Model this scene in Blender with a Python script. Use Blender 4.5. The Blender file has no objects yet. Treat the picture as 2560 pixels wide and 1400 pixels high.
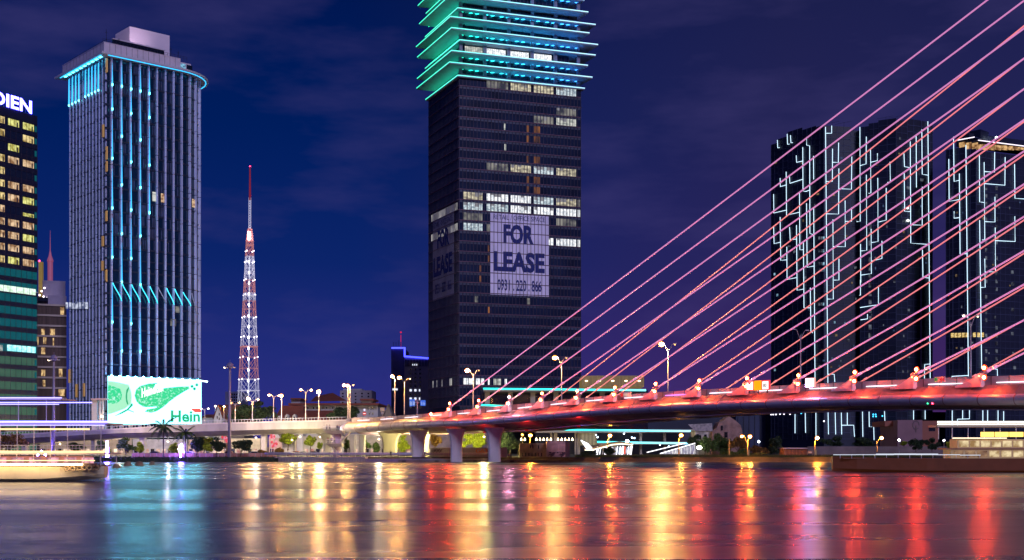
import bpy, math, random
from mathutils import Vector, Matrix
random.seed(7)
R = math.radians
C = bpy.context.scene.collection
scene = bpy.context.scene
F = 3200.0; CX = 1280.0; HY = 1117.0; CZ = 4.0      # focal length and horizon in photograph pixels, eye height in metres

# ------------------------------------------------------------------ camera, sky, city glow
cd = bpy.data.cameras.new('camera'); cam = bpy.data.objects.new('camera', cd); C.objects.link(cam)
cam.location = (0, 0, CZ); cam.rotation_euler = (R(90), 0, 0)
cd.lens = 45.0; cd.sensor_width = 36.0; cd.shift_y = (HY - 700) / 2560.0
cd.clip_start = 0.5; cd.clip_end = 20000
scene.camera = cam
scene.view_settings.view_transform = 'Standard'; scene.view_settings.look = 'None'
scene.view_settings.exposure = 0.0; scene.view_settings.gamma = 1.0
scene.cycles.sample_clamp_indirect = 6.0
scene.cycles.use_light_tree = True
scene.cycles.max_bounces = 5; scene.cycles.diffuse_bounces = 2; scene.cycles.glossy_bounces = 3

def lin(r, g, b):
    f = lambda c: (c / 255 / 12.92) if c / 255 <= 0.04045 else ((c / 255 + 0.055) / 1.055) ** 2.4
    return (f(r), f(g), f(b), 1.0)

SUN_EL, SUN_AZ = R(24), R(158)
world = bpy.data.worlds.new('World'); scene.world = world; world.use_nodes = True
nt = world.node_tree; N = nt.nodes; L = nt.links; N.clear()
out = N.new('ShaderNodeOutputWorld'); add = N.new('ShaderNodeAddShader')
bg = N.new('ShaderNodeBackground'); bg2 = N.new('ShaderNodeBackground')
sky = N.new('ShaderNodeTexSky'); sky.sky_type = 'NISHITA'; sky.sun_disc = False
sky.sun_elevation = R(-5); sky.sun_rotation = R(180)
bg2.inputs[1].default_value = 0.05; L.new(sky.outputs[0], bg2.inputs[0])
tc = N.new('ShaderNodeTexCoord'); sep = N.new('ShaderNodeSeparateXYZ'); L.new(tc.outputs['Generated'], sep.inputs[0])
def ramp(stops):
    r = N.new('ShaderNodeValToRGB'); e = r.color_ramp.elements
    while len(e) > 1: e.remove(e[-1])
    e[0].position = stops[0][0]; e[0].color = lin(*stops[0][1])
    for p, c in stops[1:]:
        k = e.new(p); k.color = lin(*c)
    return r
rl = ramp([(0.0, (50, 48, 132)), (0.07, (34, 44, 122)), (0.14, (12, 36, 106)), (0.24, (0, 29, 92)), (0.36, (0, 20, 76)), (0.7, (2, 14, 50))])
rr = ramp([(0.0, (74, 40, 100)), (0.07, (58, 36, 94)), (0.14, (42, 36, 90)), (0.24, (34, 35, 84)), (0.36, (24, 29, 74)), (0.7, (12, 14, 44))])
L.new(sep.outputs[2], rl.inputs[0]); L.new(sep.outputs[2], rr.inputs[0])
mr = N.new('ShaderNodeMapRange'); mr.inputs[1].default_value = -0.12; mr.inputs[2].default_value = 0.2
L.new(sep.outputs[0], mr.inputs[0])
mx = N.new('ShaderNodeMix'); mx.data_type = 'RGBA'; L.new(mr.outputs[0], mx.inputs[0]); L.new(rl.outputs[0], mx.inputs[6]); L.new(rr.outputs[0], mx.inputs[7])
mp = N.new('ShaderNodeMapping'); mp.inputs['Scale'].default_value = (3.0, 3.0, 11.0); mp.inputs['Rotation'].default_value = (0, R(-9), 0); L.new(tc.outputs['Generated'], mp.inputs[0])
nz = N.new('ShaderNodeTexNoise'); nz.inputs['Scale'].default_value = 1.7; nz.inputs['Detail'].default_value = 5; nz.inputs['Roughness'].default_value = 0.55; L.new(mp.outputs[0], nz.inputs[0])
cr = N.new('ShaderNodeMapRange'); cr.inputs[1].default_value = 0.5; cr.inputs[2].default_value = 0.8; cr.inputs[4].default_value = 0.34; L.new(nz.outputs[0], cr.inputs[0])
m2 = N.new('ShaderNodeMix'); m2.data_type = 'RGBA'; m2.inputs[7].default_value = lin(84, 74, 132)
L.new(cr.outputs[0], m2.inputs[0]); L.new(mx.outputs[2], m2.inputs[6]); L.new(m2.outputs[2], bg.inputs[0])
L.new(bg.outputs[0], add.inputs[0]); L.new(bg2.outputs[0], add.inputs[1]); L.new(add.outputs[0], out.inputs[0])

sd = bpy.data.lights.new('moonlight', 'SUN'); sd.energy = 1.2; sd.angle = R(12); sd.color = (0.66, 0.63, 1.0)  # broad added light standing in for city glow behind the camera
so = bpy.data.objects.new('moonlight', sd); C.objects.link(so)
so.rotation_euler = Vector((-math.sin(SUN_AZ) * math.cos(SUN_EL), -math.cos(SUN_AZ) * math.cos(SUN_EL), -math.sin(SUN_EL))).to_track_quat('-Z', 'Y').to_euler()

# ------------------------------------------------------------------ materials
MATS = {}
def mat(name, col, rough=0.6, metal=0.0, emit=None, es=0.0, var=0.0, vs=1.0, vstretch=(1, 1, 1), bump=0.0, spec=0.5):
    if name in MATS: return MATS[name]
    m = bpy.data.materials.new(name); m.use_nodes = True; t = m.node_tree; b = t.nodes['Principled BSDF']
    c = (*col[:3], 1.0)
    b.inputs['Base Color'].default_value = c; b.inputs['Roughness'].default_value = rough; b.inputs['Metallic'].default_value = metal
    b.inputs['Specular IOR Level'].default_value = spec
    if var or bump:
        o = t.nodes.new('ShaderNodeTexCoord'); p = t.nodes.new('ShaderNodeMapping'); p.inputs['Scale'].default_value = vstretch
        n = t.nodes.new('ShaderNodeTexNoise'); n.inputs['Scale'].default_value = vs; n.inputs['Detail'].default_value = 5
        t.links.new(o.outputs['Object'], p.inputs[0]); t.links.new(p.outputs[0], n.inputs[0])
        if var:
            r = t.nodes.new('ShaderNodeMapRange'); r.inputs[1].default_value = 0.25; r.inputs[2].default_value = 0.75
            r.inputs[3].default_value = 1 - var; r.inputs[4].default_value = 1 + var
            v = t.nodes.new('ShaderNodeVectorMath'); v.operation = 'SCALE'; v.inputs[0].default_value = c[:3]
            t.links.new(n.outputs[0], r.inputs[0]); t.links.new(r.outputs[0], v.inputs['Scale']); t.links.new(v.outputs[0], b.inputs['Base Color'])
        if bump:
            u = t.nodes.new('ShaderNodeBump'); u.inputs['Strength'].default_value = bump; t.links.new(n.outputs[0], u.inputs['Height']); t.links.new(u.outputs[0], b.inputs['Normal'])
    if emit is not None:
        b.inputs['Emission Color'].default_value = (*emit[:3], 1); b.inputs['Emission Strength'].default_value = es
    MATS[name] = m; return m
def glow(name, col, s): return mat(name, (0.02, 0.02, 0.02), 0.8, emit=col, es=s)
def room(name, c1, c2, s, scale=0.8, stretch=(1, 1, 1)):
    """lit interior seen through a window: uneven lamp light"""
    if name in MATS: return MATS[name]
    m = bpy.data.materials.new(name); m.use_nodes = True; t = m.node_tree; b = t.nodes['Principled BSDF']
    b.inputs['Base Color'].default_value = (0.02, 0.02, 0.02, 1); b.inputs['Roughness'].default_value = 0.15
    o = t.nodes.new('ShaderNodeTexCoord'); p = t.nodes.new('ShaderNodeMapping'); p.inputs['Scale'].default_value = stretch
    n = t.nodes.new('ShaderNodeTexNoise'); n.inputs['Scale'].default_value = scale; n.inputs['Detail'].default_value = 4
    r = t.nodes.new('ShaderNodeValToRGB'); r.color_ramp.elements[0].position = 0.38; r.color_ramp.elements[1].position = 0.62
    r.color_ramp.elements[0].color = c1; r.color_ramp.elements[1].color = c2
    t.links.new(o.outputs['Object'], p.inputs[0]); t.links.new(p.outputs[0], n.inputs[0]); t.links.new(n.outputs[0], r.inputs[0])
    t.links.new(r.outputs[0], b.inputs['Emission Color']); b.inputs['Emission Strength'].default_value = s
    MATS[name] = m; return m
def ledramp(name, stops, x0, x1, s):
    """colour-changing LED installation: hue runs along the building"""
    if name in MATS: return MATS[name]
    m = bpy.data.materials.new(name); m.use_nodes = True; t = m.node_tree; b = t.nodes['Principled BSDF']
    b.inputs['Base Color'].default_value = (0.02, 0.02, 0.02, 1)
    g = t.nodes.new('ShaderNodeNewGeometry'); sp = t.nodes.new('ShaderNodeSeparateXYZ'); mr = t.nodes.new('ShaderNodeMapRange')
    mr.inputs[1].default_value = x0; mr.inputs[2].default_value = x1
    r = t.nodes.new('ShaderNodeValToRGB'); e = r.color_ramp.elements
    while len(e) > 1: e.remove(e[-1])
    e[0].position = stops[0][0]; e[0].color = stops[0][1]
    for p, c in stops[1:]: k = e.new(p); k.color = c
    t.links.new(g.outputs['Position'], sp.inputs[0]); t.links.new(sp.outputs[0], mr.inputs[0]); t.links.new(mr.outputs[0], r.inputs[0])
    t.links.new(r.outputs[0], b.inputs['Emission Color']); b.inputs['Emission Strength'].default_value = s
    MATS[name] = m; return m

concrete = mat('concrete', (0.42, 0.38, 0.36), 0.8, var=0.3, vs=0.35, vstretch=(1, 1, 0.3), bump=0.1)
concrete_dark = mat('concrete_dark', (0.16, 0.14, 0.14), 0.85, var=0.35, vs=0.4)
pier_mat = mat('pier_concrete', (0.62, 0.6, 0.62), 0.75, var=0.22, vs=0.5, vstretch=(1, 1, 0.35), bump=0.08)
white_metal = mat('white_metal', (0.72, 0.70, 0.76), 0.45, 0.2, var=0.08, vs=0.3)
pole_metal = mat('pole_metal', (0.6, 0.55, 0.58), 0.4, 0.3)
dark_metal = mat('dark_metal', (0.04, 0.04, 0.05), 0.5, 0.5)
black_glass = mat('black_glass', (0.006, 0.012, 0.03), 0.12, spec=0.7, var=0.4, vs=0.15)
trunk_mat = mat('bark', (0.09, 0.06, 0.045), 0.9, var=0.4, vs=3)
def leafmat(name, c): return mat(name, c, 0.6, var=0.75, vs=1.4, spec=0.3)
leaf_dark = leafmat('leaf_dark', (0.035, 0.06, 0.03)); leaf_mid = leafmat('leaf_mid', (0.07, 0.12, 0.03)); leaf_lime_lit = leafmat('leaf_lime', (0.22, 0.28, 0.02))  # the lime leaves carry lamp light in their colour
leaf_orange = leafmat('leaf_autumn', (0.2, 0.11, 0.03))  # orange of the lamp-lit trees put into the leaf colour, flower bushes share it
roof_red = mat('roof_tiles', (0.22, 0.06, 0.04), 0.8, var=0.25, vs=2.0, vstretch=(0.3, 0.3, 4))
plaster = mat('white_plaster', (0.5, 0.49, 0.5), 0.85, var=0.15, vs=0.4)
LED_W = glow('led_cool_white', (0.6, 0.84, 1.0), 1.9)
LED_CY = glow('led_cyan', (0.05, 0.75, 1.0), 2.6)
LED_TEAL = glow('led_teal', (0.02, 0.75, 0.72), 2.2)

# ------------------------------------------------------------------ mesh helpers
def P(px, py, Y):
    return Vector(((px - CX) / F * Y, Y, CZ + (HY - py) * Y / F))
class MB:
    def __init__(s): s.v = []; s.f = []; s.m = []
    def quad(s, a, b, c, d, k=0):
        n = len(s.v); s.v += [Vector(a), Vector(b), Vector(c), Vector(d)]; s.f.append((n, n + 1, n + 2, n + 3)); s.m.append(k); return s
    def hexa(s, p, k=0):   # p: 8 points, bottom ring 0-3, top ring 4-7
        n = len(s.v); s.v += [Vector(q) for q in p]
        for q in ((3, 2, 1, 0), (4, 5, 6, 7), (0, 1, 5, 4), (1, 2, 6, 5), (2, 3, 7, 6), (3, 0, 4, 7)):
            s.f.append(tuple(n + i for i in q)); s.m.append(k)
        return s
    def box(s, x0, x1, y0, y1, z0, z1, k=0):
        return s.hexa([(x0, y0, z0), (x1, y0, z0), (x1, y1, z0), (x0, y1, z0), (x0, y0, z1), (x1, y0, z1), (x1, y1, z1), (x0, y1, z1)], k)
    def prism(s, poly, z0, z1, k=0):
        n = len(s.v); c = len(poly)
        s.v += [Vector((p[0], p[1], z0)) for p in poly] + [Vector((p[0], p[1], z1)) for p in poly]
        s.f.append(tuple(range(n, n + c))[::-1]); s.m.append(k); s.f.append(tuple(range(n + c, n + 2 * c))); s.m.append(k)
        for i in range(c):
            j = (i + 1) % c; s.f.append((n + i, n + j, n + c + j, n + c + i)); s.m.append(k)
        return s
    def tube(s, pts, r, n=8, k=0, cap=True):
        pts = [Vector(p) for p in pts]; base = len(s.v)
        for i, p in enumerate(pts):
            a = pts[max(i - 1, 0)]; b = pts[min(i + 1, len(pts) - 1)]; d = (b - a).normalized()
            u = d.cross(Vector((0, 0, 1)));
            if u.length < 1e-3: u = Vector((1, 0, 0))
            u.normalize(); w = u.cross(d).normalized(); rr_ = r[i] if isinstance(r, (list, tuple)) else r
            for q in range(n):
                t = 2 * math.pi * q / n; s.v.append(p + (u * math.cos(t) + w * math.sin(t)) * rr_)
        for i in range(len(pts) - 1):
            for q in range(n):
                a = base + i * n + q; b = base + i * n + (q + 1) % n
                s.f.append((a, b, b + n, a + n)); s.m.append(k)
        if cap:
            s.f.append(tuple(base + q for q in range(n))[::-1]); s.m.append(k)
            e = base + (len(pts) - 1) * n; s.f.append(tuple(e + q for q in range(n))); s.m.append(k)
        return s
    def ball(s, c, rx, ry=None, rz=None, n=8, k=0):
        ry = rx if ry is None else ry; rz = rx if rz is None else rz; c = Vector(c); h = n // 2; base = len(s.v)
        for i in range(h + 1):
            a = math.pi * i / h
            for q in range(n):
                t = 2 * math.pi * q / n; s.v.append(c + Vector((math.sin(a) * math.cos(t) * rx, math.sin(a) * math.sin(t) * ry, math.cos(a) * rz)))
        for i in range(h):
            for q in range(n):
                a = base + i * n + q; b = base + i * n + (q + 1) % n; s.f.append((a, a + n, b + n, b)); s.m.append(k)
        return s
    def build(s, name, mats, parent=None, smooth=False, label=None):
        if not isinstance(mats, (list, tuple)): mats = [mats]
        o0 = Vector((0, 0, 0)); p = parent
        while p is not None: o0 = o0 + p.location; p = p.parent
        me = bpy.data.meshes.new(name); me.from_pydata([tuple(q - o0) for q in s.v], [], s.f)
        for m in mats: me.materials.append(m)
        me.polygons.foreach_set('material_index', s.m)
        if smooth: me.polygons.foreach_set('use_smooth', [True] * len(s.f))
        me.update(); o = bpy.data.objects.new(name, me); C.objects.link(o)
        if parent: o.parent = parent
        if label: o['label'] = label
        return o
def thing(name, loc, label, cat, group=None):
    o = bpy.data.objects.new(name, None); C.objects.link(o); o.location = Vector(loc); o.empty_display_size = 0.5
    o['label'] = label; o['category'] = cat
    if group: o['group'] = group
    return o
def tag(o, label, cat, group=None):
    o['label'] = label; o['category'] = cat
    if group: o['group'] = group
    return o
def struct(o): o['kind'] = 'structure'; return o

class Face:
    """a vertical wall line: starts at photograph column px0 at depth Y0 and runs towards vanishing column vp (None = square on)"""
    def __init__(s, px0, Y0, vp=None):
        s.o = Vector(((px0 - CX) / F * Y0, Y0)); s.d = Vector((1, 0)) if vp is None else Vector(((vp - CX) / F, 1)).normalized()
        s.n = Vector((s.d.y, -s.d.x))
        if s.n.dot(s.o) > 0: s.n = -s.n
    @staticmethod
    def of(a, b):
        f = Face(CX, 100); f.o = Vector(a[:2]); f.d = (Vector(b[:2]) - f.o).normalized(); f.n = Vector((f.d.y, -f.d.x))
        if f.n.dot(f.o) > 0: f.n = -f.n
        return f
    def t(s, px):
        k = (px - CX) / F; return (k * s.o.y - s.o.x) / (s.d.x - k * s.d.y)
    def at(s, t, z, off=0): q = s.o + s.d * t + s.n * off; return Vector((q.x, q.y, z))
    def z(s, t, py): return CZ + (HY - py) * (s.o.y + s.d.y * t) / F
    def p(s, px, py, off=0):
        t = s.t(px); return s.at(t, s.z(t, py), off)
    def slab(s, mb, t0, t1, z0, z1, o0, o1, k=0):
        a = [s.at(t0, z0, o1), s.at(t1, z0, o1), s.at(t1, z0, o0), s.at(t0, z0, o0)]
        b = [s.at(t0, z1, o1), s.at(t1, z1, o1), s.at(t1, z1, o0), s.at(t0, z1, o0)]
        return mb.hexa(a + b, k)
    def rect(s, mb, px0, px1, pyt, pyb, o0=-0.1, o1=0.1, k=0):   # heights read at the left column
        t0, t1 = s.t(px0), s.t(px1); return s.slab(mb, min(t0, t1), max(t0, t1), s.z(t0, pyb), s.z(t0, pyt), o0, o1, k)

def lettering(name, text, face, t0, t1, z0, z1, off, m, parent, bold=0.0, depth=0.06):
    cu = bpy.data.curves.new('lettering', 'FONT'); cu.body = text; cu.size = 1; cu.offset = bold; cu.resolution_u = 3
    ob = bpy.data.objects.new('lettering', cu); C.objects.link(ob)
    bpy.context.view_layer.update()
    me = bpy.data.meshes.new_from_object(ob.evaluated_get(bpy.context.evaluated_depsgraph_get()))
    vs = [v.co.copy() for v in me.vertices]; fs = [tuple(p.vertices) for p in me.polygons]
    bpy.data.objects.remove(ob); bpy.data.curves.remove(cu); bpy.data.meshes.remove(me)
    ax = min(v.x for v in vs); bx = max(v.x for v in vs); ay = min(v.y for v in vs); by = max(v.y for v in vs)
    mb = MB()
    for o_ in (off + depth,):
        for v in vs:
            u = t0 + (v.x - ax) / (bx - ax) * (t1 - t0); w = z0 + (v.y - ay) / (by - ay) * (z1 - z0)
            mb.v.append(face.at(u, w, o_))
    mb.f = fs; mb.m = [0] * len(fs)
    return mb.build(name, m, parent)

# ------------------------------------------------------------------ ground and water
mb = MB(); mb.quad((-9000, 338, -0.6), (9000, 338, -0.6), (9000, 343, 1.25), (-9000, 343, 1.25), 1)
mb.quad((-9000, 343, 1.25), (9000, 343, 1.25), (9000, 9000, 1.3), (-9000, 9000, 1.3))
ground_mat = mat('ground', (0.07, 0.065, 0.06), 0.9, var=0.5, vs=0.08, bump=0.2)
bank_mat = mat('bank_mud', (0.05, 0.04, 0.045), 0.95, var=0.6, vs=0.7, bump=0.6)
struct(mb.build('ground', [ground_mat, bank_mat]))

wm = bpy.data.materials.new('river_water'); wm.use_nodes = True; t = wm.node_tree; b = t.nodes['Principled BSDF']
b.inputs['Base Color'].default_value = (0.012, 0.016, 0.075, 1); b.inputs['IOR'].default_value = 1.5
tcn = t.nodes.new('ShaderNodeTexCoord')
def wnoise(scale, stretch, detail):
    p = t.nodes.new('ShaderNodeMapping'); p.inputs['Scale'].default_value = stretch
    n = t.nodes.new('ShaderNodeTexNoise'); n.inputs['Scale'].default_value = scale; n.inputs['Detail'].default_value = detail
    t.links.new(tcn.outputs['Object'], p.inputs[0]); t.links.new(p.outputs[0], n.inputs[0]); return n
n1 = wnoise(1.0, (0.9, 2.4, 1), 4); n2 = wnoise(1.0, (0.10, 0.42, 1), 3); n3 = wnoise(1.0, (0.006, 0.05, 1), 3)
def vm(op, a_, b_=None):
    v = t.nodes.new('ShaderNodeVectorMath'); v.operation = op
    for k_, q_ in enumerate((a_, b_)):
        if q_ is None: continue
        if hasattr(q_, 'is_output'): t.links.new(q_, v.inputs[k_])
        else: v.inputs[k_].default_value = q_
    return v.outputs[0]
w1 = vm('MULTIPLY', vm('SUBTRACT', n1.outputs['Color'], (.5, .5, .5)), (.08, .16, 0)); w2 = vm('MULTIPLY', vm('SUBTRACT', n2.outputs['Color'], (.5, .5, .5)), (.02, .06, 0))
t.links.new(vm('NORMALIZE', vm('ADD', vm('ADD', w1, w2), (0, 0, 1))), b.inputs['Normal'])      # ripple slopes
r3 = t.nodes.new('ShaderNodeMapRange'); r3.inputs[1].default_value = 0.35; r3.inputs[2].default_value = 0.65; r3.inputs[3].default_value = 0.21; r3.inputs[4].default_value = 0.34
t.links.new(n3.outputs[0], r3.inputs[0]); t.links.new(r3.outputs[0], b.inputs['Roughness'])
mb = MB(); mb.quad((-900, -60, 0), (900, -60, 0), (900, 341, 0), (-900, 341, 0)); struct(mb.build('river', wm))
# ------------------------------------------------------------------ cable-stayed bridge
BX0, BA, BY0, BB = -16.687, 7.6977, 330.0, 10.28065
blen = math.hypot(BA, BB); BD = Vector((BA, -BB)) / blen; BN = Vector((BB, BA)) / blen   # BN points away across the deck
def bi(px):
    k = (px - CX) / F; return (k * BY0 - BX0) / (BA + k * BB)
def bpos(i, inward=0): return Vector((BX0 + BA * i, BY0 - BB * i)) + BN * inward
def bpx(i):
    q = bpos(i); return CX + F * q.x / q.y
def interp(tab, x):
    if x <= tab[0][0]: return tab[0][1]
    for (a, va), (b_, vb) in zip(tab, tab[1:]):
        if x <= b_: return va + (vb - va) * (x - a) / (b_ - a)
    return tab[-1][1]
def prof(tab):
    """photograph row profile of the near edge -> smooth height along the bridge"""
    pts = []
    for x, y in tab:
        i = bi(x); q = bpos(i); pts.append((i, CZ + (HY - y) * q.y / F))
    s = [(i, sum(interp(pts, i + d) for d in (-0.8, -0.4, 0, 0.4, 0.8)) / 5) for i in [pts[0][0] + 0.25 * k for k in range(int((pts[-1][0] - pts[0][0]) / 0.25) + 1)]]
    return lambda i: interp(s, i)
TT = prof([(858, 1060), (960, 1055), (1067, 1049), (1190, 1046), (1350, 1033), (1460, 1022), (1633, 1010), (1860, 1000), (2128, 990), (2282, 987), (2455, 986), (2560, 986)])
FT = prof([(858, 1056), (960, 1050), (1067, 1042), (1190, 1033), (1350, 1016), (1460, 1004), (1633, 993), (1860, 982), (2128, 971), (2282, 966), (2455, 961), (2560, 960)])
RT = prof([(858, 1045), (960, 1040), (1067, 1032), (1190, 1018), (1350, 1002), (1460, 991), (1633, 978), (1860, 966), (2128, 952), (2282, 945), (2455, 938), (2560, 936)])
I0, I1 = bi(858), 17.0
steps = [I0 + (I1 - I0) * k / 80 for k in range(81)]
bridge = thing('cable_stayed_bridge', (bpos(3).x, bpos(3).y, 0), 'long cable-stayed bridge lit red with silver tube edge and rising pink cables', 'bridge')
steel = mat('tube_steel', (0.66, 0.62, 0.7), 0.33, 0.35, var=0.12, vs=0.6)
fascia_mat = mat('fascia_steel', (0.3, 0.24, 0.22), 0.5, 0.1, var=0.32, vs=0.7, vstretch=(1, 1, .25))
belly_mat = mat('belly_steel', (0.3, 0.2, 0.24), 0.5, 0.1, var=0.3, vs=0.5)
asphalt = mat('asphalt', (0.05, 0.05, 0.05), 0.9, var=0.2, vs=1.0)
def sweep(mb, sec, ii, k=0, close=True):
    base = len(mb.v); n = len(sec(ii[0]))
    for i in ii:
        for inw, z in sec(i):
            q = bpos(i, inw); mb.v.append(Vector((q.x, q.y, z)))
    for a in range(len(ii) - 1):
        for q in range(n if close else n - 1):
            p0 = base + a * n + q; p1 = base + a * n + (q + 1) % n; mb.f.append((p0, p1, p1 + n, p0 + n)); mb.m.append(k)
    if close:
        mb.f.append(tuple(base + q for q in range(n))); mb.m.append(k); e = base + (len(ii) - 1) * n
        mb.f.append(tuple(e + q for q in range(n))[::-1]); mb.m.append(k)
    return mb
def TR(i): return interp([(I0, 1.3), (-3, 1.35), (-1, 1.05), (1, .9), (14, .88)], i)
def tubesec(i): return [(TR(i) * 1.15 * math.cos(2 * math.pi * q / 20), TT(i) - TR(i) + TR(i) * math.sin(2 * math.pi * q / 20)) for q in range(20)]
tube = sweep(MB(), tubesec, steps); tube = tube.build('edge_tube', steel, bridge, True)
mb = MB()
for k in range(-8, 17):                         # weld collars along the tube
    for dk in (0, 0.5):
        i = k * 1.0 + dk
        if I0 < i < I1: mb = MB(); sweep(mb, lambda j: [(TR(j) * 1.18 * math.cos(2 * math.pi * q / 20), TT(j) - TR(j) + TR(j) * 1.03 * math.sin(2 * math.pi * q / 20)) for q in range(20)], [i - .008, i + .008]); mb.build('weld_seam', belly_mat, tube, True)
mb = MB(); sweep(mb, lambda i: [(0.15, TT(i) - 0.1), (1.9, FT(i)), (2.1, FT(i) - .3), (0.9, TT(i) - 0.6)], steps)
for k in range(-12, 48):
    j = k / 3.0 + .13
    if I0 < j < 16.5: sweep(mb, lambda i: [(0.10, TT(i) - 0.06), (1.88, FT(i) + .04), (2.1, FT(i) - .2), (0.9, TT(i) - 0.5)], [j - .006, j + .006], 1)
mb.build('edge_fascia', [fascia_mat, belly_mat], bridge)
def BDp(i): return 1.95 + min(1.1, max(0, (7 - i)) * .17)
mb = MB(); sweep(mb, lambda i: [(2.1, FT(i) - 0.1), (27.4, FT(i) - 0.1), (29.3, TT(i) - .9), (25, TT(i) - BDp(i)), (6, TT(i) - BDp(i)), (0.9, TT(i) - 1.3), (0.8, TT(i) - 0.7)], steps)
deck = mb.build('deck', belly_mat, bridge)
mb = MB(); sweep(mb, lambda i: [(2.6, FT(i) - 0.02), (26.9, FT(i) - 0.02), (26.9, FT(i) - .06), (2.6, FT(i) - .06)], steps); mb.build('roadway', asphalt, bridge)
for k in range(-5, 17):                         # cross girders under the deck
    mb = MB(); sweep(mb, lambda i: [(6.5, TT(i) - BDp(i) - .01), (24.5, TT(i) - BDp(i) - .01), (23, TT(i) - BDp(i) - .25), (8, TT(i) - BDp(i) - .25)], [k + .45, k + .5]); 
    if k + .45 > I0: mb.build('cross_girder', belly_mat, bridge)
mb = MB(); sweep(mb, lambda i: [(9.6, TT(i) - BDp(i) - .26), (9.9, TT(i) - BDp(i) - .26), (9.9, TT(i) - BDp(i) - .45), (9.6, TT(i) - BDp(i) - .45)], steps); mb.build('service_rail', steel, bridge)
par_mat = mat('parapet_panel', (0.5, 0.42, 0.46), 0.6, var=0.15, vs=0.5)
for side, inw in ((0, 2.9), (1, 26.6)):
    mb = MB(); sweep(mb, lambda i: [(inw, FT(i)), (inw + .22, FT(i)), (inw + .18, RT(i)), (inw + .04, RT(i))], steps)
    for k in range(-16, 66):
        i = k / 4.0
        if I0 < i < I1: sweep(mb, lambda j: [(inw - .05, FT(j)), (inw + .26, FT(j)), (inw + .22, RT(j) + .02), (inw - .01, RT(j) + .02)], [i - .006, i + .006], 1)
    mb.build('parapet', [par_mat, concrete_dark], bridge)
led_deck = glow('led_deck_edge', (1.0, 0.86, 0.95), 2.4); led_mag = glow('led_deck_magenta', (0.8, 0.25, 1.0), 2.4)
for k in range(-5, 15):
    a, b_ = k + 0.1, k + 0.62
    if a < I0 + .2: continue
    mb = MB(); sweep(mb, lambda i: [(2.35, FT(i) + .32), (2.45, FT(i) + .32), (2.45, FT(i) + .46), (2.35, FT(i) + .46)], [a, (a + b_) / 2, b_]); mb.build('handrail_light', led_mag if k == 6 else led_deck, bridge)

# cable anchors: sail-shaped cowl, floodlights, and the stay
cowl_mat = mat('cowl_paint', (0.72, 0.68, 0.76), 0.4)
hot = glow('red_floodlight_lens', (1.0, 0.055, 0.012), 680.0); rim = glow('red_floodlight_glass', (1.0, 0.07, 0.02), 1.7); hot2 = glow('red_spot_lens', (1.0, 0.22, 0.07), 14.0)
hot3 = glow('violet_spot_lens', (1.0, 0.35, 0.55), 400)
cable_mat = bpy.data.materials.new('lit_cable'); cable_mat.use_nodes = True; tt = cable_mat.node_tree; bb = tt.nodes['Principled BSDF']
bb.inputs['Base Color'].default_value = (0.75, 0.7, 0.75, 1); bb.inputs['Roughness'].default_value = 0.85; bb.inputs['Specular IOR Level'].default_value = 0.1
bb.inputs['Emission Color'].default_value = lin(222, 132, 190); bb.inputs['Emission Strength'].default_value = 0.85  # floodlit pink put in as emission along the whole cable
cable_far = mat('lit_cable_warm', (0.75, 0.7, 0.75), 0.85, spec=0.1, emit=lin(250, 126, 122), es=0.95)  # far cables: warm floodlighting put in as emission
near = [(1117, 1024, 'T', 2462, 0), (1190, 1017, 'T', 2556, 0), (1267, 1008, 'R', 2560, 66), (1348, 999, 'R', 2560, 141), (1438, 993, 'R', 2560, 217), (1532, 984, 'R', 2560, 294),
        (1633, 975, 'R', 2560, 372), (1741, 967, 'R', 2560, 454), (1859, 961, 'R', 2560, 535), (1986, 954, 'R', 2560, 620), (2128, 946, 'R', 2560, 704), (2282, 939, 'R', 2560, 794), (2455, 935, 'R', 2560, 879)]
ordw = ['first', 'second', 'third', 'fourth', 'fifth', 'sixth', 'seventh', 'eighth', 'ninth', 'tenth', 'eleventh', 'twelfth', 'thirteenth']
PX = 3250
def sagged(mb, a, b_, r):
    pts = [a.lerp(b_, k / 12) - Vector((0, 0, .45 * 4 * (k / 12) * (1 - k / 12))) for k in range(13)]
    mb.tube(pts, r, 10)
    for u in (.02, .045): c = a.lerp(b_, u) - Vector((0, 0, .03)); d_ = (b_ - a).normalized(); mb.tube([c - d_ * .4, c + d_ * .4], r * 1.7, 8)      # dampers
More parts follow.
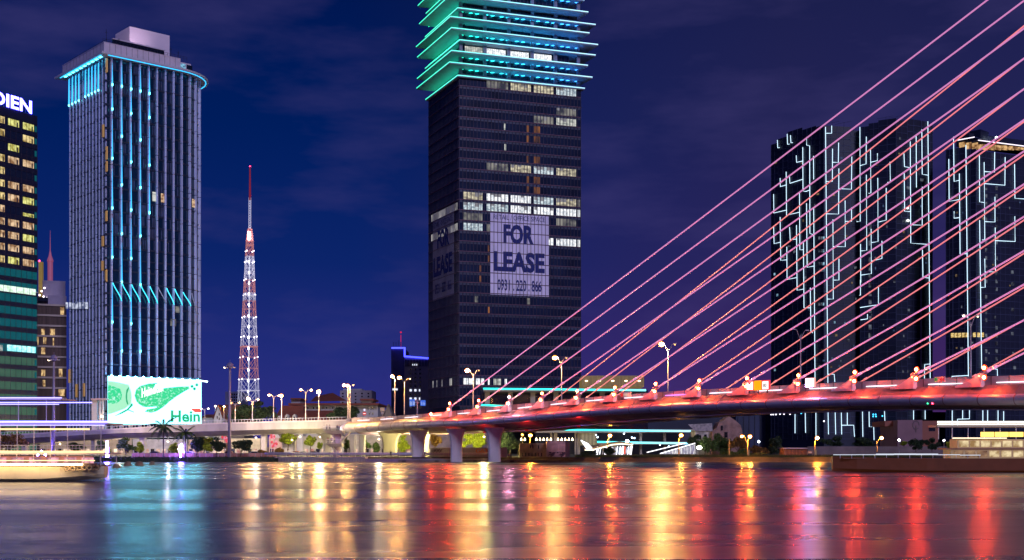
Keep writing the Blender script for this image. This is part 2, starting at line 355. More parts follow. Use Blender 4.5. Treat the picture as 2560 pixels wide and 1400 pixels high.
for i, (x0, y0, _, x1, y1) in enumerate(near):
    s = (y1 - y0) / (x1 - x0)
    foot_xy = bpos(i, 1.2); footp = P(x0 + 14, y0 + s * 14, foot_xy.y)
    footp.y = foot_xy.y; top = P(PX, y0 + s * (PX - x0), 172 - 0.2 * i)
    d = (top - footp).normalized()
    # cowl
    ftz = FT(i); cb = MB(); ht = footp.z - ftz - 0.35
    prof_pts = [(0, 0.02), (0.1, 0.06), (0.25, 0.15), (0.45, 0.34), (0.65, 0.58), (0.85, 0.86), (0.97, 1.0), (1.0, 0.98), (1.0, 0.5), (0.99, 0.0)]
    Lc = 5.0; st = i - (0.55 + Lc) / blen
    ring = []
    for u, w in prof_pts:
        ii = st + u * Lc / blen; ring.append((ii, w))
    base = len(cb.v); hw = lambda u: 0.18 + 0.42 * u
    for (ii, w), (u, _) in zip(ring, prof_pts):
        for sgn in (-1, 1):
            q = bpos(ii, 1.35 + sgn * hw(u)); zb = FT(ii) - 0.35
            cb.v.append(Vector((q.x, q.y, zb))); q2 = bpos(ii, 1.35 + sgn * hw(u) * 0.55); cb.v.append(Vector((q2.x, q2.y, zb + 0.35 + w * ht)))
    for k in range(len(ring) - 1):
        a = base + 4 * k; bq = a + 4
        for quad in ((a, bq, bq + 1, a + 1), (a + 2, a + 3, bq + 3, bq + 2), (a + 1, bq + 1, bq + 3, a + 3)): cb.f.append(quad); cb.m.append(0)
    e = base + 4 * (len(ring) - 1); cb.f.append((e, e + 2, e + 3, e + 1)); cb.m.append(0)
    cowl = cb.build('cable_anchor', cowl_mat, bridge)
    tip = footp - d * 0.9
    mb = MB(); mb.tube([tip - d * 0.5, tip + d * 0.9], [0.5, 0.34], 10); mb.build('anchor_socket', steel, cowl)
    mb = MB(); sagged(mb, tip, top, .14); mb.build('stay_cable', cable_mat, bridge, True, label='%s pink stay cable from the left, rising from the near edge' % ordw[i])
    lm = hot3 if i == 2 else hot
    rz_ = .26
    for (dx, dz, dn, rr_) in ((0.1, 0.85, -0.5, 0.30), (0.55, -0.75, -1.2, 0.30)):
        q = bpos(i + dx / blen, 1.2 + dn); zc = tip.z + dz
        f = MB(); f.ball((q.x, q.y, zc), rz_, n=8); fo = f.build('floodlight', lm, cowl, True); f = MB(); f.tube([(q.x + BN.x * .3, q.y + BN.y * .3, zc), (q.x + BN.x * .12, q.y + BN.y * .12, zc)], [.3, .52], 14); f.build('lamp_reflector', rim, fo, True)  # glowing ring paints a red halo around the lens
        g = MB(); g.tube([(q.x + BN.x * .45, q.y + BN.y * .45, zc - .05), (q.x + BN.x * .1, q.y + BN.y * .1, zc)], [0.2, 0.34], 8); g.build('lamp_housing', dark_metal, fo)
    q = bpos(i - 0.65 / blen, 0.5); f = MB(); f.ball((q.x, q.y, tip.z - 0.45), 0.15, n=6); f.build('spotlight', hot2, cowl, True)
    # real lamps: one washes the fascia, one the cable, one grazes the cowl
    def spot(loc, tgt, e_, col, ang, size=0.15, blend=0.6):
        ld = bpy.data.lights.new('floodlight_beam', 'SPOT'); ld.energy = e_; ld.color = col; ld.spot_size = R(ang); ld.spot_blend = blend; ld.shadow_soft_size = size
        lo = bpy.data.objects.new('floodlight_beam', ld); C.objects.link(lo); lo.location = Vector(loc) - bridge.location
        lo.rotation_euler = (Vector(tgt) - Vector(loc)).to_track_quat('-Z', 'Y').to_euler(); lo.parent = bridge; return lo
    q = bpos(i + 0.9 / blen, -0.6); tg = bpos(i + 5.5 / blen, 0.8)
    spot((q.x, q.y, tip.z - 0.6), (tg.x, tg.y, FT(i + .4) - 0.7), 1000, (1.0, 0.1, 0.015), 100)
    spot(tip - d * 0.2 + Vector((-BN.x, -BN.y, 0)) * 0.5 + Vector((0, 0, .1)), tip + d * 18 , 3500, (1.0, 0.3, 0.07), 26)
    q = bpos(i - 0.5 / blen, 0.1); tg = bpos(i - 3.4 / blen, 1.2); spot((q.x, q.y, tip.z - 0.2), (tg.x, tg.y, FT(i) + .3), 260, (1.0, 0.2, 0.1), 70)
# small first lamp with no stay at the far left end
q = bpos(-0.72, 1.0); lf = MB(); lf.ball((q.x, q.y, FT(-.72) + 0.75), 0.3, n=8); lf0 = lf.build('end_lamp', hot, bridge, True)
mb = MB(); mb.tube([(q.x, q.y, FT(-.72) - .2), (q.x, q.y, FT(-.72) + .55)], 0.1, 6); mb.build('lamp_stem', steel, lf0)
far = [(1398, 990, 60), (1475, 987, 141), (1553, 981, 217), (1640, 972, 299), (1730, 967, 381), (1828, 963, 462), (1928, 960, 544), (2043, 955, 627), (2160, 949, 712), (2298, 942, 794), (2440, 937, 868)]
FI = 26.0
for i, (x0, y0, y1) in enumerate(far):
    k = (x0 - CX) / F; # far edge line
    o = bpos(0, FI); ii = (k * o.y - o.x) / (BA + k * BB); q = bpos(ii, FI)
    s = (y1 - y0) / (2560 - x0); a = P(x0 - 22, y0 - s * 22, q.y + 22 * .03); top = P(PX, y0 + s * (PX - x0), 186 - 0.2 * i)
    a = a + (a - top).normalized() * 1.2
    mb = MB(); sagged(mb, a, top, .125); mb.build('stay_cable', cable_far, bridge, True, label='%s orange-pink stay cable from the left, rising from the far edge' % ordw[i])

# piers under the near and far edges
def pier(px, wbase, wtop, ytop, ybase, Y, parent, m=pier_mat, dep=2.2):
    zt = CZ + (HY - ytop) * Y / F; zb = CZ + (HY - ybase) * Y / F; x = (px - CX) / F * Y; h = zt - zb
    mb = MB(); rows = [(0, wbase), (0.45, wbase * .97), (0.62, wbase * 1.05), (0.75, wbase + (wtop - wbase) * .18), (0.86, wbase + (wtop - wbase) * .45), (0.95, wbase + (wtop - wbase) * .82), (1.0, wtop)]
    rows = [(u, w * Y / F / 2) for u, w in rows]; base = 0
    for u, w in rows:
        z = zb + u * h; c = min(w * 0.35, 0.4)
        mb.v += [Vector((x + a, Y + b_, z)) for a, b_ in ((-w, -dep / 2 + c), (-w + c, -dep / 2), (w - c, -dep / 2), (w, -dep / 2 + c), (w, dep / 2), (-w, dep / 2))]
    for r_ in range(len(rows) - 1):
        for q in range(6):
            a = r_ * 6 + q; b_ = r_ * 6 + (q + 1) % 6; mb.f.append((a, b_, b_ + 6, a + 6)); mb.m.append(0)
    mb.f.append(tuple(range(6))[::-1]); mb.m.append(0); e = (len(rows) - 1) * 6; mb.f.append(tuple(e + q for q in range(6))); mb.m.append(0)
    return mb.build('pier', m, parent)
for px, wb, wt, yt in ((1046, 31, 50, 1077), (1141, 29, 52, 1073), (1236, 31, 52, 1070)):
    i = bi(px); q = bpos(i, 4.5)
    pier(px, wb, wt, yt - 1, 1155, q.y + 1.5, bridge)
for px, wb, wt, yt in ((975, 36, 62, 1081), (1066, 12, 24, 1081), (882, 14, 16, 1087), (906, 13, 15, 1088)):
    pier(px, wb, wt, yt, 1139, 366, bridge, concrete)
mb = MB(); mb.box((1000 - CX) / F * 338, (1400 - CX) / F * 338, 333, 342.5, -0.8, 0.55); footing = mb.build('pier_footing', concrete_dark, bridge)
mb = MB()
for x in (1010, 1092, 1188, 1280): 
    mb = MB(); c = P(x, 1158, 332.7); mb.box(c.x - .5, c.x + .5, 332.6, 333, -.2, .5); mb.build('fender', dark_metal, footing)
pass
redg = glow('red_under_lens', (0.5, 0.0, 0.0), .5)
for px in (1100, 1185, 1290, 1420):          # red lamps washing the underside
    i = bi(px); q = bpos(i, 3.2); z = TT(i) - 3.4; mb = MB(); mb.box(q.x - .35, q.x + .35, q.y - .2, q.y + .2, z - .3, z); o = mb.build('underside_lamp', redg, bridge)
    ld = bpy.data.lights.new('underside_beam', 'POINT'); ld.energy = 260; ld.color = (1, .02, .02); ld.shadow_soft_size = .3
    lo = bpy.data.objects.new('underside_beam', ld); C.objects.link(lo); lo.location = Vector((q.x - BN.x * .8, q.y - BN.y * .8, z - .75)) - bridge.location; lo.parent = bridge
# navigation lights hung on the tube
for px, py, cn, col, e_ in ((1537, 1030, 'red', (1, .05, .08), 20), (1545, 1029, 'green', (.05, 1, .35), 20), (1865, 1015, 'amber', (1, .55, .08), 30), (2320, 1007, 'green', (.05, 1, .35), 7), (2332, 1007, 'red', (1, .03, .08), 40)):
    i = bi(px); q = bpos(i, -.88 * 1.15 - .25); c = P(px, py, q.y); nl = thing('navigation_light', (c.x, c.y, c.z), '%s navigation light on the silver tube, %s' % (cn, 'below the fifth to sixth cable anchors' if px < 1600 else ('under the orange sign board' if px < 2000 else 'near the right end of the bridge')), 'navigation light', 'navigation lights on the bridge tube')
    mb = MB(); mb.ball(c, .22, n=8); mb.build('lens', glow('nav_%s_%d' % (cn, px), col, e_), nl, True)
    mb = MB(); mb.box(c.x - .12, c.x + .12, c.y + .15, c.y + .35, c.z - .25, c.z + 1.2); mb.box(c.x - .3, c.x + .3, c.y + .1, c.y + .3, c.z + .2, c.z + .35); mb.build('bracket', dark_metal, nl)

# signs on the near edge
def edge_face(px, inw=1.0):
    i = bi(px); a = bpos(i, inw); b_ = bpos(i + 1, inw); return Face.of(a, b_)
sg = thing('sign_board', P(1898, 978, bpos(bi(1898)).y), 'wide illuminated board with white panel, orange panel and red-framed 80 sign', 'sign')
ef = edge_face(1898, 0.2)
redf = glow('sign_red', (1, .04, .05), 1.1); whf = glow('sign_white', (1, .93, .9), 1.4); orf = glow('sign_orange', (1, .28, .0), 1.6); hotw = glow('sign_hot_white', (1.0, .85, .7), 3)
for nm, a, b_, t_, bt, m_, o_ in (('red_frame', 1867, 1885, 953, 977, redf, .0), ('white_panel', 1869, 1883, 955.5, 974.5, hotw, .12), ('orange_panel', 1885.5, 1904, 952, 976, orf, .0), ('red_frame', 1904.5, 1925, 951, 976, redf, .0), ('speed_panel', 1907.5, 1922, 953.5, 973.5, whf, .12)):
    mb = MB(); ef.rect(mb, a, b_, t_, bt, o_ - .1, o_ + .1); mb.build(nm, m_, sg)
blk = mat('sign_black', (.01, .01, .01), .6)
t0, t1 = ef.t(1911), ef.t(1919.5); lettering('lettering', '80', ef, t0, t1, ef.z(t0, 968), ef.z(t0, 959), .3, blk, sg, bold=.02)
t0 = ef.t(1869); mb = MB(); 
for a, b_, s_ in ((1867, 1876, 1), (1884, 1876, -1)):                                      # hour-glass notch seen on the white panel
    mb.f.append((len(mb.v), len(mb.v) + 1, len(mb.v) + 2)); mb.m.append(0); mb.v += [ef.p(a + 2 * s_, 955.5, .25), ef.p(b_, 962, .25), ef.p(1876 , 955.5, .25)]
mb.build('panel_mark', redf, sg)
mb = MB()
for x in (1872, 1895, 1918): ef.rect(mb, x - .8, x + .8, 975, 983, -.2, 0)
mb.build('support_posts', dark_metal, sg)
sb = thing('light_box', P(2025, 970, bpos(bi(2025)).y), 'glaring white square light box with orange top on the bridge edge', 'light box'); ef = edge_face(2025, 0.2)
mb = MB(); ef.rect(mb, 2015, 2036, 945.5, 968, -.3, .2); mb.build('housing', glow('box_rim', (1, .35, .3), 1.6), sb)
mb = MB(); ef.rect(mb, 2017, 2034.5, 949, 967, .2, .3); mb.build('lit_panel', glow('box_face', (.5, .36, 1.0), 100), sb)
for px, py, cols, nm in ((1566, 987, ((1, .04, .04), (1, .75, .6)), 'red and white'), (2351, 949, ((.02, .4, .08), (1, .05, .05)), 'green and red')):
    ef = edge_face(px, 2.4); mk = thing('navigation_marker', P(px, py + 5, bpos(bi(px), 2.4).y), 'hour-glass %s marker panel on the bridge parapet' % nm, 'sign')
    for q, (a, c_) in enumerate(((px - 9, cols[0]), (px + 9 if nm[0] == 'g' else px + 4, cols[1]))):
        mb = MB(); w = 5 if q == 0 or nm[0] == 'g' else 5
        mb.f.append((0, 1, 2)); mb.m.append(0); mb.v += [ef.p(a - 3, py - 6, .3), ef.p(a - 3, py + 6, .3), ef.p(a + (4 if q == 0 else -9), py, .3)]
        mb.f.append((3, 4, 5)); mb.m.append(0); mb.v += [ef.p(a + 3, py - 6, .34), ef.p(a + 3, py + 6, .34), ef.p(a - 2, py, .34)]
        mb.build('marker_panel', glow('marker%d%d' % (px, q), c_, .7), mk)
    mb = MB(); ef.rect(mb, px - 13, px + 13, py - 6.5, py + 6.5, .05, .2); mb.build('backing', white_metal, mk)

# ------------------------------------------------------------------ approach viaduct
VY = 372.0
via = thing('viaduct', ((420 - CX) / F * VY, VY, 1.3), 'long beige concrete approach viaduct on round piers left of the bridge', 'viaduct')
vx = lambda px: (px - CX) / F * VY
vz = lambda py: CZ + (HY - py) * VY / F
VT = [(-60, 1090), (100, 1082), (300, 1071), (520, 1058), (700, 1053), (866, 1049)]; VB = [(-60, 1103), (100, 1093), (300, 1083), (520, 1078), (700, 1073), (866, 1070)]; VU = [(-60, 1116), (100, 1106), (300, 1095), (520, 1090), (700, 1084), (866, 1081)]
xs = [-60 + k * 926 / 24 for k in range(25)]
def vsweep(mb, sec, k=0):
    base = len(mb.v); n = len(sec(xs[0]))
    for x in xs:
        for dy, z in sec(x): mb.v.append(Vector((vx(x), VY + dy, z)))
    for a in range(len(xs) - 1):
        for q in range(n):
            p0 = base + a * n + q; p1 = base + a * n + (q + 1) % n; mb.f.append((p0, p1, p1 + n, p0 + n)); mb.m.append(k)
    for e in (0, len(xs) - 1): mb.f.append(tuple(base + e * n + q for q in range(n))); mb.m.append(k)
    return mb
T_ = lambda x: vz(interp(VT, x)); B_ = lambda x: vz(interp(VB, x)); U_ = lambda x: vz(interp(VU, x))
mb = MB(); vsweep(mb, lambda x: [(0, B_(x)), (0, T_(x)), (.3, T_(x)), (.3, T_(x) - 1.1), (17.7, T_(x) - 1.1), (17.7, T_(x)), (18, T_(x)), (18, B_(x)), (14, U_(x)), (3, U_(x))]); mb.build('deck', concrete, via)
mb = MB(); vsweep(mb, lambda x: [(-.15, T_(x) - .35), (-.15, T_(x) + .03), (.42, T_(x) + .03), (.42, T_(x) - .2)]); mb.build('parapet_coping', mat('coping', (.62, .54, .5), .7, var=.15, vs=.4), via)
mb = MB()
for k in range(120):
    x = -50 + k * 7.6; mb.box(vx(x) - .04, vx(x) + .04, VY + .1, VY + .2, T_(x), T_(x) + .75)
vsweep(mb, lambda x: [(.1, T_(x) + .7), (.1, T_(x) + .8), (.2, T_(x) + .8), (.2, T_(x) + .7)]); mb.build('railing', white_metal, via)
for px, wb, wt, yt in ((62, 12, 12, 1108), (235, 10, 10, 1097), (357, 13, 13, 1093), (660, 14, 14, 1084), (838, 20, 22, 1081)): pier(px, wb, wt, yt, 1138, VY + 5, via, concrete)
for px, wb, wt, yt in ((722, 32, 52, 1086), (822, 26, 62, 1084)): pier(px, wb, wt, yt, 1138, VY + 12, via, concrete)

# stair turret at the joint of viaduct and bridge
st = thing('stair_tower', P(838, 1137, 362), 'round purple-lit concrete stair tower with railed landings at the bridge end', 'stair tower')
c = P(842, 1137, 362); mb = MB(); mb.tube([(c.x, c.y, 1.2), (c.x, c.y, CZ + (HY - 1080) * 362 / F)], [1.1, 1.35], 16); mb.build('column', mat('turret_paint', (.45, .36, .55), .7, var=.2, vs=.6), st, True)  # purple light on the concrete put into the column colour
for y_, w in ((1077, 32), (1109, 26)):
    p0 = P(842 - w, y_, 360); p1 = P(848 + w * .3, y_, 360); mb = MB(); mb.hexa([(p0.x + 1.2, 359, p0.z - .9), (p1.x, 359, p0.z - .9), (p1.x, 364, p0.z - .9), (p0.x + 1.2, 364, p0.z - .9), (p0.x, 358.4, p0.z), (p1.x, 358.4, p0.z), (p1.x, 364, p0.z), (p0.x, 364, p0.z)]); ln = mb.build('landing', concrete, st)
    mb = MB(); n_ = 14
    for k in range(n_ + 1):
        x = p0.x + (p1.x - p0.x) * k / n_; mb.box(x - .03, x + .03, 358.4, 358.46, p0.z, p0.z + 1.1)
    mb.box(p0.x, p1.x, 358.38, 358.48, p0.z + 1.05, p0.z + 1.15); mb.box(p0.x, p1.x, 358.38, 358.48, p0.z + .5, p0.z + .56); mb.build('railing', white_metal, ln)
mb = MB(); a = P(850, 1108, 360); b_ = P(874, 1083, 360); mb.hexa([a, a + Vector((0, 2, 0)), b_ + Vector((0, 2, 0)), b_, a + Vector((0, 0, .5)), a + Vector((0, 2, .5)), b_ + Vector((0, 2, .5)), b_ + Vector((0, 0, .5))])
a2 = P(824, 1110, 360); b2 = P(842, 1134, 360); mb.hexa([b2, b2 + Vector((0, 2, 0)), a2 + Vector((0, 2, 0)), a2, b2 + Vector((0, 0, .5)), b2 + Vector((0, 2, .5)), a2 + Vector((0, 2, .5)), a2 + Vector((0, 0, .5))]); mb.build('stair_flight', concrete, st)
# ------------------------------------------------------------------ central tower (slab crown with cyan-green edges)
T2F = Face(1148, 500, 10200); T2L = Face(1148, 500, -85)
tF1 = T2F.t(1452); tL1 = T2L.t(1072)
z_row = lambda y: T2F.z(0, y)
t2 = thing('office_tower', (T2F.o.x, T2F.o.y, 1.3), 'tall dark glass office tower with cyan and green edged slab terraces on top', 'tower')
fC = T2F.at(0, 0); fR = T2F.at(tF1, 0); fL = T2L.at(tL1, 0); fB = fR + (fL - fC)
core = [(fC.x, fC.y), (fR.x, fR.y), (fB.x, fB.y), (fL.x, fL.y)]
ztop = z_row(187); zbase = 1.3
inner = mat('tower_core', (.012, .013, .03), .5)
mb = MB(); ins = 0.6; cx_ = sum(p[0] for p in core) / 4; cy_ = sum(p[1] for p in core) / 4
mb.prism([(p[0] + (cx_ - p[0]) * .03, p[1] + (cy_ - p[1]) * .03) for p in core], zbase, ztop - .8); mb.prism([(p[0] + (cx_ - p[0]) * .25, p[1] + (cy_ - p[1]) * .25) for p in core], ztop - .8, ztop + 46); mb.build('core', inner, t2)
gl = mat('curtain_glass', (.01, .02, .055), .16, spec=.7, var=.5, vs=.12)
mull = mat('mullion', (.06, .045, .08), .45, .3); edge = mat('slab_edge', (.17, .08, .13), .5, .2); spand = mat('spandrel', (.035, .05, .1), .4, var=.6, vs=.08)
nb = 35; stw = tF1 / nb; nl_ = 23
litrow = {}
for k in range(-2, 30):
    yb = 266 + 25.85 * k; z0 = z_row(yb); z1 = z_row(yb - 25.85)
    if z0 < 1.5: z0 = 1.5
    mb = MB()
    T2F.slab(mb, 0, tF1, z0, z1, -.6, -.05, 0); T2L.slab(mb, 0, tL1, z0, z1, -.6, -.05, 0)
    T2F.slab(mb, 0, tF1, z0, z0 + .22, -.05, .3, 2); T2L.slab(mb, 0, tL1, z0, z0 + .22, -.05, .3, 2)
    for q in range(nb + 1):
        t = q * stw; T2F.slab(mb, t - .06, t + .06, z0 + .22, z1, -.05, .16, 1)
    for q in range(nb):                            # row of small pale spandrel squares under each slab edge
        if q % 1 == 0: T2F.slab(mb, q * stw + .22, (q + 1) * stw - .22, z0 - .95, z0 - .1, -.05, .04, 3)
    for q in range(nl_ + 1):
        t = tL1 * q / nl_; T2L.slab(mb, t - .05, t + .05, z0 + .22, z1, -.05, .14, 1)
    mb.build('storey_glazing', [gl, mull, edge, spand], t2)
office = room('office_light', (.42, .46, .42, 1), (1, 1, .9, 1), .72, .5, (1, 1, 2.5)); office_hot = room('office_light_bright', (.5, .55, .6, 1), (1, 1, 1, 1), 1.35, 1.1)
office_dim = room('office_light_dim', (.05, .06, .08, 1), (.5, .48, .42, 1), .55, .25); amber_dim = room('lift_lobby_light', (.03, .02, .03, 1), (.55, .2, .06, 1), .5, .3, (1, 1, .25))
bays = {0: (1159, 1206), 1: (1217, 1270), 2: (1277, 1327), 3: (1335, 1383), 4: (1391, 1440), 5: (1444, 1450)}
office_w = room('office_light_warm', (.3, .27, .2, 1), (1, .9, .62, 1), .8, .45, (1, 1, 2)); office_c = room('office_light_cold', (.3, .4, .48, 1), (.85, .97, 1, 1), .9, .9, (1, 1, 2)); rb_ = random.Random(11)
def litbay(k, q, m, inset=(.9, .75)):
    if m is office_hot and rb_.random() < .35: m = office_c
    elif m is office and rb_.random() < .5: m = office_w
    yb = 266 + 25.85 * k; z0 = z_row(yb); z1 = z_row(yb - 25.85); a, b_ = bays[q]; t0, t1 = T2F.t(a), T2F.t(b_); w = MB()
    T2F.slab(w, t0, t1, z0 + .35, z1 - inset[0], -.05, .06, 0)
    n_ = max(2, round((t1 - t0) / stw))
    for j in range(1, n_): t = t0 + (t1 - t0) * j / n_; T2F.slab(w, t - .14, t + .14, z0 + .35, z1 - inset[0], .06, .1, 1)
    
    for j in range(n_):
        t = t0 + (t1 - t0) * (j + .5) / n_
        if rb_.random() < .3: hh = rb_.uniform(.5, 1.6); T2F.slab(w, t - (t1 - t0) / n_ * .4, t + (t1 - t0) / n_ * .4, z1 - inset[0] - hh, z1 - inset[0], .06, .08, 2)
    w.build('lit_window', [m, mull, mat('window_blind', (.2, .2, .22), .8, emit=(.5, .5, .45), es=.35)], t2)
for k, q, m in ((-2, 1, office_dim), (-2, 2, office), (-2, 3, office), (-2, 4, office_hot), (1, 3, office_dim), (1, 4, office), (6, 1, office_dim), (6, 2, office), (6, 3, office_hot), (6, 4, office),
                (9, 0, office), (9, 1, office_hot), (9, 2, office_hot), (9, 3, office_hot), (9, 4, office), (10, 0, office_hot), (10, 1, office_hot), (10, 2, office_hot), (10, 3, office_hot), (10, 4, office_hot),
                (11, 0, office_dim), (11, 4, office_dim), (12, 0, office_hot), (12, 1, office_dim), (13, 3, office_hot), (13, 4, office_hot), (9, 5, office_dim), (10, 5, office_hot), (13, 5, office_hot), (0, 4, office_dim)): litbay(k, q, m)
for k in (2, 3, 5, 7, 8):
    yb = 266 + 25.85 * k; z0, z1 = z_row(yb), z_row(yb - 25.85)
    for a, b_ in ((1317, 1322), (1335, 1350)):
        w = MB(); T2F.slab(w, T2F.t(a), T2F.t(b_), z0 + .4, z1 - 1, -.05, .05); w.build('lit_window', amber_dim, t2)
for k, a, b_, m in ((2, 1260, 1264, office), (4, 1261, 1265, office), (18, 1261, 1264, office), (19, 1187, 1195, office_dim), (19, 1318, 1325, office_dim), (16, 1199, 1203, amber_dim), (15, 1219, 1223, amber_dim), (17, 1199, 1203, amber_dim), (14, 1219, 1223, amber_dim), (20, 1220, 1224, amber_dim),
                    (27, 1159, 1170, office_hot), (27, 1172, 1185, office_hot), (27, 1190, 1200, office_hot), (27, 1203, 1210, office_hot), (27, 1220, 1224, office_hot), (27, 1234, 1241, office), (27, 1244, 1252, office), (27, 1262, 1267, office_hot)):
    z0, z1 = z_row(266 + 25.85 * k), z_row(266 + 25.85 * (k - 1)); w = MB(); T2F.slab(w, T2F.t(a), T2F.t(b_), z0 + .5, z1 - 1.1, -.05, .07); w.build('lit_window', m, t2)
for k, lst in ((10, range(1, 21)), (12, range(1, 21)), (27, (5, 6, 12, 16, 19))):      # left face: lit strips between mullions
    z0, z1 = z_row(266 + 25.85 * k), z_row(266 + 25.85 * (k - 1))
    for j in lst:
        t0 = tL1 * (j + .18) / nl_; w = MB(); T2L.slab(w, t0, t0 + tL1 * .64 / nl_, z0 + .5, z1 - .8, -.05, .05); w.build('lit_window', room('left_office', (.12, .11, .12, 1), (.62, .6, .55, 1), .75, .15) , t2)
# crown slabs
GC = [(0, (.01, .55, .20, 1)), (.26, (.01, .6, .35, 1)), (.4, (.02, .7, .75, 1)), (.6, (.03, .55, 1, 1)), (1, (.05, .25, 1, 1))]
xL, xR = T2L.at(tL1, 0).x - 4, T2F.at(tF1, 0).x + 5
edge_led = ledramp('slab_edge_led', [(0, (.05, .9, .55, 1)), (.25, (.15, .95, .8, 1)), (.5, (.3, .85, 1, 1)), (1, (.45, .8, 1, 1))], xL, xR, 1.6)
soffit_led = ledramp('soffit_led', GC, xL, xR, 4.0); soffit_fill_led = ledramp('cove_led', GC, xL, xR, 12.0)
slab_mat = mat('terrace_slab', (.28, .27, .34), .6, var=.1, vs=.3)
crown = [((1144.6, 187), 1064, 1462), ((1124, 154), 1041.6, 1481), ((1129, 125), 1043, 1469.6), ((1150, 98.4), 1063, 1489), ((1129, 68), 1043.4, 1495), ((1126, 40), 1040.6, 1473.6), ((1144.6, 18.4), 1063, 1489), ((1126, -14), 1048.4, 1470.6), ((1144, -42), 1065, 1461), ((1130, -70), 1045, 1478)]
slabs = []
u2 = T2F.d; v2 = T2L.d
spots_left = 92
for si, ((xc, yc), xl, xr) in enumerate(crown):
    k = (xc - CX) / F; a = 1.2 if xc > 1140 else 4.2    # overhang to the front
    base = T2F.o - v2 * a; bb_ = (base.x - k * base.y) / (u2.x - k * u2.y)    # corner = base - u*b
    cpt = base - u2 * bb_; z = CZ + (HY - yc) * cpt.y / F
    kl = (xl - CX) / F; tl = (kl * cpt.y - cpt.x) / (v2.x - kl * v2.y); kr = (xr - CX) / F; tr = (kr * cpt.y - cpt.x) / (u2.x - kr * u2.y)
    pl = cpt + v2 * tl; pr = cpt + u2 * tr; pb = pl + u2 * tr
    slabs.append(z)
    f1 = Face.of(cpt, pr); f2 = Face.of(cpt, pl)
    mb = MB(); mb.prism([tuple(cpt), tuple(pr), tuple(pb), tuple(pl)], z - .75, z); sl = mb.build('terrace_slab', slab_mat, t2)
    mb = MB(); f1.slab(mb, -.08, tr, z - .3, z + .02, .02, .14); mb.build('edge_light', edge_led, sl); mb = MB(); f2.slab(mb, 0, tl, z - .3, z + .02, .02, .14); mb.build('edge_light', edge_led, sl)
    if si < len(crown) - 1:
        # glass storey set back above this slab, with piers
        pass
for si in range(len(crown) - 1):
    z0, z1 = slabs[si], slabs[si + 1] - .75
    mb = MB(); T2F.slab(mb, .6, tF1 - 4.5, z0 + .02, z1, -2.6, -2.2, 0); T2L.slab(mb, .6, tL1 - .6, z0 + .02, z1, -2.6, -2.2, 0)
    for q in range(30): t = .6 + q * (tF1 - 5.1) / 29; T2F.slab(mb, t - .06, t + .06, z0 + .02, z1, -2.2, -2.05, 1)
    mb.build('terrace_glazing', [gl, mull], t2)
    mb = MB(); T2F.slab(mb, 0, tF1, z0 + .02, z0 + 1.05, -.55, -.35, 0); T2L.slab(mb, 0, tL1, z0 + .02, z0 + 1.05, -.55, -.35, 0); mb.build('balustrade', mat('terrace_balustrade', (.03, .04, .07), .3), t2)
    for q in (0, 1, 2, 3, 4, 5):
        t = .3 + q * (tF1 - 1.6) / 5; mb = MB(); T2F.slab(mb, t, t + 1.3, z0 + .02, z1, -1.6, -.7); mb.build('column', slab_mat, t2)
    if si != 6:
        mb = MB(); T2F.slab(mb, 2, tF1 - 1, z0 + 1.1, z0 + 1.22, -2.15, -1.9); mb.build('cove_light', soffit_fill_led, t2)  # added strip that brightens the soffit above
    mb = MB(); T2F.slab(mb, 0, tF1, z0 + .15, z0 + .35, -.1, .1); mb.build('terrace_light', soffit_fill_led, t2); mb = MB(); T2L.slab(mb, 0, tL1, z0 + .15, z0 + .22, -.1, .1); mb.build('terrace_light', soffit_fill_led, t2)  # added strips tucked behind the slab edge to tint the soffits
    mb = MB(); T2L.slab(mb, 1, tL1 - 1, z0 + 1.1, z0 + 1.22, -2.15, -1.7); mb.build('cove_light', soffit_fill_led, t2)
    if si in (0, 1, 3, 5, 7):
        for q in range(16):
            t = 1.6 + q * (tF1 - 3.2) / 15 + (.3 if q % 2 else -.3); c = T2F.at(t, z1 - .06, -1.2 if si != 0 else -1.4); mb = MB(); mb.ball(c, .85, .6, .09, 8); mb.build('soffit_light', soffit_led, t2, True)
mb = MB(); z0, z1 = slabs[2], slabs[3]                                  # the bright terrace restaurant storey
for q, (a, b_) in enumerate(((1161, 1210), (1217, 1268), (1275, 1326), (1333, 1383))):
    w = MB(); T2F.slab(w, T2F.t(a), T2F.t(b_), z0 + 1.15, z1 - 1.3, -2.0, -1.9, 0)
    for j in range(1, 11): t = T2F.t(a) + (T2F.t(b_) - T2F.t(a)) * j / 11; T2F.slab(w, t - .04, t + .04, z0 + 1.15, z1 - 1.3, -1.9, -1.86, 1)
    w.build('lit_window', [office_hot if q else office, mull], t2)
# banners
bn = mat('banner_fabric', (.68, .62, .86), .8, emit=(.6, .55, .9), es=.12, var=.22, vs=.35, vstretch=(1, 1, .25)); navy = mat('banner_ink', (.008, .02, .2), .7)  # lit look of the cloth put in as weak emission
t0, t1 = T2F.t(1225), T2F.t(1372)
ban = thing('for_lease_banner', T2F.at((t0 + t1) / 2, T2F.z(t0, 737), .3), 'huge lavender FOR LEASE banner on the front of the central tower', 'banner', None)
zt, zb = T2F.z(t0, 532), T2F.z(t0, 736)
ncol = 16; mb = MB()
for q in range(ncol): a = t0 + (t1 - t0) * q / ncol; T2F.slab(mb, a + .08, a + (t1 - t0) / ncol - .08, zb, zt, .18, .24)
mb.build('fabric_strip_panel', bn, ban)
def ft(nm, px0, px1, pt_, pb_, bold=.03):
    a, b_ = T2F.t(px0), T2F.t(px1); lettering('lettering', nm, T2F, a, b_, T2F.z(a, pb_), T2F.z(a, pt_), .26, navy, ban, bold)
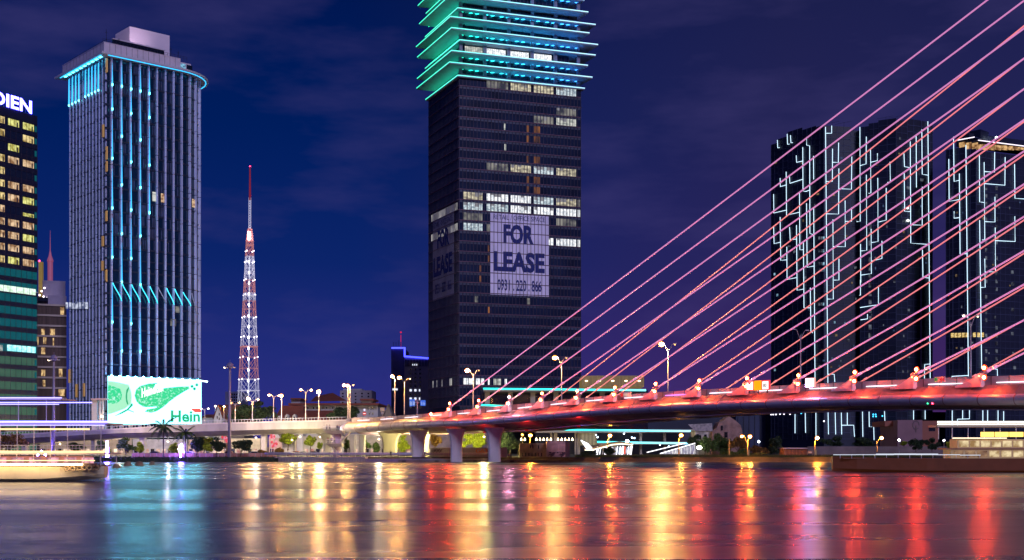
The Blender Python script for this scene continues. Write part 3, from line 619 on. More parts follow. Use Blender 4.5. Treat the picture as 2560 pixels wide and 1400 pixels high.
ft('RETAIL / OFFICE SPACE', 1233, 1362, 536, 548, .0); ft('FOR', 1258, 1334, 560, 609, .045); ft('LEASE', 1233, 1361, 627, 678, .045); ft('0931 . 220 . 866', 1243, 1353, 697.5, 726, .02)
mb = MB()
for q in range(1, ncol): a = t0 + (t1 - t0) * q / ncol; T2F.slab(mb, a - .09, a + .09, zb, zt, .24, .36)
for k in range(11, 19): z = z_row(266 + 25.85 * k - 1); T2F.slab(mb, t0, t1, z, z + .16, .24, .34) if zb < z < zt else None
mb.build('mullion_lines', mull, ban)
a, b_ = T2L.t(1082), T2L.t(1135.5); z1, z0 = T2L.z(b_, 497 + 14), T2L.z(b_, 737)
bn2 = mat('banner_fabric_shaded', (.46, .42, .6), .8, var=.15, vs=.3); ban2 = thing('lease_banner', T2L.at((a + b_) / 2, z0, .3), 'narrow striped lease banner on the left side of the central tower', 'banner')  # shade of the side face put into the darker cloth colour
mb = MB(); lo_, hi_ = min(a, b_), max(a, b_); n_ = 18
for q in range(n_): s_ = lo_ + (hi_ - lo_) * q / n_; T2L.slab(mb, s_, s_ + (hi_ - lo_) / n_ * .42, z0, z1, .16, .22)
mb.build('fabric_strip_panel', bn2, ban2)
def lt(nm, y0, y1, f0, f1, bold): lettering('lettering', nm, T2L, b_ + (a - b_) * (1 - f0), b_ + (a - b_) * (1 - f1), T2L.z(b_, y1), T2L.z(b_, y0), .24, navy, ban2, bold)
for nm, y0, y1, f0, f1, bo in (('RETAIL / OFFICE SPACE', 536, 549, .06, .94, 0), ('FOR', 560, 606, .25, .8, .045), ('LEASE', 626, 677, .06, .94, .045), ('0931 . 220 . 866', 696, 722, .15, .9, .02)): lt(nm, y0, y1, f0, f1, bo)

# podium of the central tower with teal LED edges
pod = thing('podium_building', P(1500, 1140, 470), 'low terraced podium with teal LED edges right of the central tower', 'building')
cream = mat('cream_stone', (.4, .34, .3), .7, var=.15, vs=.3); ribm = mat('bronze_screen', (.35, .26, .12), .5, .3, emit=(.9, .6, .2), es=.16, var=.4, vs=.5, vstretch=(3, 3, .2))
def podslab(px0, px1, py, th, Y, dep, led=True, m=cream):
    a, b_ = P(px0, py, Y), P(px1, py, Y); s = MB(); s.box(a.x, b_.x, Y, Y + dep, a.z - th, a.z); so_ = s.build('floor_slab', m, pod)
    if led: s = MB(); s.hexa([(a.x, Y - .12, a.z - .35), (b_.x, Y - .12, a.z - .95), (b_.x, Y + .0, a.z - .95), (a.x, Y, a.z - .35), (a.x, Y - .12, a.z + .2), (b_.x, Y - .12, a.z - .4), (b_.x, Y, a.z - .4), (a.x, Y, a.z + .2)]); s.build('edge_light', ledramp('podium_led', [(0, (.01, .7, .6, 1)), (.5, (.03, .75, .75, 1)), (1, (.35, .75, 1, 1))], -10, 70, 2.6), so_)
PYD = 455
podslab(1208, 1615, 971, 1.0, PYD, 30); podslab(1196, 1262, 1011, 1.0, PYD - 2, 30); podslab(1340, 1734, 1073, 1.2, PYD - 4, 34); podslab(1493, 1729, 1104, 1.0, PYD - 4, 30)
mb = MB(); a, b_ = P(1456, 939, PYD + 3), P(1610, 967, PYD + 3); mb.box(a.x, b_.x, PYD + 3, PYD + 25, b_.z, a.z)
for k in range(48): x = a.x + (b_.x - a.x) * k / 47; mb.box(x - .07, x + .07, PYD + 2.7, PYD + 3, b_.z, a.z, 1)
mb.build('screen_wall', [ribm, concrete_dark], pod)
for x in (1466, 1499, 1532, 1565, 1598): c = P(x, 953, PYD + 2.5); mb = MB(); mb.box(c.x - .45, c.x + .45, c.y - .1, c.y + .1, c.z, c.z + .25); mb.build('wall_light', glow('warm_wall_light', (1, .8, .5), 8), pod)
for x in (1212, 1270, 1326, 1384, 1440, 1500, 1560): a, b_ = P(x, 980, PYD + 4), P(x + 12, 1040, PYD + 4); mb = MB(); mb.box(a.x, b_.x, PYD + 4, PYD + 6, b_.z, a.z); mb.build('column', cream, pod)
mb = MB(); a, b_ = P(1200, 975, PYD + 16), P(1620, 1075, PYD + 16); mb.box(a.x, b_.x, PYD + 16, PYD + 30, b_.z, a.z); mb.build('wall', black_glass, pod)
for x, w in ((1376, 5), (1385, 8), (1437, 4), (1443, 7), (1520, 5), (1600, 5), (1660, 5)): a, b_ = P(x, 1077, PYD), P(x + w, 1140, PYD); mb = MB(); mb.box(a.x, b_.x, PYD, PYD + 3, 1.3, a.z); mb.build('column', cream, pod)
mb = MB(); a, b_ = P(1340, 1077, PYD + 20), P(1740, 1140, PYD + 20); mb.box(a.x, b_.x, PYD + 20, PYD + 30, 1.3, a.z); mb.build('wall', mat('podium_dark', (.05, .05, .07), .5, var=.5, vs=.2, emit=(.1, .1, .3), es=.03), pod)
upl = glow('uplight', (1, .8, .45), 14)
for x in [1303, 1312] + list(range(1341, 1378, 9)) + list(range(1395, 1434, 9)): c = P(x, 1101, PYD - 6); mb = MB(); mb.tube([c, c + Vector((0, 0, .9))], [.32, .05], 6); mb.build('uplight', upl, pod)
mb = MB()
for k in range(12): a = P(1452 + k * 3.4, 1078, PYD - 2); mb.box(a.x, a.x + .18, PYD - 2, PYD - 1.6, 4.5, a.z)
mb.build('louvre_screen', mat('louvre', (.5, .45, .3), .5, emit=(.9, .75, .4), es=.35), pod)
for (x, y) in ((1490, 1087), (1494, 1093), (1580, 1094), (1560, 1084), (1586, 1095), (1590, 1109), (1604, 1110), (1650, 1112), (1672, 1116)): c = P(x, y, PYD + 10); mb = MB(); mb.ball(c, .3, n=6); mb.build('small_lamp', glow('cool_lamp', (.6, .8, 1), 8), pod)
c = P(1568, 1103, PYD - 6); mb = MB(); mb.ball(c, .55, n=8); mb.build('bright_lamp', glow('cool_lamp_bright', (.75, .88, 1), 90), pod)

# ------------------------------------------------------------------ left tower with fins
A1 = Face(265, 430, 4785); AL = Face(265, 430, -1500)
tA = A1.t(448); tLm = AL.t(168)
# plan path of the front: straight then an arc turning away
def arcpath(r):
    s = A1.o + A1.d * tA; nb_ = -A1.n; c = s + nb_ * r; pts = [A1.o.copy(), s]
    a0 = math.atan2(-nb_.y, -nb_.x)
    for k in range(1, 13): a = a0 + R(150) * k / 12; pts.append(c + Vector((math.cos(a), math.sin(a))) * r)
    return pts
lo, hi = 2, 60
for _ in range(40):
    m_ = (lo + hi) / 2; mxp = max(CX + F * p.x / p.y for p in arcpath(m_))
    if mxp > 503: hi = m_
    else: lo = m_
path = arcpath(lo)
def off_path(o):
    res = []
    for i, p in enumerate(path):
        a = path[max(i - 1, 0)]; b_ = path[min(i + 1, len(path) - 1)]; d = (b_ - a).normalized(); n = Vector((d.y, -d.x)); res.append(p + n * o)
    return res
t1b = thing('finned_tower', (A1.o.x, A1.o.y, 1.3), 'dark glass tower with pale vertical fins, cyan light drops and a curved right corner', 'tower')
ZT = A1.z(0, 142)
lend = AL.at(tLm, 0).xy
def closed(o, left_o):
    pts = off_path(o); ex = pts[-1]; back = lend + (ex - pts[0]) * .55
    l0 = pts[0] + AL.n * left_o; return [l0] + pts[0:] if False else [tuple(l0)] + [tuple(q) for q in pts[1:]] + [tuple(lend + (AL.n * left_o) + AL.d * left_o)]
glass1 = mat('tower_glass', (.004, .012, .04), .13, spec=.75, var=.6, vs=.1, vstretch=(1, 1, .5), emit=(.0, .12, .30), es=.03)  # weak blue glow put into the glass
FL = 29.6 * 430 / F
mb = MB(); mb.prism(closed(-.8, -.8), 1.3, ZT); mb.build('glass_wall', glass1, t1b)
nfl = int((ZT - 1.3) / FL)
bandm = mat('floor_band', (.02, .03, .06), .4); curt = mat('curtain', (.04, .06, .13), .8, var=.5, vs=.5)
for k in range(nfl):
    z = ZT - (k + 1) * FL; mb = MB(); op = off_path(-.62); ip = off_path(-.8)
    for i in range(len(op) - 1): mb.hexa([(*op[i], z), (*op[i + 1], z), (*ip[i + 1], z), (*ip[i], z), (*op[i], z + .55), (*op[i + 1], z + .55), (*ip[i + 1], z + .55), (*ip[i], z + .55)])
    AL.slab(mb, .8, tLm, z, z + .55, -.8, -.62)
    if k < 16:                                   # curtains drawn behind some panes of this storey
        for q in range(40):
            if random.random() < .4: t = 1.5 + q * tA / 40; A1.slab(mb, t, t + .3 + random.random() * .35, z + .6, z + FL - .2, -.79, -.66, 1)
    mb.build('floor_band', [bandm, curt], t1b)
fin_mat = mat('fin_paint', (.62, .72, 1.0), .45, var=.3, vs=.6, vstretch=(1, 1, .12))  # blue lighting on the fins put into their base colour
def path_at_px(px, off=0):
    op = off_path(off)
    for i in range(len(op) - 1):
        a, b_ = op[i], op[i + 1]; pa, pb = CX + F * a.x / a.y, CX + F * b_.x / b_.y
        if pa <= px <= pb or (i == len(op) - 2):
            u = (px - pa) / (pb - pa) if pb != pa else 0; u = max(0, min(1, u)); q = a + (b_ - a) * u; d = (b_ - a).normalized(); return q, d
fins = [279, 302, 325, 348, 370.5, 391.5, 413, 434, 455, 476, 491, 501]
ZB1 = CZ + (HY - 944) * 440 / F
drops = [(214, 275, 398, 522, 645, 807), (218, 343, 464, 586, 707, 879), (225, 286, 407, 527, 648, 811), (230, 352, 471, 592, 714, 880), (236, 296, 415, 534)]
drop_mat = glow('led_drop', (.04, .5, 1.0), 1.7); drop_hot = glow('led_drop_tip', (.15, .85, 1.0), 5)
for i, px in enumerate(fins):
    q, d = path_at_px(px); n = Vector((d.y, -d.x)); mb = MB(); w = .25
    pts = [q - d * w - n * .75, q + d * w - n * .75, q + d * w + n * .12, q - d * w + n * .12]
    zz = 9.0
    while zz < ZT: z2 = min(zz + 5.64, ZT + .3); mb.prism([tuple(p) for p in pts], zz, z2 - .22); zz = z2
    fo = mb.build('fin', fin_mat, t1b)
    if i < len(drops):
        prev = 150 + 5 * i
        for y in drops[i]:
            y0 = max(prev + 8, y - 100); zt = CZ + (HY - y0) * q.y / F; zb = CZ + (HY - y) * q.y / F; c = q + n * .4 + d * .05
            mb = MB(); mb.tube([(c.x, c.y, zt), (c.x, c.y, (zt + zb) / 2), (c.x, c.y, zb + .6)], [.03, .09, .2], 6); dl = mb.build('light_drop', drop_mat, fo)
            mb = MB(); mb.ball((c.x, c.y, zb + .3), .3, .3, .6, 6); mb.build('drop_tip', drop_hot, dl, True)
            prev = y
sc_m = glow('led_s_curve', (.05, .7, .9), 2.0)
for i in range(10):                                  # S-shaped light lines joining neighbouring fins
    qa, da = path_at_px(fins[i] + 1); qb, db = path_at_px(fins[i + 1] - 1); na = Vector((da.y, -da.x)); pts = []
    y0 = 707 + i * 2.2 + (6 if i > 7 else 0); y1 = 752 + i * 1.6 + (22 if i == 9 else 0)
    for k in range(9):
        u = k / 8; s_ = u * u * (3 - 2 * u) * .6 + u * .4; yy = y0 + (y1 - y0) * u; p_ = qa + (qb - qa) * (s_ ** .9) + na * .5; pts.append((p_.x, p_.y, CZ + (HY - yy) * p_.y / F))
    mb = MB(); mb.tube(pts, .16, 6); mb.build('light_curve', sc_m if i not in (5, 9) else mat('unlit_curve', (.6, .6, .7), .4), t1b)
# left face fins (dense)
nL = 12
for i in range(nL):
    px = 171 + i * 8.15; t = AL.t(px); mb = MB(); zz = 1.3 + (i % 3)
    while zz < ZT: z2 = min(zz + 5.64, ZT + .2); AL.slab(mb, t - .23, t + .23, zz, z2 - .2, -.7, -.35); zz = z2
    fo = mb.build('fin', fin_mat, t1b)
    if i < 10 and i != 4:
        y = 263 - i * 4.0 - (i > 4) * 2; zt = ZT - .6; zb = AL.z(t, y); mb = MB(); c = AL.at(t, 0, -.2); mb.tube([(c.x, c.y, zt), (c.x, c.y, zb)], [.14, .28], 6); dl = mb.build('light_drop', drop_mat, fo)
        mb = MB(); mb.ball((c.x, c.y, zb), .34, .34, .5, 6); mb.build('drop_tip', drop_hot, dl, True)
gold = mat('gold_panel', (.55, .33, .12), .5, emit=(.9, .5, .15), es=.22)
for px, y0, y1 in ((263.5, 145, 180), (255, 311, 342), (263.5, 366, 398), (263.5, 403, 428), (263, 527, 552), (254, 590, 615), (253, 652, 676), (262.5, 674, 704), (170.5, 923, 957), (188, 960, 993), (207, 958, 991)):
    t = AL.t(px); mb = MB(); AL.slab(mb, t - .55, t + .55, AL.z(t, y1), AL.z(t, y0), -.6, -.2); mb.build('gold_panel', gold, t1b)
cyw = room('reflected_led', (.1, .12, .25, 1), (.75, .8, 1, 1), .9, .7)  # LED reflections painted as glowing panes
for i in range(7): t = AL.t(169 + i * 8.15 - 3.6); mb = MB(); AL.slab(mb, t - .2, t + .2, AL.z(t, 772), AL.z(t, 753 + random.random() * 5), -.6, .1); mb.build('lit_window', cyw, t1b)
for a, b_, y0, y1, m_ in ((379, 388, 480, 503, office), (401, 409, 484, 506, room('warm_room', (.25, .1, .05, 1), (1, .7, .4, 1), .9, 1.2)), (478, 489, 498, 518, room('warm_room', None, None, 1)), (438, 449, 766, 782, office_dim), (425, 440, 797, 815, office_dim), (257, 261, 900, 925, office_dim), (259, 263, 795, 805, office)):
    t = A1.t(min(a, 446)) if a < 440 else tA - 1
    q, d = path_at_px((a + b_) / 2, -.6); n = Vector((d.y, -d.x)); hw = (b_ - a) / 2 * q.y / F; mb = MB(); z0 = CZ + (HY - y1) * q.y / F; z1 = CZ + (HY - y0) * q.y / F
    mb.prism([tuple(q - d * hw), tuple(q + d * hw), tuple(q + d * hw + n * .1), tuple(q - d * hw + n * .1)], z0, z1); mb.build('lit_window', m_, t1b)
# warm reflections painted as glowing panes on the curved corner glass
for k in range(9):
    y = 560 + k * 42; q, d = path_at_px(489 + (k % 3), -.55); n = Vector((d.y, -d.x)); z = CZ + (HY - y) * q.y / F; mb = MB(); mb.prism([tuple(q - d * .3), tuple(q + d * .3), tuple(q + d * .3 + n * .1), tuple(q - d * .3 + n * .1)], z, z + 3 + random.random() * 2); mb.build('lit_window', room('warm_corner', (.02, .02, .03, 1), (.9, .6, .25, 1), .9, 1.5, (1, 1, .4)), t1b)
# cornice, parapet, penthouse
op = off_path(3.4); corner_o = A1.o + A1.n * 3.4 + AL.n * 3.4
def ringpoly(o):
    pts = off_path(o); c0 = A1.o + A1.n * o + AL.n * o; return [tuple(c0)] + [tuple(q) for q in pts[1:]] + [tuple(lend + AL.n * o + AL.d * (o + 2.5))]
mb = MB(); mb.prism(ringpoly(2.6), ZT + .3, ZT + 1.0); cor = mb.build('cornice', white_metal, t1b)
cglow = glow('cornice_cyan', (.03, .5, 1.0), 2.4)
mb = MB(); pts = off_path(1.7)
for i in range(1, len(pts) - 1): a, b_ = pts[i - 1] if i > 1 else A1.o + A1.n * 1.7, pts[i]; mb.tube([(a.x, a.y, ZT + .2), (b_.x, b_.y, ZT + .2)], .09, 6)
mb.build('cornice_light', cglow, cor)
mb = MB(); AL.slab(mb, 0, tLm + 2, ZT + .14, ZT + .26, 1.6, 1.8); mb.build('cornice_light', cglow, cor)
for k in range(10): t = 1.5 + k * tLm / 10; mb = MB(); AL.slab(mb, t, t + 1.6, ZT + .12, ZT + .26, .6, 1.3); mb.build('soffit_light', glow('soffit_cyan', (.1, .75, 1), 6), cor)
panel = mat('parapet_white', (.72, .66, .74), .6, var=.12, vs=.5)
tP = A1.t(447); zP = ZT + 1.0; hP = 3.4
mb = MB(); f_ = Face.of(A1.at(0, 0, 1.2) + Vector((*AL.n, 0)) * 1.2, A1.at(tP, 0, 1.2)); tt_ = (A1.at(tP, 0, 1.2).xy - f_.o).length
f_.slab(mb, 0, tt_, zP, zP + hP, -.4, 0); g_ = Face.of(f_.o, f_.o + AL.d * (tLm + 1)); g_.slab(mb, 0, tLm + 2.5, zP, zP + hP, -.4, 0)
for k in range(1, 14): f_.slab(mb, k * tt_ / 14 - .04, k * tt_ / 14 + .04, zP, zP + hP, 0, .03, 1)
for k in range(1, 12): g_.slab(mb, k * tLm / 11.5 - .04, k * tLm / 11.5 + .04, zP, zP + hP, 0, .03, 1)
f_.slab(mb, 0, tt_, zP + hP, zP + hP + .18, -.5, .12, 0); g_.slab(mb, 0, tLm + 2.5, zP + hP, zP + hP + .18, -.5, .12, 0)
mb.build('parapet', [panel, dark_metal], t1b)
mb = MB(); f_.slab(mb, 4, tt_ * .82, zP + hP + .18, zP + hP + 2.4, -2.5, -2.3, 0); mb.build('clerestory', black_glass, t1b)
mb = MB(); f_.slab(mb, 4, tt_ * .83, zP + hP + 2.4, zP + hP + 2.75, -2.8, -2.0, 0); f_.slab(mb, tt_ * .8, tt_ + 4.5, zP + .0, zP + hP - .7, -3, -.8, 0); mb.build('roof_storey', panel, t1b)
for k in range(4): a = tt_ * .82 + k * 2.6; mb = MB(); f_.slab(mb, a, a + 2.2, zP + .6, zP + 2.2, -.8, -.7); mb.build('roof_window', black_glass if k != 2 else room('roof_room', (.05, .1, .2, 1), (.3, .7, 1, 1), .8, 1), t1b)
mb = MB()
for k in range(26): t = k * (tt_ + 3) / 25; f_.slab(mb, t - .03, t + .03, zP + hP + .18, zP + hP + 1.5, -1, -.94)
f_.slab(mb, 0, tt_ + 3, zP + hP + 1.45, zP + hP + 1.52, -1, -.94); f_.slab(mb, 0, tt_ + 3, zP + hP + .85, zP + hP + .9, -1, -.94)
for k in range(16): t = k * tLm / 15; g_.slab(mb, t - .03, t + .03, zP + hP + .18, zP + hP + 1.3, -1, -.94)
g_.slab(mb, 0, tLm, zP + hP + 1.25, zP + hP + 1.32, -1, -.94); mb.build('roof_railing', dark_metal, t1b)
Yp = 444; pc = Face(324, Yp, 4785); pl_ = Face(324, Yp, -1500); ta, tb = pc.t(424), pl_.t(288.5); z0, z1 = zP, pc.z(0, 65.5)
q0, q1, q2 = pc.o, pc.o + pc.d * ta, pl_.o + pl_.d * tb; mb = MB(); mb.prism([tuple(q0), tuple(q1), tuple(q1 + (q2 - q0)), tuple(q2)], z0, z1); mb.build('penthouse_box', mat('penthouse_white', (.9, .78, .88), .7, var=.05, vs=.2), t1b)
# led billboard on the foot of the finned tower
bb_ = thing('led_billboard', A1.at(A1.t(386), CZ + (HY - 1060) * 440 / F, 1), 'blinding white LED billboard showing a green bottle at the foot of the finned tower', 'billboard')
bf = Face.of(P(269, 1000, 427), P(503, 1000, 438.5)); t0, t1 = bf.t(269), bf.t(503.5); zb, zt = bf.z(t0, 1061), bf.z(t0, 940)
mb = MB(); bf.slab(mb, t0, t1, zb, zt, -1.2, 0); mb.build('cabinet', dark_metal, bb_)
def bpoly(nm, pts, m_, off):
    mb = MB(); n = len(pts); mb.v = [bf.at(bf.t(x), bf.z(bf.t(x), y), off) for x, y in pts]; mb.f = [tuple(range(n))]; mb.m = [0]; return mb.build(nm, m_, bb_)
bpoly('screen', [(269, 940), (503.5, 950), (503.5, 1060), (269, 1061)], glow('screen_white', (.28, .9, 1.0), 3.7), .06)
scr_g = bpy.data.materials.new('screen_green'); scr_g.use_nodes = True; st_ = scr_g.node_tree; sb_ = st_.nodes['Principled BSDF']; sb_.inputs['Base Color'].default_value = (.01, .01, .01, 1)
tc_ = st_.nodes.new('ShaderNodeTexCoord'); nn_ = st_.nodes.new('ShaderNodeTexNoise'); nn_.inputs['Scale'].default_value = 1.6; nn_.inputs['Detail'].default_value = 6; rp_ = st_.nodes.new('ShaderNodeValToRGB')
rp_.color_ramp.elements[0].position = .5; rp_.color_ramp.elements[0].color = (.0, .75, .28, 1); rp_.color_ramp.elements[1].position = .68; rp_.color_ramp.elements[1].color = (.5, 1, .8, 1)
st_.links.new(tc_.outputs['Object'], nn_.inputs[0]); st_.links.new(nn_.outputs[0], rp_.inputs[0]); st_.links.new(rp_.outputs[0], sb_.inputs['Emission Color']); sb_.inputs['Emission Strength'].default_value = .95
gsolid = glow('screen_deep_green', (.0, .5, .2), .9)
pale = glow('screen_pale_green', (.45, 1, .65), .9)
bpoly('bottle_glow', [(269.5, 952), (292, 955), (322, 962), (330, 985), (328, 1010), (312, 1022), (285, 1032), (269.5, 1036)], pale, .075)
bpoly('bottle_base', [(269.5, 962), (284, 966), (300, 972), (305, 985), (303, 1000), (292, 1008), (280, 1010), (269.5, 1008)], scr_g, .09)
bpoly('bottle_body', [(336, 988), (340, 974), (350, 965), (372, 959), (394, 957), (384, 968), (398, 972), (430, 968), (460, 966), (472, 966), (474, 972), (462, 978), (440, 992), (425, 1003), (408, 1018), (392, 1028), (378, 1032), (362, 1029), (372, 1020), (356, 1016), (344, 1008), (338, 998)], scr_g, .09)
bpoly('bottle_rim', [(322, 967), (316, 975), (314, 990), (315, 1003), (318, 1012), (321, 1010), (318, 998), (318, 984), (322, 972)], gsolid, .1)
bpoly('ribbon', [(330, 1007), (333, 1013), (322, 1024), (336, 1030), (334, 1031), (320, 1026), (305, 1034), (285, 1041), (300, 1032), (318, 1022)], gsolid, .1)
bpoly('label_arc', [(336, 958), (344, 958), (338, 972), (336, 988), (340, 1002), (350, 1014), (362, 1018), (392, 1017), (392, 1019), (372, 1023), (352, 1021), (338, 1012), (330, 998), (328, 980)], glow('screen_white', None, 1), .12)
for kx, ky in ((480, 966), (486, 972), (492, 962)): bpoly('bottle_cap', [(kx + 4 * math.cos(a), ky + 4 * math.sin(a)) for a in [j * .785 for j in range(8)]], gsolid, .1)
def btext(tx, px0, px1, y0, y1, m_, skew=0, off=.14):
    ob = lettering('lettering', tx, bf, bf.t(px0), bf.t(px1), bf.z(t0, y1), bf.z(t0, y0), off, m_, bb_, .03)
    if skew:
        xs0 = bb_.location.x; a0 = bf.at(bf.t(px0), 0).x - xs0; a1 = bf.at(bf.t(px1), 0).x - xs0
        for v in ob.data.vertices: v.co.z += (v.co.x - a0) / (a1 - a0) * skew
    return ob
btext('Heineken', 354, 408, 970, 994, glow('screen_text_white', (1, 1, 1), 1.6), 2.4)
btext('Hein', 427, 500, 1024, 1054, gsolid)
bpoly('red_mark', [(474, 1021), (503, 1021), (503, 1031), (487, 1031)], glow('screen_red', (1, .12, .08), 1), .12)
for k in range(12): t = t0 + (t1 - t0) * (k + .5) / 12; mb = MB(); c = bf.at(t, bf.z(t, 941 + k), .6); mb.ball(c, .42, n=6); mb.build('flood_lamp', glow('billboard_flood', (.12, .6, 1), 160), bb_, True)
mb = MB(); c = bf.at(t1 + 2, bf.z(t1, 954), .6); c0 = bf.at(t1 - .5, bf.z(t1, 952), .6); mb.tube([c0, c], .25, 6); mb.build('lamp_arm', glow('arm_lamp', (.7, .95, 1), 6), bb_)
# low white annex of the finned tower
anx = thing('entrance_annex', P(240, 1070, 424), 'small pale annex with slim columns at the foot of the finned tower', 'building')
mb = MB(); a, b_ = P(229, 1000, 425), P(243, 1075, 425); mb.box(a.x, b_.x, 425, 432, b_.z, a.z); mb.build('wall', panel, anx)
mb = MB(); a, b_ = P(231, 996, 424.5), P(268, 1000, 424.5); mb.box(a.x, b_.x, 423, 426, b_.z, a.z); mb.build('canopy', mat('canopy_pink', (.7, .5, .55), .6), anx)
for x in (248, 255): a, b_ = P(x, 1000, 424), P(x + 4, 1075, 424); mb = MB(); mb.box(a.x, b_.x, 424, 424.6, b_.z, a.z); mb.build('column', panel, anx)
c = P(254, 1041, 422); mb = MB(); mb.ball(c, .4, n=8); mb.build('wall_lamp', glow('annex_lamp', (1, .75, .45), 30), anx)

mb = MB()
for u, hgt in ((1.5, 5), (6, 3), (tt_ * .9, 4), (tt_, 3.2)): a_ = f_.at(u, zP + hP, -1.6); mb = MB(); mb.tube([a_, a_ + Vector((0, 0, hgt))], .07, 5); mb.tube([a_ + Vector((-.5, 0, hgt * .8)), a_ + Vector((.5, 0, hgt * .8))], .05, 4); mb.build('roof_antenna', dark_metal, t1b)

for u in (8, 15):                                   # lamps added on the roof to brighten the penthouse box
    a_ = f_.at(u, zP + hP + .6, -1.4); mb = MB(); mb.hexa([a_ + Vector(q) for q in ((-.3, -.2, -.2), (.3, -.2, -.2), (.3, .2, -.2), (-.3, .2, -.2), (-.3, -.2, .2), (.3, -.2, .2), (.3, .2, .3), (-.3, .2, .3))]); mb.build('roof_floodlight', dark_metal, t1b)
    ld = bpy.data.lights.new('roof_beam', 'SPOT'); ld.energy = 1100; ld.color = (1, .72, .9); ld.spot_size = R(110); ld.spot_blend = .8; ld.shadow_soft_size = .3; lo = bpy.data.objects.new('roof_beam', ld); C.objects.link(lo); lo.parent = t1b
    lo.location = a_ + Vector((0, 0, 3.2)) - t1b.location; lo.rotation_euler = Vector((A1.n.x * -1, A1.n.y * -1, .35)).to_track_quat('-Z', 'Y').to_euler()
# ------------------------------------------------------------------ hotel tower at the far left with roof sign
HF = Face(92, 395, -900); H0 = HF.o                                  # runs left and away? the front recedes to the left
HF = Face.of(P(92, 1000, 400), P(-60, 1000, 380)); HR = Face.of(P(92, 1000, 400), P(83, 1000, 0.0001)) if False else None
ht = thing('hotel_tower', P(46, 1125, 392), 'dark hotel tower at the left edge with yellow lit rooms and green lower glass', 'tower')
hz = lambda px, y: HF.z(HF.t(px), y)
zt = HF.z(0, 291)
pa, pb = HF.at(0, 0).xy, HF.at(HF.t(-60), 0).xy; bk = Vector((-12.5, 30))
mb = MB(); mb.prism([tuple(pb), tuple(pa), tuple(pa + bk), tuple(pb + bk)], 1.3, zt); mb.build('core', inner, ht)
rows = [309, 340, 374, 404, 434, 464, 495, 526, 556, 587, 617, 647, 678]
hb = mat('hotel_band', (.012, .016, .045), .4); hg = mat('hotel_glass_dark', (.01, .02, .05), .15, spec=.7); teal = mat('hotel_glass_teal', (.01, .05, .06), .2, emit=(.0, .22, .26), es=.32, var=.5, vs=.25)
greenish = mat('hotel_glass_green', (.03, .06, .04), .2, emit=(.1, .3, .2), es=.28, var=.5, vs=.2)
mb = MB(); HF.slab(mb, 0, HF.t(-60), HF.z(0, 313), zt, 0, .25); mb.build('parapet', hb, ht)
yy = [313 + 30.7 * k for k in range(27)]
wroom = [room('hotel_room_a', (.3, .2, .05, 1), (1, .78, .35, 1), 1.0, .7), room('hotel_room_b', (.35, .3, .05, 1), (.9, .9, .3, 1), 1.0, .8), room('hotel_room_c', (.3, .15, .06, 1), (1, .7, .42, 1), .9, .6)]
pat = ['1bb', '101', '0b0', '1aa', '100', '1aa', '1ab', 'c0.', 'cca', 'cab', 'cca', '1bc', '00.']
for k, y in enumerate(yy):
    zt_, zb_ = HF.z(0, y + 2), HF.z(0, y + 20); low = y > 660
    mb = MB(); HF.slab(mb, 0, HF.t(-60), max(1.4, HF.z(0, y + 30.7)), HF.z(0, y + 19), .0, .22, 0); HF.slab(mb, 0, HF.t(-60), HF.z(0, y + 19), HF.z(0, y), -.1, .05, 1)
    for q in range(12): t = HF.t(-60) * q / 11; HF.slab(mb, t - .04, t + .04, max(1.4, HF.z(0, y + 30.7)), HF.z(0, y), .22, .3, 2)
    if HF.z(0, y + 19) < 2: break
    mb.build('storey', [hb, hg if not low else (teal if y < 880 else greenish), mull], ht)
    if not low:
        for q, (a, b_) in enumerate(((-12, 11), (20, 47), (57, 84))):
            ch = pat[k][q] if k < len(pat) else '0'
            if ch == '0': continue
            m_ = {'1': wroom[0], 'a': wroom[2], 'b': wroom[1], 'c': wroom[2], '.': wroom[1]}[ch]; w = MB()
            ta, tb = sorted((HF.t(a), HF.t(b_)))
            hgt = (1.0 if ch != '.' else .5); z0 = HF.z(0, y + 18.5); z1 = z0 + (HF.z(0, y + 2) - z0) * hgt
            HF.slab(w, ta, tb, z0, z1, .05, .12, 0); tm = ta + (tb - ta) * .45; HF.slab(w, tm - .05, tm + .05, z0, z1, .12, .16, 1); HF.slab(w, ta + (tb - ta) * .1, ta + (tb - ta) * .22, z0, z0 + (z1 - z0) * .7, .12, .15, 1); w.build('lit_window', [m_, mull], ht)
        if pat[k % 13][2] != '0' : pass
    w = MB(); HF.slab(w, .15, .9, HF.z(0, y + 18), HF.z(0, y + 4), .05, .12); w.build('corner_window', teal, ht)
for y, a, b_, m_ in ((724, -10, 88, room('lobby_cyan', (.5, .7, .5, 1), (.8, 1, .9, 1), 1.3, 1.2)), (868, 16, 88, room('lobby_cyan2', (.2, .75, .8, 1), (.6, 1, 1, 1), 1.4, .9)), (870, -10, 5, office)):
    ta, tb = sorted((HF.t(a), HF.t(b_)));
    for q in range(6):
        w = MB(); s_ = ta + (tb - ta) * q / 6; HF.slab(w, s_ + .1, s_ + (tb - ta) / 6 - .1, HF.z(0, y + 15), HF.z(0, y), .25, .32); w.build('lit_window', m_, ht)
rs = thing('roof_sign', HF.at(HF.t(40), zt, 0), 'glowing white roof sign letters DIEN on the hotel at the left edge', 'sign')
sgm = glow('sign_letters', (.08, .07, 1.0), 22.0)
lettering('lettering', 'MERIDIEN', HF, HF.t(-124), HF.t(77), HF.z(0, 290), HF.z(0, 258), .2, sgm, rs, .03, .3)
for v in rs.children[0].data.vertices: v.co.z += 0
mb = MB()
for q in range(9): t = HF.t(75 - q * 9); HF.slab(mb, t - .05, t + .05, zt, HF.z(0, 262), -.5, -.4)
mb.build('support_frame', dark_metal, rs)
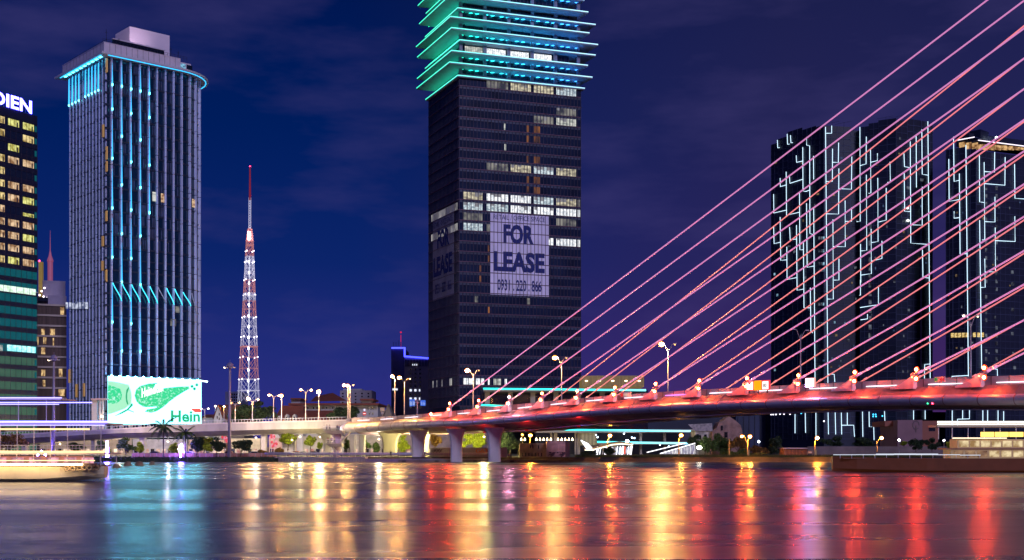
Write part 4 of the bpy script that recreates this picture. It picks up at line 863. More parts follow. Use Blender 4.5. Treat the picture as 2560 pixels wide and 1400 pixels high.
ld = bpy.data.lights.new('sign_glow', 'AREA'); ld.energy = 900; ld.color = (.3, .2, 1); ld.size = 18; ld.size_y = 3; ld.shape = 'RECTANGLE'
c = P(268, 986, 420)

# brown mid-rise hotel
br = thing('brown_hotel', P(128, 1125, 470), 'brown mid-rise hotel with pale floor bands between the two left towers', 'building')
bfz = Face.of(P(88, 1000, 470), P(166, 1000, 474)); brown = mat('brown_wall', (.1, .06, .05), .7, var=.5, vs=.4, vstretch=(4, 4, .2)); bandc = mat('pale_band', (.55, .45, .38), .7)
t0, t1 = bfz.t(88), bfz.t(166)
mb = MB(); bfz.slab(mb, t0, t1, 1.3, bfz.z(t0, 762), -20, 0); mb.build('wall', brown, br)
for k in range(10): y = 759 + k * 26; mb = MB(); bfz.slab(mb, t0, t1, bfz.z(t0, y + 4.5), bfz.z(t0, y), 0, .5); mb.build('floor_band', bandc, br)
mb = MB(); bfz.slab(mb, bfz.t(120), t1, bfz.z(t0, 760), bfz.z(t0, 737), -18, .3); bfz.slab(mb, bfz.t(108), t1, bfz.z(t0, 737), bfz.z(t0, 693), -30, -8); mb.build('roof_block', mat('roof_block', (.35, .3, .42), .8, var=.2, vs=.2), br)
mb = MB(); bfz.slab(mb, bfz.t(92), bfz.t(120), bfz.z(t0, 752), bfz.z(t0, 742), -10, .0); mb.build('roof_terrace', black_glass, br)
wr = room('warm_curtained', (.2, .09, .03, 1), (1, .68, .3, 1), .9, 1.3, (1, 1, .4))
for a, b_, y0, y1 in ((151, 160, 768, 788), (125, 137, 822, 842), (103, 112, 822, 838), (89, 96, 842, 862), (108, 111, 843, 860), (113, 116, 843, 860), (132, 135, 845, 868), (103, 113, 869, 885), (89, 92, 921, 940), (147, 156, 922, 945), (103, 113, 924, 940), (107, 113, 950, 966), (89, 92, 948, 960), (146, 162, 973, 990)):
    mb = MB(); bfz.rect(mb, a, b_, y0, y1, 0, .12); mb.build('lit_window', wr, br)
for x, y in ((92, 728), (100, 734), (105, 724), (112, 716), (118, 741), (96, 744), (110, 738)): mb = MB(); mb.ball(bfz.p(x, y, -5), .35, n=6); mb.build('roof_lamp', glow('roof_lamp', (.9, .75, .8), 6), br)
# distant pieces behind it
sp = thing('needle_tower', P(125.5, 1100, 900), 'thin distant pink needle tower behind the brown hotel', 'tower'); c = P(125.5, 1100, 900); h = lambda y: CZ + (HY - y) * 900 / F
pk = mat('needle_pink', (.5, .2, .28), .6, emit=(.9, .15, .3), es=.16)
mb = MB(); mb.tube([(c.x, c.y, 1.3), (c.x, c.y, h(654))], 1.9, 8); mb.tube([(c.x, c.y, h(654)), (c.x, c.y, h(650)), (c.x, c.y, h(640)), (c.x, c.y, h(628))], [2.3, 2.2, 1.1, .5], 8); mb.build('shaft', pk, sp)
mb = MB(); mb.tube([(c.x, c.y, h(628)), (c.x, c.y, h(576))], [.4, .1], 6); mb.build('spire', pk, sp)
ys = thing('lit_crane', P(102, 745, 480), 'small yellow lit crane mast standing on the brown hotel roof', 'crane'); mb = MB(); c = P(102.5, 745, 480); z1 = CZ + (HY - 655) * 480 / F; mb.box(c.x - .7, c.x + .7, c.y - .7, c.y + .7, c.z, z1); mb.build('mast', mat('mast_yellow', (.5, .35, .08), .6, emit=(.8, .5, .1), es=.15), ys); mb = MB(); mb.ball((c.x - .6, c.y, z1 + .4), .4, n=6); mb.build('beacon', glow('beacon_red', (1, .03, .1), 12), ys)

# ------------------------------------------------------------------ lattice mast
LY = 600; LX = (622 - CX) / F * LY
lat = thing('lattice_tower', (LX, LY, 1.3), 'tall red and white lattice broadcasting tower lit from inside', 'tower')
lz = lambda y: CZ + (HY - y) * LY / F
lw_ = mat('lattice_white', (.75, .72, .8), .5, emit=(.8, .8, 1), es=.35); lr_ = mat('lattice_red', (.55, .2, .2), .5, emit=(1, .42, .4), es=.3)  # lamplight on the steel put in as weak emission
def cx_at(y): return (LX + (interp([(400, 3), (600, 2.3), (1004, -.9)], y)) * LY / F)
def hw_at(y): return interp([(560, 3), (572, 6), (603, 10), (1004, 30)], y) * LY / F * .98
ang = R(22)
def legs(y):
    w = hw_at(y) * 1.0; return [Vector((cx_at(y) + w * 1.08 * math.cos(ang + k * math.pi / 2 + math.pi / 4), LY + w * math.sin(ang + k * math.pi / 2 + math.pi / 4), lz(y))) for k in range(4)]
def lattice(ys, m_, r=.115, nm='lattice_section'):
    mb = MB()
    for a, b_ in zip(ys, ys[1:]):
        la, lb = legs(a), legs(b_)
        for k in range(4):
            mb.tube([la[k], lb[k]], r * 1.3, 4); mb.tube([la[k], la[(k + 1) % 4]], r * .8, 4); mid = (lb[k] + lb[(k + 1) % 4]) / 2
            mb.tube([la[k], mid], r * .8, 4); mb.tube([la[(k + 1) % 4], mid], r * .8, 4); mb.tube([lb[k], (la[k] + la[(k + 1) % 4]) / 2], r * .55, 4)
    mb.build(nm, m_, lat)
lattice([603, 615, 628, 641], lr_); lattice([641, 655, 670, 683, 700], lw_); lattice([700, 716, 733], lr_); lattice([733, 752], lw_); lattice([752, 773, 793], lr_); lattice([793, 816, 842, 866], lw_); lattice([866, 893, 921, 948], lr_); lattice([948, 976, 1004], lw_)
for y in (603, 612, 738, 866, 976):
    w = hw_at(y); mb = MB(); mb.prism([(p.x, p.y) for p in [legs(y)[k] + (legs(y)[k] - Vector((cx_at(y), LY, lz(y)))) * .12 for k in range(4)]], lz(y) - .25, lz(y)); mb.build('platform', lr_ if y in (603, 612, 866) else lw_, lat)
lattice([572, 582, 592, 603], lr_, .14, 'mast_taper')
mb = MB(); w = 2.6 * LY / F
for a in range(494, 572, 6):
    for s_ in (-1, 1): mb.tube([(cx_at(a) + s_ * w, LY, lz(a)), (cx_at(a) - s_ * w, LY, lz(a + 6))], .1, 4); mb.tube([(cx_at(a) + s_ * w, LY, lz(a)), (cx_at(a) + s_ * w, LY, lz(a + 6))], .13, 4)
mb.build('upper_lattice', lw_, lat)
mb = MB(); mb.tube([(cx_at(450), LY, lz(500)), (cx_at(440), LY, lz(460)), (cx_at(430), LY, lz(417))], [.55, .45, .35], 6); mb.build('spire', mat('spire_red', (.4, .03, .06), .5, emit=(.8, .05, .1), es=.12), lat)
mb = MB(); mb.tube([(cx_at(640) , LY, lz(640)), (cx_at(1000), LY, lz(995))], .3, 6); mb.build('light_column', glow('ladder_light', (.75, .78, 1), .9), lat)
wl = glow('tower_lamp', (.95, .9, 1), 9)
for y in range(655, 985, 27): mb = MB(); mb.ball((cx_at(y), LY - 1, lz(y)), .42, .42, .75, 6); mb.build('column_lamp', wl, lat, True)
for y in (598, 590, 583): mb = MB(); mb.ball((cx_at(y) , LY - 1.5, lz(y)), .65, n=6); mb.build('bright_lamp', glow('tower_lamp_hot', (1, .9, .9), 25), lat, True)
for y in (628, 655, 700, 738, 793, 842, 893, 948): 
    for k in (0, 1, 2, 3): mb = MB(); q = legs(y)[k]; mb.ball(q, .28, n=6); mb.build('leg_lamp', wl, lat, True)
mb = MB(); mb.ball((cx_at(417), LY, lz(416)), .35, n=6); mb.build('beacon', glow('beacon_red', None, 1), lat)

# ------------------------------------------------------------------ blue crowned building
bl = thing('grey_office_block', P(1030, 1130, 620), 'grey office block with a stepped electric-blue roof line left of the central tower', 'building')
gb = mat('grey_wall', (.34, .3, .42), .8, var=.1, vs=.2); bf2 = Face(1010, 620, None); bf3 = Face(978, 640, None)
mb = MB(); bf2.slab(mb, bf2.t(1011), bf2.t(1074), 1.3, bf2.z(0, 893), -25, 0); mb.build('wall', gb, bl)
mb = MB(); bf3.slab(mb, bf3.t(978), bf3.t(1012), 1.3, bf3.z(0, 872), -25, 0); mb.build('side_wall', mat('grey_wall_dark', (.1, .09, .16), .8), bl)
blue = glow('blue_led', (.05, .06, 1.0), 4.0); pts = [bf3.p(979, 870, .6), bf3.p(1012, 870, .6)]
mb = MB(); mb.tube(pts, .42, 6); mb.tube([bf3.p(1012, 870, .6), bf2.p(1012, 891, .6)], .42, 6); mb.tube([bf2.p(1012, 891, .6), bf2.p(1073, 896, .6)], .42, 6); mb.build('roof_light', blue, bl)
mb = MB()
for k in range(16): bf2.rect(mb, 1013 + k * 3.8, 1015 + k * 3.8, 899, 916, 0, .3)
mb.build('crown_louvres', dark_metal, bl)
dw = mat('window_dark', (.01, .01, .02), .2); cw = glow('window_cold', (.8, .85, 1), 1.2)
for r_ in range(10):
    for q in range(3):
        x = 1024 + q * 11.7; y = 921 + r_ * 10.4; lit = (r_ in (5, 7, 8) and not (r_ == 8 and q > 0)); mb = MB(); bf2.rect(mb, x, x + 5.5 - (2.5 if lit and q == 2 else 0), y, y + 5.5, 0, .1); mb.build('window', cw if lit else dw, bl)
for x, y in ((1031, 910), (1036, 910), (1041, 910)): mb = MB(); bf2.rect(mb, x, x + 2, y, y + 4, .3, .4); mb.build('window', cw, bl)
for x0, y0 in ((981, 971), (988, 971)): mb = MB(); bf3.rect(mb, x0, x0 + 6, y0, y0 + 5, 0, .1); mb.build('window', cw, bl)
mb = MB()
for x in (990, 997, 1002, 984): a = bf3.p(x, 870); mb.tube([a, a + Vector((0, 0, 3 + (x % 3)))], .08, 4)
mb.build('roof_antennas', dark_metal, bl)
c = P(1000, 870, 640); mb = MB(); mb.tube([(c.x, 645, c.z), (c.x, 645, c.z + 7)], .12, 4); mb.ball((c.x, 645, c.z + 8.3), .5, n=6); mb.build('beacon_mast', glow('mast_beacon', (1, .02, .1), .8), bl)

# ------------------------------------------------------------------ right hand residential towers
dk = mat('facade_dark', (.012, .016, .045), .5, var=.5, vs=.06); dk2 = mat('facade_line', (.05, .06, .13), .6, var=.5, vs=.05)
def tower(name, label, faces, blocks, low, Ydep=30):
    """faces: [(px,Y)...] plan line, blocks: (px0,px1,ytop,back offset) prisms standing on it"""
    root = thing(name, P((faces[0][0] + faces[-1][0]) / 2, 1110, faces[0][1]), label, 'tower')
    fl = [Face.of(P(a[0], 0, a[1]), P(b_[0], 0, b_[1])) for a, b_ in zip(faces, faces[1:])]
    def face_for(px):
        for f, a, b_ in zip(fl, faces, faces[1:]):
            if px <= b_[0]: return f
        return fl[-1]
    for px0, px1, yt, back in blocks:
        f = face_for((px0 + px1) / 2); ta, tb = f.t(px0), f.t(px1); mb = MB(); qa, qb = f.at(ta, 0, -back).xy, f.at(tb, 0, -back).xy; s_ = 1 + Ydep / qa.y; mb.prism([tuple(qa), tuple(qb), tuple(qb * s_), tuple(qa * s_)], 1.3, f.z(ta, yt)); w = mb.build('wall', dk, root)
        st_ = 3.5; z = f.z(ta, yt) - st_
        mb = MB()
        while z > 8: f.slab(mb, ta, tb, z, z + .28, -back, -back + .25); z -= st_
        nn = max(2, int((tb - ta) / 3.2))
        for q in range(nn + 1): t = ta + (tb - ta) * q / nn; f.slab(mb, t - .1, t + .1, 8, f.z(ta, yt), -back, -back + .18)
        mb.build('facade_grid', dk2, w)
    return root, face_for
resA, fA = tower('residential_tower', 'left one of the dark residential towers with white light lines, shoulder stepping down left', [(1928, 738), (2060, 700), (2150, 704)],
    [(1928, 1945, 362, 0), (1945, 1970, 348, 0), (1970, 2006, 330, 0), (2006, 2040, 325, 0), (2040, 2060, 318, 0), (2060, 2126, 314, 0), (2126, 2151, 325, .6)], 0)
resB, fB_ = tower('residential_tower', 'middle dark residential tower with white light lines and a stepped flat top', [(2151, 700), (2240, 690), (2332, 700)],
    [(2151, 2172, 318, 0), (2172, 2196, 309, 0), (2196, 2240, 301, 0), (2240, 2268, 299, 0), (2268, 2303, 296, .5), (2303, 2320, 302, 0), (2320, 2333, 307, .6)], 0)
resC, fC_ = tower('residential_tower', 'rightmost dark tower with amber rooftop lounge and white light lines', [(2365, 672), (2440, 660), (2700, 690)],
    [(2365, 2382, 375, 0), (2382, 2412, 372, .2), (2412, 2440, 376, 0), (2440, 2560, 376, 0), (2560, 2700, 378, 0)], 0)
c6 = lambda p: (1880 + p[0] / 3.182, 260 + p[1] / 3.182); c7 = lambda p: (1880 + p[0] / 3.182, 600 + p[1] / 3.182)
A6 = [[(208, 288), (211, 350), (225, 348)], [(286, 240), (289, 322), (303, 320)], [(312, 250), (316, 310), (330, 308)], [(441, 265), (441, 328), (465, 333), (467, 1030), (495, 1040)], [(410, 345), (412, 692), (435, 697), (465, 685)],
      [(358, 410), (361, 465), (408, 455)], [(305, 580), (308, 632), (408, 600)], [(278, 540), (281, 885), (383, 862)], [(230, 590), (232, 658), (278, 645)], [(178, 718), (180, 868), (278, 845)], [(384, 705), (387, 1160), (412, 1160)],
      [(495, 415), (497, 600)], [(440, 790), (445, 1300), (497, 1290)], [(178, 970), (182, 1112), (230, 1100)], [(230, 900), (235, 1245), (280, 1240)], [(305, 980), (310, 1080), (360, 1075)],
      [(587, 235), (630, 235), (630, 175)], [(587, 618), (635, 618), (637, 358)], [(637, 465), (683, 467), (685, 310)], [(587, 875), (685, 877), (687, 515)], [(687, 675), (787, 680), (790, 420)],
      [(643, 1135), (738, 1137), (737, 770)], [(740, 935), (788, 935), (788, 825)]]
A7 = [[(415, 15), (420, 540), (468, 540)], [(283, 55), (285, 315), (358, 300)], [(470, 380), (475, 730), (490, 738)], [(600, 1068), (650, 1068), (655, 1130)], [(688, 150), (688, 320), (648, 320)]]
AX = [[(1880 + 497 / 3.182, 260 + 820 / 3.182), (2039.6, 955)], [(1880 + 581 / 3.182, 318), (2068.5, 960)], [(1880 + 640 / 3.182, 260 + 920 / 3.182), (1880 + 643 / 3.182, 748), (2067.6, 748)], [(1880 + 360 / 3.182, 260 + 965 / 3.182), (1994.7, 726), (2010, 723)],
      [(1989.6, 1033), (1989.6, 1083)], [(2015, 1032), (2016, 1082)], [(2041.7, 1032), (2042, 1092)], [(2069, 1031), (2070, 1086)], [(2086.7, 1031), (2088, 1086)], [(2102, 1030), (2103, 1086)], [(2117, 1029), (2117, 1062)], [(2103, 1063), (2133, 1063), (2135, 1092)]]
B6 = [[(861, 185), (863, 935), (835, 937)], [(863, 492), (910, 478), (912, 262)], [(945, 365), (948, 710), (930, 712)], [(948, 465), (1000, 452), (1000, 395)], [(912, 565), (915, 1165), (868, 1170)], [(1003, 590), (1005, 1095), (955, 1103)], [(1100, 462), (1103, 620), (1080, 625)],
      [(1070, 670), (1070, 925), (1008, 940)], [(950, 995), (952, 1350), (870, 1362)], [(1036, 1090), (1036, 1230), (955, 1250)], [(866, 1115), (868, 1420)], [(1203, 395), (1207, 500), (1250, 508)], [(1205, 550), (1208, 855), (1252, 858)], [(1253, 300), (1257, 1108), (1395, 1118)],
      [(1300, 250), (1302, 665)], [(1345, 205), (1348, 560), (1393, 568)], [(1348, 660), (1348, 965), (1258, 962)], [(1350, 1160), (1354, 1380), (1400, 1385)]]
B7 = [[(865, 320), (865, 440), (858, 441)], [(1008, 365), (1008, 515), (862, 538)], [(921, 590), (921, 628), (866, 636)], [(1412, 987), (1368, 990), (1365, 1125)]]
BX = [[(1880 + 1393 / 3.182, 304), (2323.7, 949)], [(2157, 1029), (2158, 1092)], [(2173.5, 1029), (2174, 1067), (2185, 1067), (2186, 1100)], [(2212, 1028), (2213, 1052)], [(2282, 1026), (2282, 1049)], [(2311, 1026), (2311, 1048)]]
C6 = [[(1570, 440), (1573, 775), (1650, 762)], [(1608, 262), (1612, 618), (1652, 608)], [(1654, 555), (1660, 1195), (1710, 1192)], [(1612, 855), (1612, 910), (1654, 905)], [(1802, 405), (1804, 780), (1838, 785)], [(1840, 465), (1845, 1080), (1825, 1083)], [(1843, 540), (1922, 543), (1924, 385)],
      [(1843, 635), (2005, 648), (2007, 425)], [(2082, 480), (2085, 752), (2164, 757)], [(1926, 740), (1926, 940), (1848, 937)], [(2084, 895), (2086, 1095), (1932, 1088)], [(1928, 985), (1930, 1335), (1848, 1337)]]
C7 = [[(1845, 150), (1848, 378), (1815, 378)], [(1726, 1078), (1595, 1085), (1592, 1115)]]
CXl = [[(1880 + 1706 / 3.182, 363), (2422.4, 941)], [(1880 + 1804 / 3.182, 260 + 925 / 3.182), (2452, 922), (2491, 923), (2492, 950)], [(2382, 1025), (2382, 1069)], [(2408, 1025), (2408, 1048)], [(2425, 1025), (2425, 1047), (2395, 1048), (2395, 1068)], [(2455, 1024), (2455, 1054)], [(2467, 1024), (2467, 1054)], [(2493, 1024), (2493, 1059)], [(2507, 1028), (2507, 1054)]]
for root, ff, sets in ((resA, fA, [[c6(p) for p in l] for l in A6] + [[c7(p) for p in l] for l in A7] + AX), (resB, fB_, [[c6(p) for p in l] for l in B6] + [[c7(p) for p in l] for l in B7] + BX), (resC, fC_, [[c6(p) for p in l] for l in C6] + [[c7(p) for p in l] for l in C7] + CXl)):
    for l in sets:
        mb = MB(); mb.tube([ff(x).p(x, y, .6) for x, y in l], .165, 5); mb.build('light_line', LED_W, root)
wd = room('dim_window', (.02, .02, .03, 1), (.25, .28, .36, 1), .5, .4); wd2 = room('cold_window', (.05, .1, .15, 1), (.4, .7, .9, 1), .8, .5)
rnd = random.Random(3)
for root, ff, cols in ((resA, fA, ((2046, 592, 608, 632, 648, 755, 805, 590),)), ):
    for y in (592, 624, 656, 672, 757, 806): 
        for x in (2047, 2053, 2058): mb = MB(); ff(x).rect(mb, x, x + 4, y, y + 7, .2, .3); mb.build('window', wd2 if x == 2058 else wd, root)
    for x, y in ((1935, 683), (1936, 922), (1942, 735), (2078, 893), (2084, 803), (2110, 805)): mb = MB(); ff(x).rect(mb, x, x + 4, y, y + 6, .2, .3); mb.build('window', wd2, root)
for k in range(14):
    y = 560 + k * 21; mb = MB(); fB_(2174).rect(mb, 2172, 2179, y, y + 12, .2, .3); mb.build('window', wd, resB)
for x, y, w in ((2262, 440, 8), (2262, 520, 12), (2262, 548, 14), (2300, 446, 9), (2266, 466, 8), (2255, 925, 4), (2268, 925, 4), (2234, 700, 5)): mb = MB(); fB_(x).rect(mb, x, x + w, y, y + 7, .2, .3); mb.build('window', wd, resB)
for x, y in ((2266, 520), (2267, 552)): mb = MB(); mb.ball(fB_(x).p(x, y, 1), .7, n=6); mb.build('window_lamp', glow('window_lamp', (.85, .95, 1), 8), resB)
for k in range(24):
    y = 466 + k * 19.4
    for x in (2462, 2488):
        if rnd.random() < .8: mb = MB(); fC_(x).rect(mb, x, x + 5, y, y + 9, .2, .3); mb.build('window', wd, resC)
for x, y in ((2527, 676), (2528, 706), (2528, 770), (2527, 830), (2530, 880), (2533, 915)): mb = MB(); fC_(x).rect(mb, x, x + 6, y, y + 8, .2, .3); mb.build('window', wd, resC)
yl = room('yellow_room', (.4, .22, .03, 1), (1, .75, .3, 1), 1.0, 1.4)
for k in range(9): x = 2378 + k * 9.2; mb = MB(); fC_(x).rect(mb, x, x + 7, 833 - k * .2, 844 - k * .2, .2, .35); mb.build('window', yl if k != 5 else wd, resC)
for root, ff, xa, xb, ya, yb in ((resA, fA, 1932, 2148, 380, 930), (resB, fB_, 2155, 2326, 330, 930), (resC, fC_, 2370, 2556, 400, 930)):
    for k in range(38):
        x = rnd.uniform(xa, xb - 8); y = ya + 13 * int(rnd.uniform(0, (yb - ya) / 13)); mb = MB(); ff(x).rect(mb, x, x + rnd.choice((2.5, 4, 6)), y, y + rnd.choice((4, 6)), .2, .3)
        mb.build('window', rnd.choice((wd, wd, room('dim_window_warm', (.04, .02, .01, 1), (.42, .28, .13, 1), .5, .45), room('dim_window_blue', (.01, .02, .05, 1), (.12, .2, .4, 1), .5, .5))), root)
# rooftop lounge of the right tower
f = fC_(2500); amb = room('lounge_light', (.2, .08, .02, 1), (1, .6, .25, 1), .8, .5)
f1c = fC_(2400)
for x in range(2395, 2556, 16):
    g = fC_(x + 8); mb = MB(); g.rect(mb, x + .5, x + 15, 356 + max(0, (x - 2395)) * .05, 373, -1.2, -1.0); mb.build('lounge_window', amb, resC)
for (a, b_) in ((2392, 2440), (2440, 2700)):
    g = fC_((a + b_) / 2); mb = MB(); za = g.z(g.t(a), 353 if a < 2440 else 352.5); g.slab(mb, g.t(a), g.t(b_), za, za + .4, -14, 1.4); mb.build('lounge_roof', dk2, resC)
    mb = MB(); g.slab(mb, g.t(a), g.t(b_), za - .12, za + .3, 1.4, 1.6); mb.build('roof_light', glow('lounge_rim', (.95, .85, 1), 1.7), resC)
    mb = MB(); g.slab(mb, max(g.t(a), g.t(2412)), g.t(b_), za, za + 5.2, -14, -5); mb.build('roof_storey', dk, resC)
c = P(2491, 344, 668); mb = MB(); mb.ball(c, .7, n=6); mb.build('roof_lamp', glow('lounge_lamp', (.7, .85, 1), 14), resC)
for root, x, y, ff in ((resA, 2088, 314, fA), (resA, 2118, 314, fA), (resB, 2210, 301, fB_), (resB, 2255, 299, fB_)):
    a = ff(x).p(x, y, -4); mb = MB(); mb.tube([a, a + Vector((0, 0, 3))], .1, 4); mb.tube([a + Vector((-5, 0, 1.6)), a + Vector((4, 0, 3.4))], .08, 4); mb.build('roof_crane', dk2, root)
# dark podium joining the right hand towers
dp = thing('dark_podium', P(2150, 1110, 748), 'dark blue-black podium block seen under the bridge below the right towers', 'building')
f = Face(1840, 748, None); mb = MB(); f.slab(mb, f.t(1840), f.t(2700), 1.3, f.z(0, 1030), -30, 0); mb.build('wall', mat('podium_navy', (.02, .03, .09), .5, var=.6, vs=.08, vstretch=(1, 1, .3)), dp)
mb = MB()
for k in range(60): x = f.t(1845 + k * 14); f.slab(mb, x - .2, x + .2, 1.3, f.z(0, 1030), 0, .4)
mb.build('column_row', dk, dp)
f9 = Face(1700, 770, None); db = thing('dark_block', P(1815, 1110, 770), 'dark building mass seen under the deck above the ruin', 'building'); mb = MB(); f9.slab(mb, f9.t(1600), f9.t(1935), 1.3, f9.z(0, 1034), -20, 0); mb.build('wall', dk, db)
for k in range(10): mb = MB(); f9.rect(mb, 1850 + k * 8, 1853 + k * 8, 1046 + (k * 5) % 13, 1049 + (k * 5) % 13, 0, .2); mb.build('window', wd2, db)
for x, y, m_ in ((1928, 1036, 'w'), (1933, 1036, 'w'), (1940, 1036, 'w'), (1950, 1035, 'w'), (1960, 1035, 'w'), (1975, 1035, 'w'), (2003, 1033, 'c'), (2060, 1053, 'w'), (2183, 1036, 'c'), (2189, 1036, 'c'), (2183, 1041, 'c'), (2190, 1041, 'c'), (2206, 1040, 'c')):
    mb = MB(); mb.ball(P(x, y, 680), .45, n=6); mb.build('window_lamp', glow('pod_' + m_, (.9, .85, 1) if m_ == 'w' else (.05, .5, .9), 3), dp)
# ------------------------------------------------------------------ low buildings behind the viaduct
def bld(name, label, px0, px1, ytop, Y, dep, m, cat='building'):
    a, b_ = P(px0, ytop, Y), P(px1, ytop, Y); r_ = thing(name, ((a.x + b_.x) / 2, Y, 1.3), label, cat)
    mb = MB(); mb.box(a.x, b_.x, Y, Y + dep, 1.2, a.z); mb.build('wall', m, r_); return r_
def wins(root, Y, lst, w, h, m=None, off=.08):
    for x, y in lst:
        a, b_ = P(x, y, Y), P(x + w, y + h, Y); mb = MB(); mb.box(a.x, b_.x, Y - off, Y, b_.z, a.z); mb.build('window', m or dw, root)
ins_ = bld('institution_building', 'long white two-storey building with red-brown eaves and arched windows behind the viaduct', 744, 945, 1009, 470, 25, plaster)
mb = MB(); a, b_ = P(722, 1008, 468), P(948, 1013, 468); mb.box(a.x, b_.x, 467, 497, b_.z, a.z); a, b_ = P(726, 995, 474), P(752, 998, 474); mb.box(a.x, b_.x, 474, 490, b_.z, a.z); a, b_ = P(900, 997, 474), P(935, 1001, 474); mb.box(a.x, b_.x, 474, 490, b_.z, a.z); mb.build('eaves', roof_red, ins_)
mb = MB(); a, b_ = P(728, 998, 476), P(750, 1008, 476); mb.box(a.x, b_.x, 476, 488, b_.z, a.z); mb.build('upper_storey', plaster, ins_); mb = MB(); a, b_ = P(904, 1001, 476), P(930, 1008, 476); mb.box(a.x, b_.x, 476, 488, b_.z, a.z); mb.build('upper_storey', plaster, ins_)
mb = MB(); q = [P(775, 1004, 480), P(868, 1002, 480), P(868, 1002, 500), P(775, 1004, 500)]; rr1, rr2 = P(790, 990, 490), P(832, 982, 490); base = len(mb.v); mb.v += q + [rr1, rr2]; mb.f += [(0, 1, 5, 4), (1, 2, 5), (2, 3, 4, 5), (3, 0, 4)]; mb.m += [0] * 4; mb.build('hipped_roof', roof_red, ins_)
wins(ins_, 470, [(759, 1017), (768, 1017), (782, 1017), (791, 1017), (806, 1017), (815, 1017), (829, 1017), (838, 1017), (922, 1018), (930, 1018), (922, 1031), (930, 1031)], 3.6, 5.5)
apt = bld('apartment_block', 'cream stepped apartment block rising behind the white building', 850, 929, 976, 620, 20, mat('cream_wall', (.4, .36, .42), .8, var=.1))
mb = MB(); a, b_ = P(858, 972, 622), P(904, 976, 622); mb.box(a.x, b_.x, 622, 635, b_.z, a.z); mb.build('roof_storey', plaster, apt)
for k in range(5):
    for j in range(5): mb = MB(); a, b_ = P(855 + k * 16, 982 + j * 7.5, 620), P(859 + k * 16, 985.5 + j * 7.5, 620); mb.box(a.x, b_.x, 619.9, 620, b_.z, a.z); mb.build('window', dw, apt)
bg1 = bld('grey_block', 'small grey block left of the lattice tower behind the mast lamp', 563, 600, 979, 640, 20, mat('grey_block', (.2, .2, .38), .8)); wins(bg1, 640, [(572 + 6 * i, 984 + 7 * j) for i in range(4) for j in range(4)], 4, 4)
def gable(name, label, px0, px1, yeave, yridge, Y, dep, wall, roofm, front=True, ins=0.1):
    a, b_ = P(px0, yeave, Y), P(px1, yeave, Y); zr = P(0, yridge, Y + dep / 2).z; root = thing(name, ((a.x + b_.x) / 2, Y, 1.3), label, 'house')
    mb = MB(); mb.box(a.x, b_.x, Y, Y + dep, 1.2, a.z)
    if front:
        mx_ = (a.x + b_.x) / 2; n = len(mb.v); mb.v += [Vector((a.x, Y, a.z)), Vector((b_.x, Y, a.z)), Vector((mx_, Y, zr))]; mb.f.append((n, n + 1, n + 2)); mb.m.append(0)
    mb.build('wall', wall, root); mb = MB()
    if front:
        mx_ = (a.x + b_.x) / 2
        for xe in (a.x - .4, b_.x + .4): mb.hexa([(xe, Y - .4, a.z - .1), (xe, Y + dep, a.z - .1), (mx_, Y + dep, zr - .2), (mx_, Y - .4, zr - .2), (xe, Y - .4, a.z + .2), (xe, Y + dep, a.z + .2), (mx_, Y + dep, zr + .15), (mx_, Y - .4, zr + .15)])
    else:
        i_ = (b_.x - a.x) * ins; mb.v += [Vector(q) for q in ((a.x - .5, Y - .5, a.z), (b_.x + .5, Y - .5, a.z), (b_.x + .5, Y + dep, a.z), (a.x - .5, Y + dep, a.z), (a.x + i_, Y + dep / 2, zr), (b_.x - i_, Y + dep / 2, zr))]
        mb.f += [(0, 1, 5, 4), (1, 2, 5), (2, 3, 4, 5), (3, 0, 4), (0, 3, 2, 1)]; mb.m += [0] * 5
    mb.build('roof', roofm, root); return root
h1 = gable('gabled_house', 'white house with a steep pointed gable left of the mast lamp', 535, 556, 1046, 1013, 430, 6, plaster, roof_red); wins(h1, 430, [(542, 1040), (547, 1032), (547, 1044)], 2, 7)
gable('tiled_hall', 'dark red roofed hall just right of the pointed white gable', 548, 610, 1052, 1012, 436, 16, concrete_dark, roof_red, False, .02)
gable('low_house', 'low house with dull red roof at the right foot of the LED billboard', 503, 536, 1044, 1036, 440, 12, plaster, roof_red, False)
h2 = gable('dormer_house', 'big red tiled roof with two white dormers in front of the white building', 686, 757, 1052, 1014, 425, 16, plaster, roof_red, False, .12)
gable('long_roof', 'long dark red tiled roof stretching right of the dormer roof', 752, 850, 1051, 1026, 432, 14, plaster, roof_red, False, .02)
for x, s in ((717, 1), (736, 1), (698, .8), (826, .7)):
    a = P(x, 1052, 423); w = .55 * s; h_ = 1.5 * s; mb = MB(); mb.box(a.x - w, a.x + w, 422.6, 425, a.z - .3, a.z + h_); n = len(mb.v); mb.v += [Vector((a.x - w * 1.3, 422.5, a.z + h_)), Vector((a.x + w * 1.3, 422.5, a.z + h_)), Vector((a.x, 422.5, a.z + h_ + w * 1.3)), Vector((a.x - w * 1.3, 426, a.z + h_)), Vector((a.x + w * 1.3, 426, a.z + h_)), Vector((a.x, 426, a.z + h_ + w * 1.3))]; mb.f += [(n, n + 1, n + 2), (n, n + 2, n + 5, n + 3), (n + 1, n + 4, n + 5, n + 2)]; mb.m += [0] * 3
    dm = mb.build('dormer', plaster, h2); mb = MB(); mb.box(a.x - w * .5, a.x + w * .5, 422.5, 422.6, a.z + .2, a.z + h_ * .9); mb.build('window', dw, dm)
sh = gable('dark_gable_house', 'dark peaked house below the blue sign beside the bridge', 958, 982, 1046, 1012, 440, 8, concrete_dark, concrete_dark)

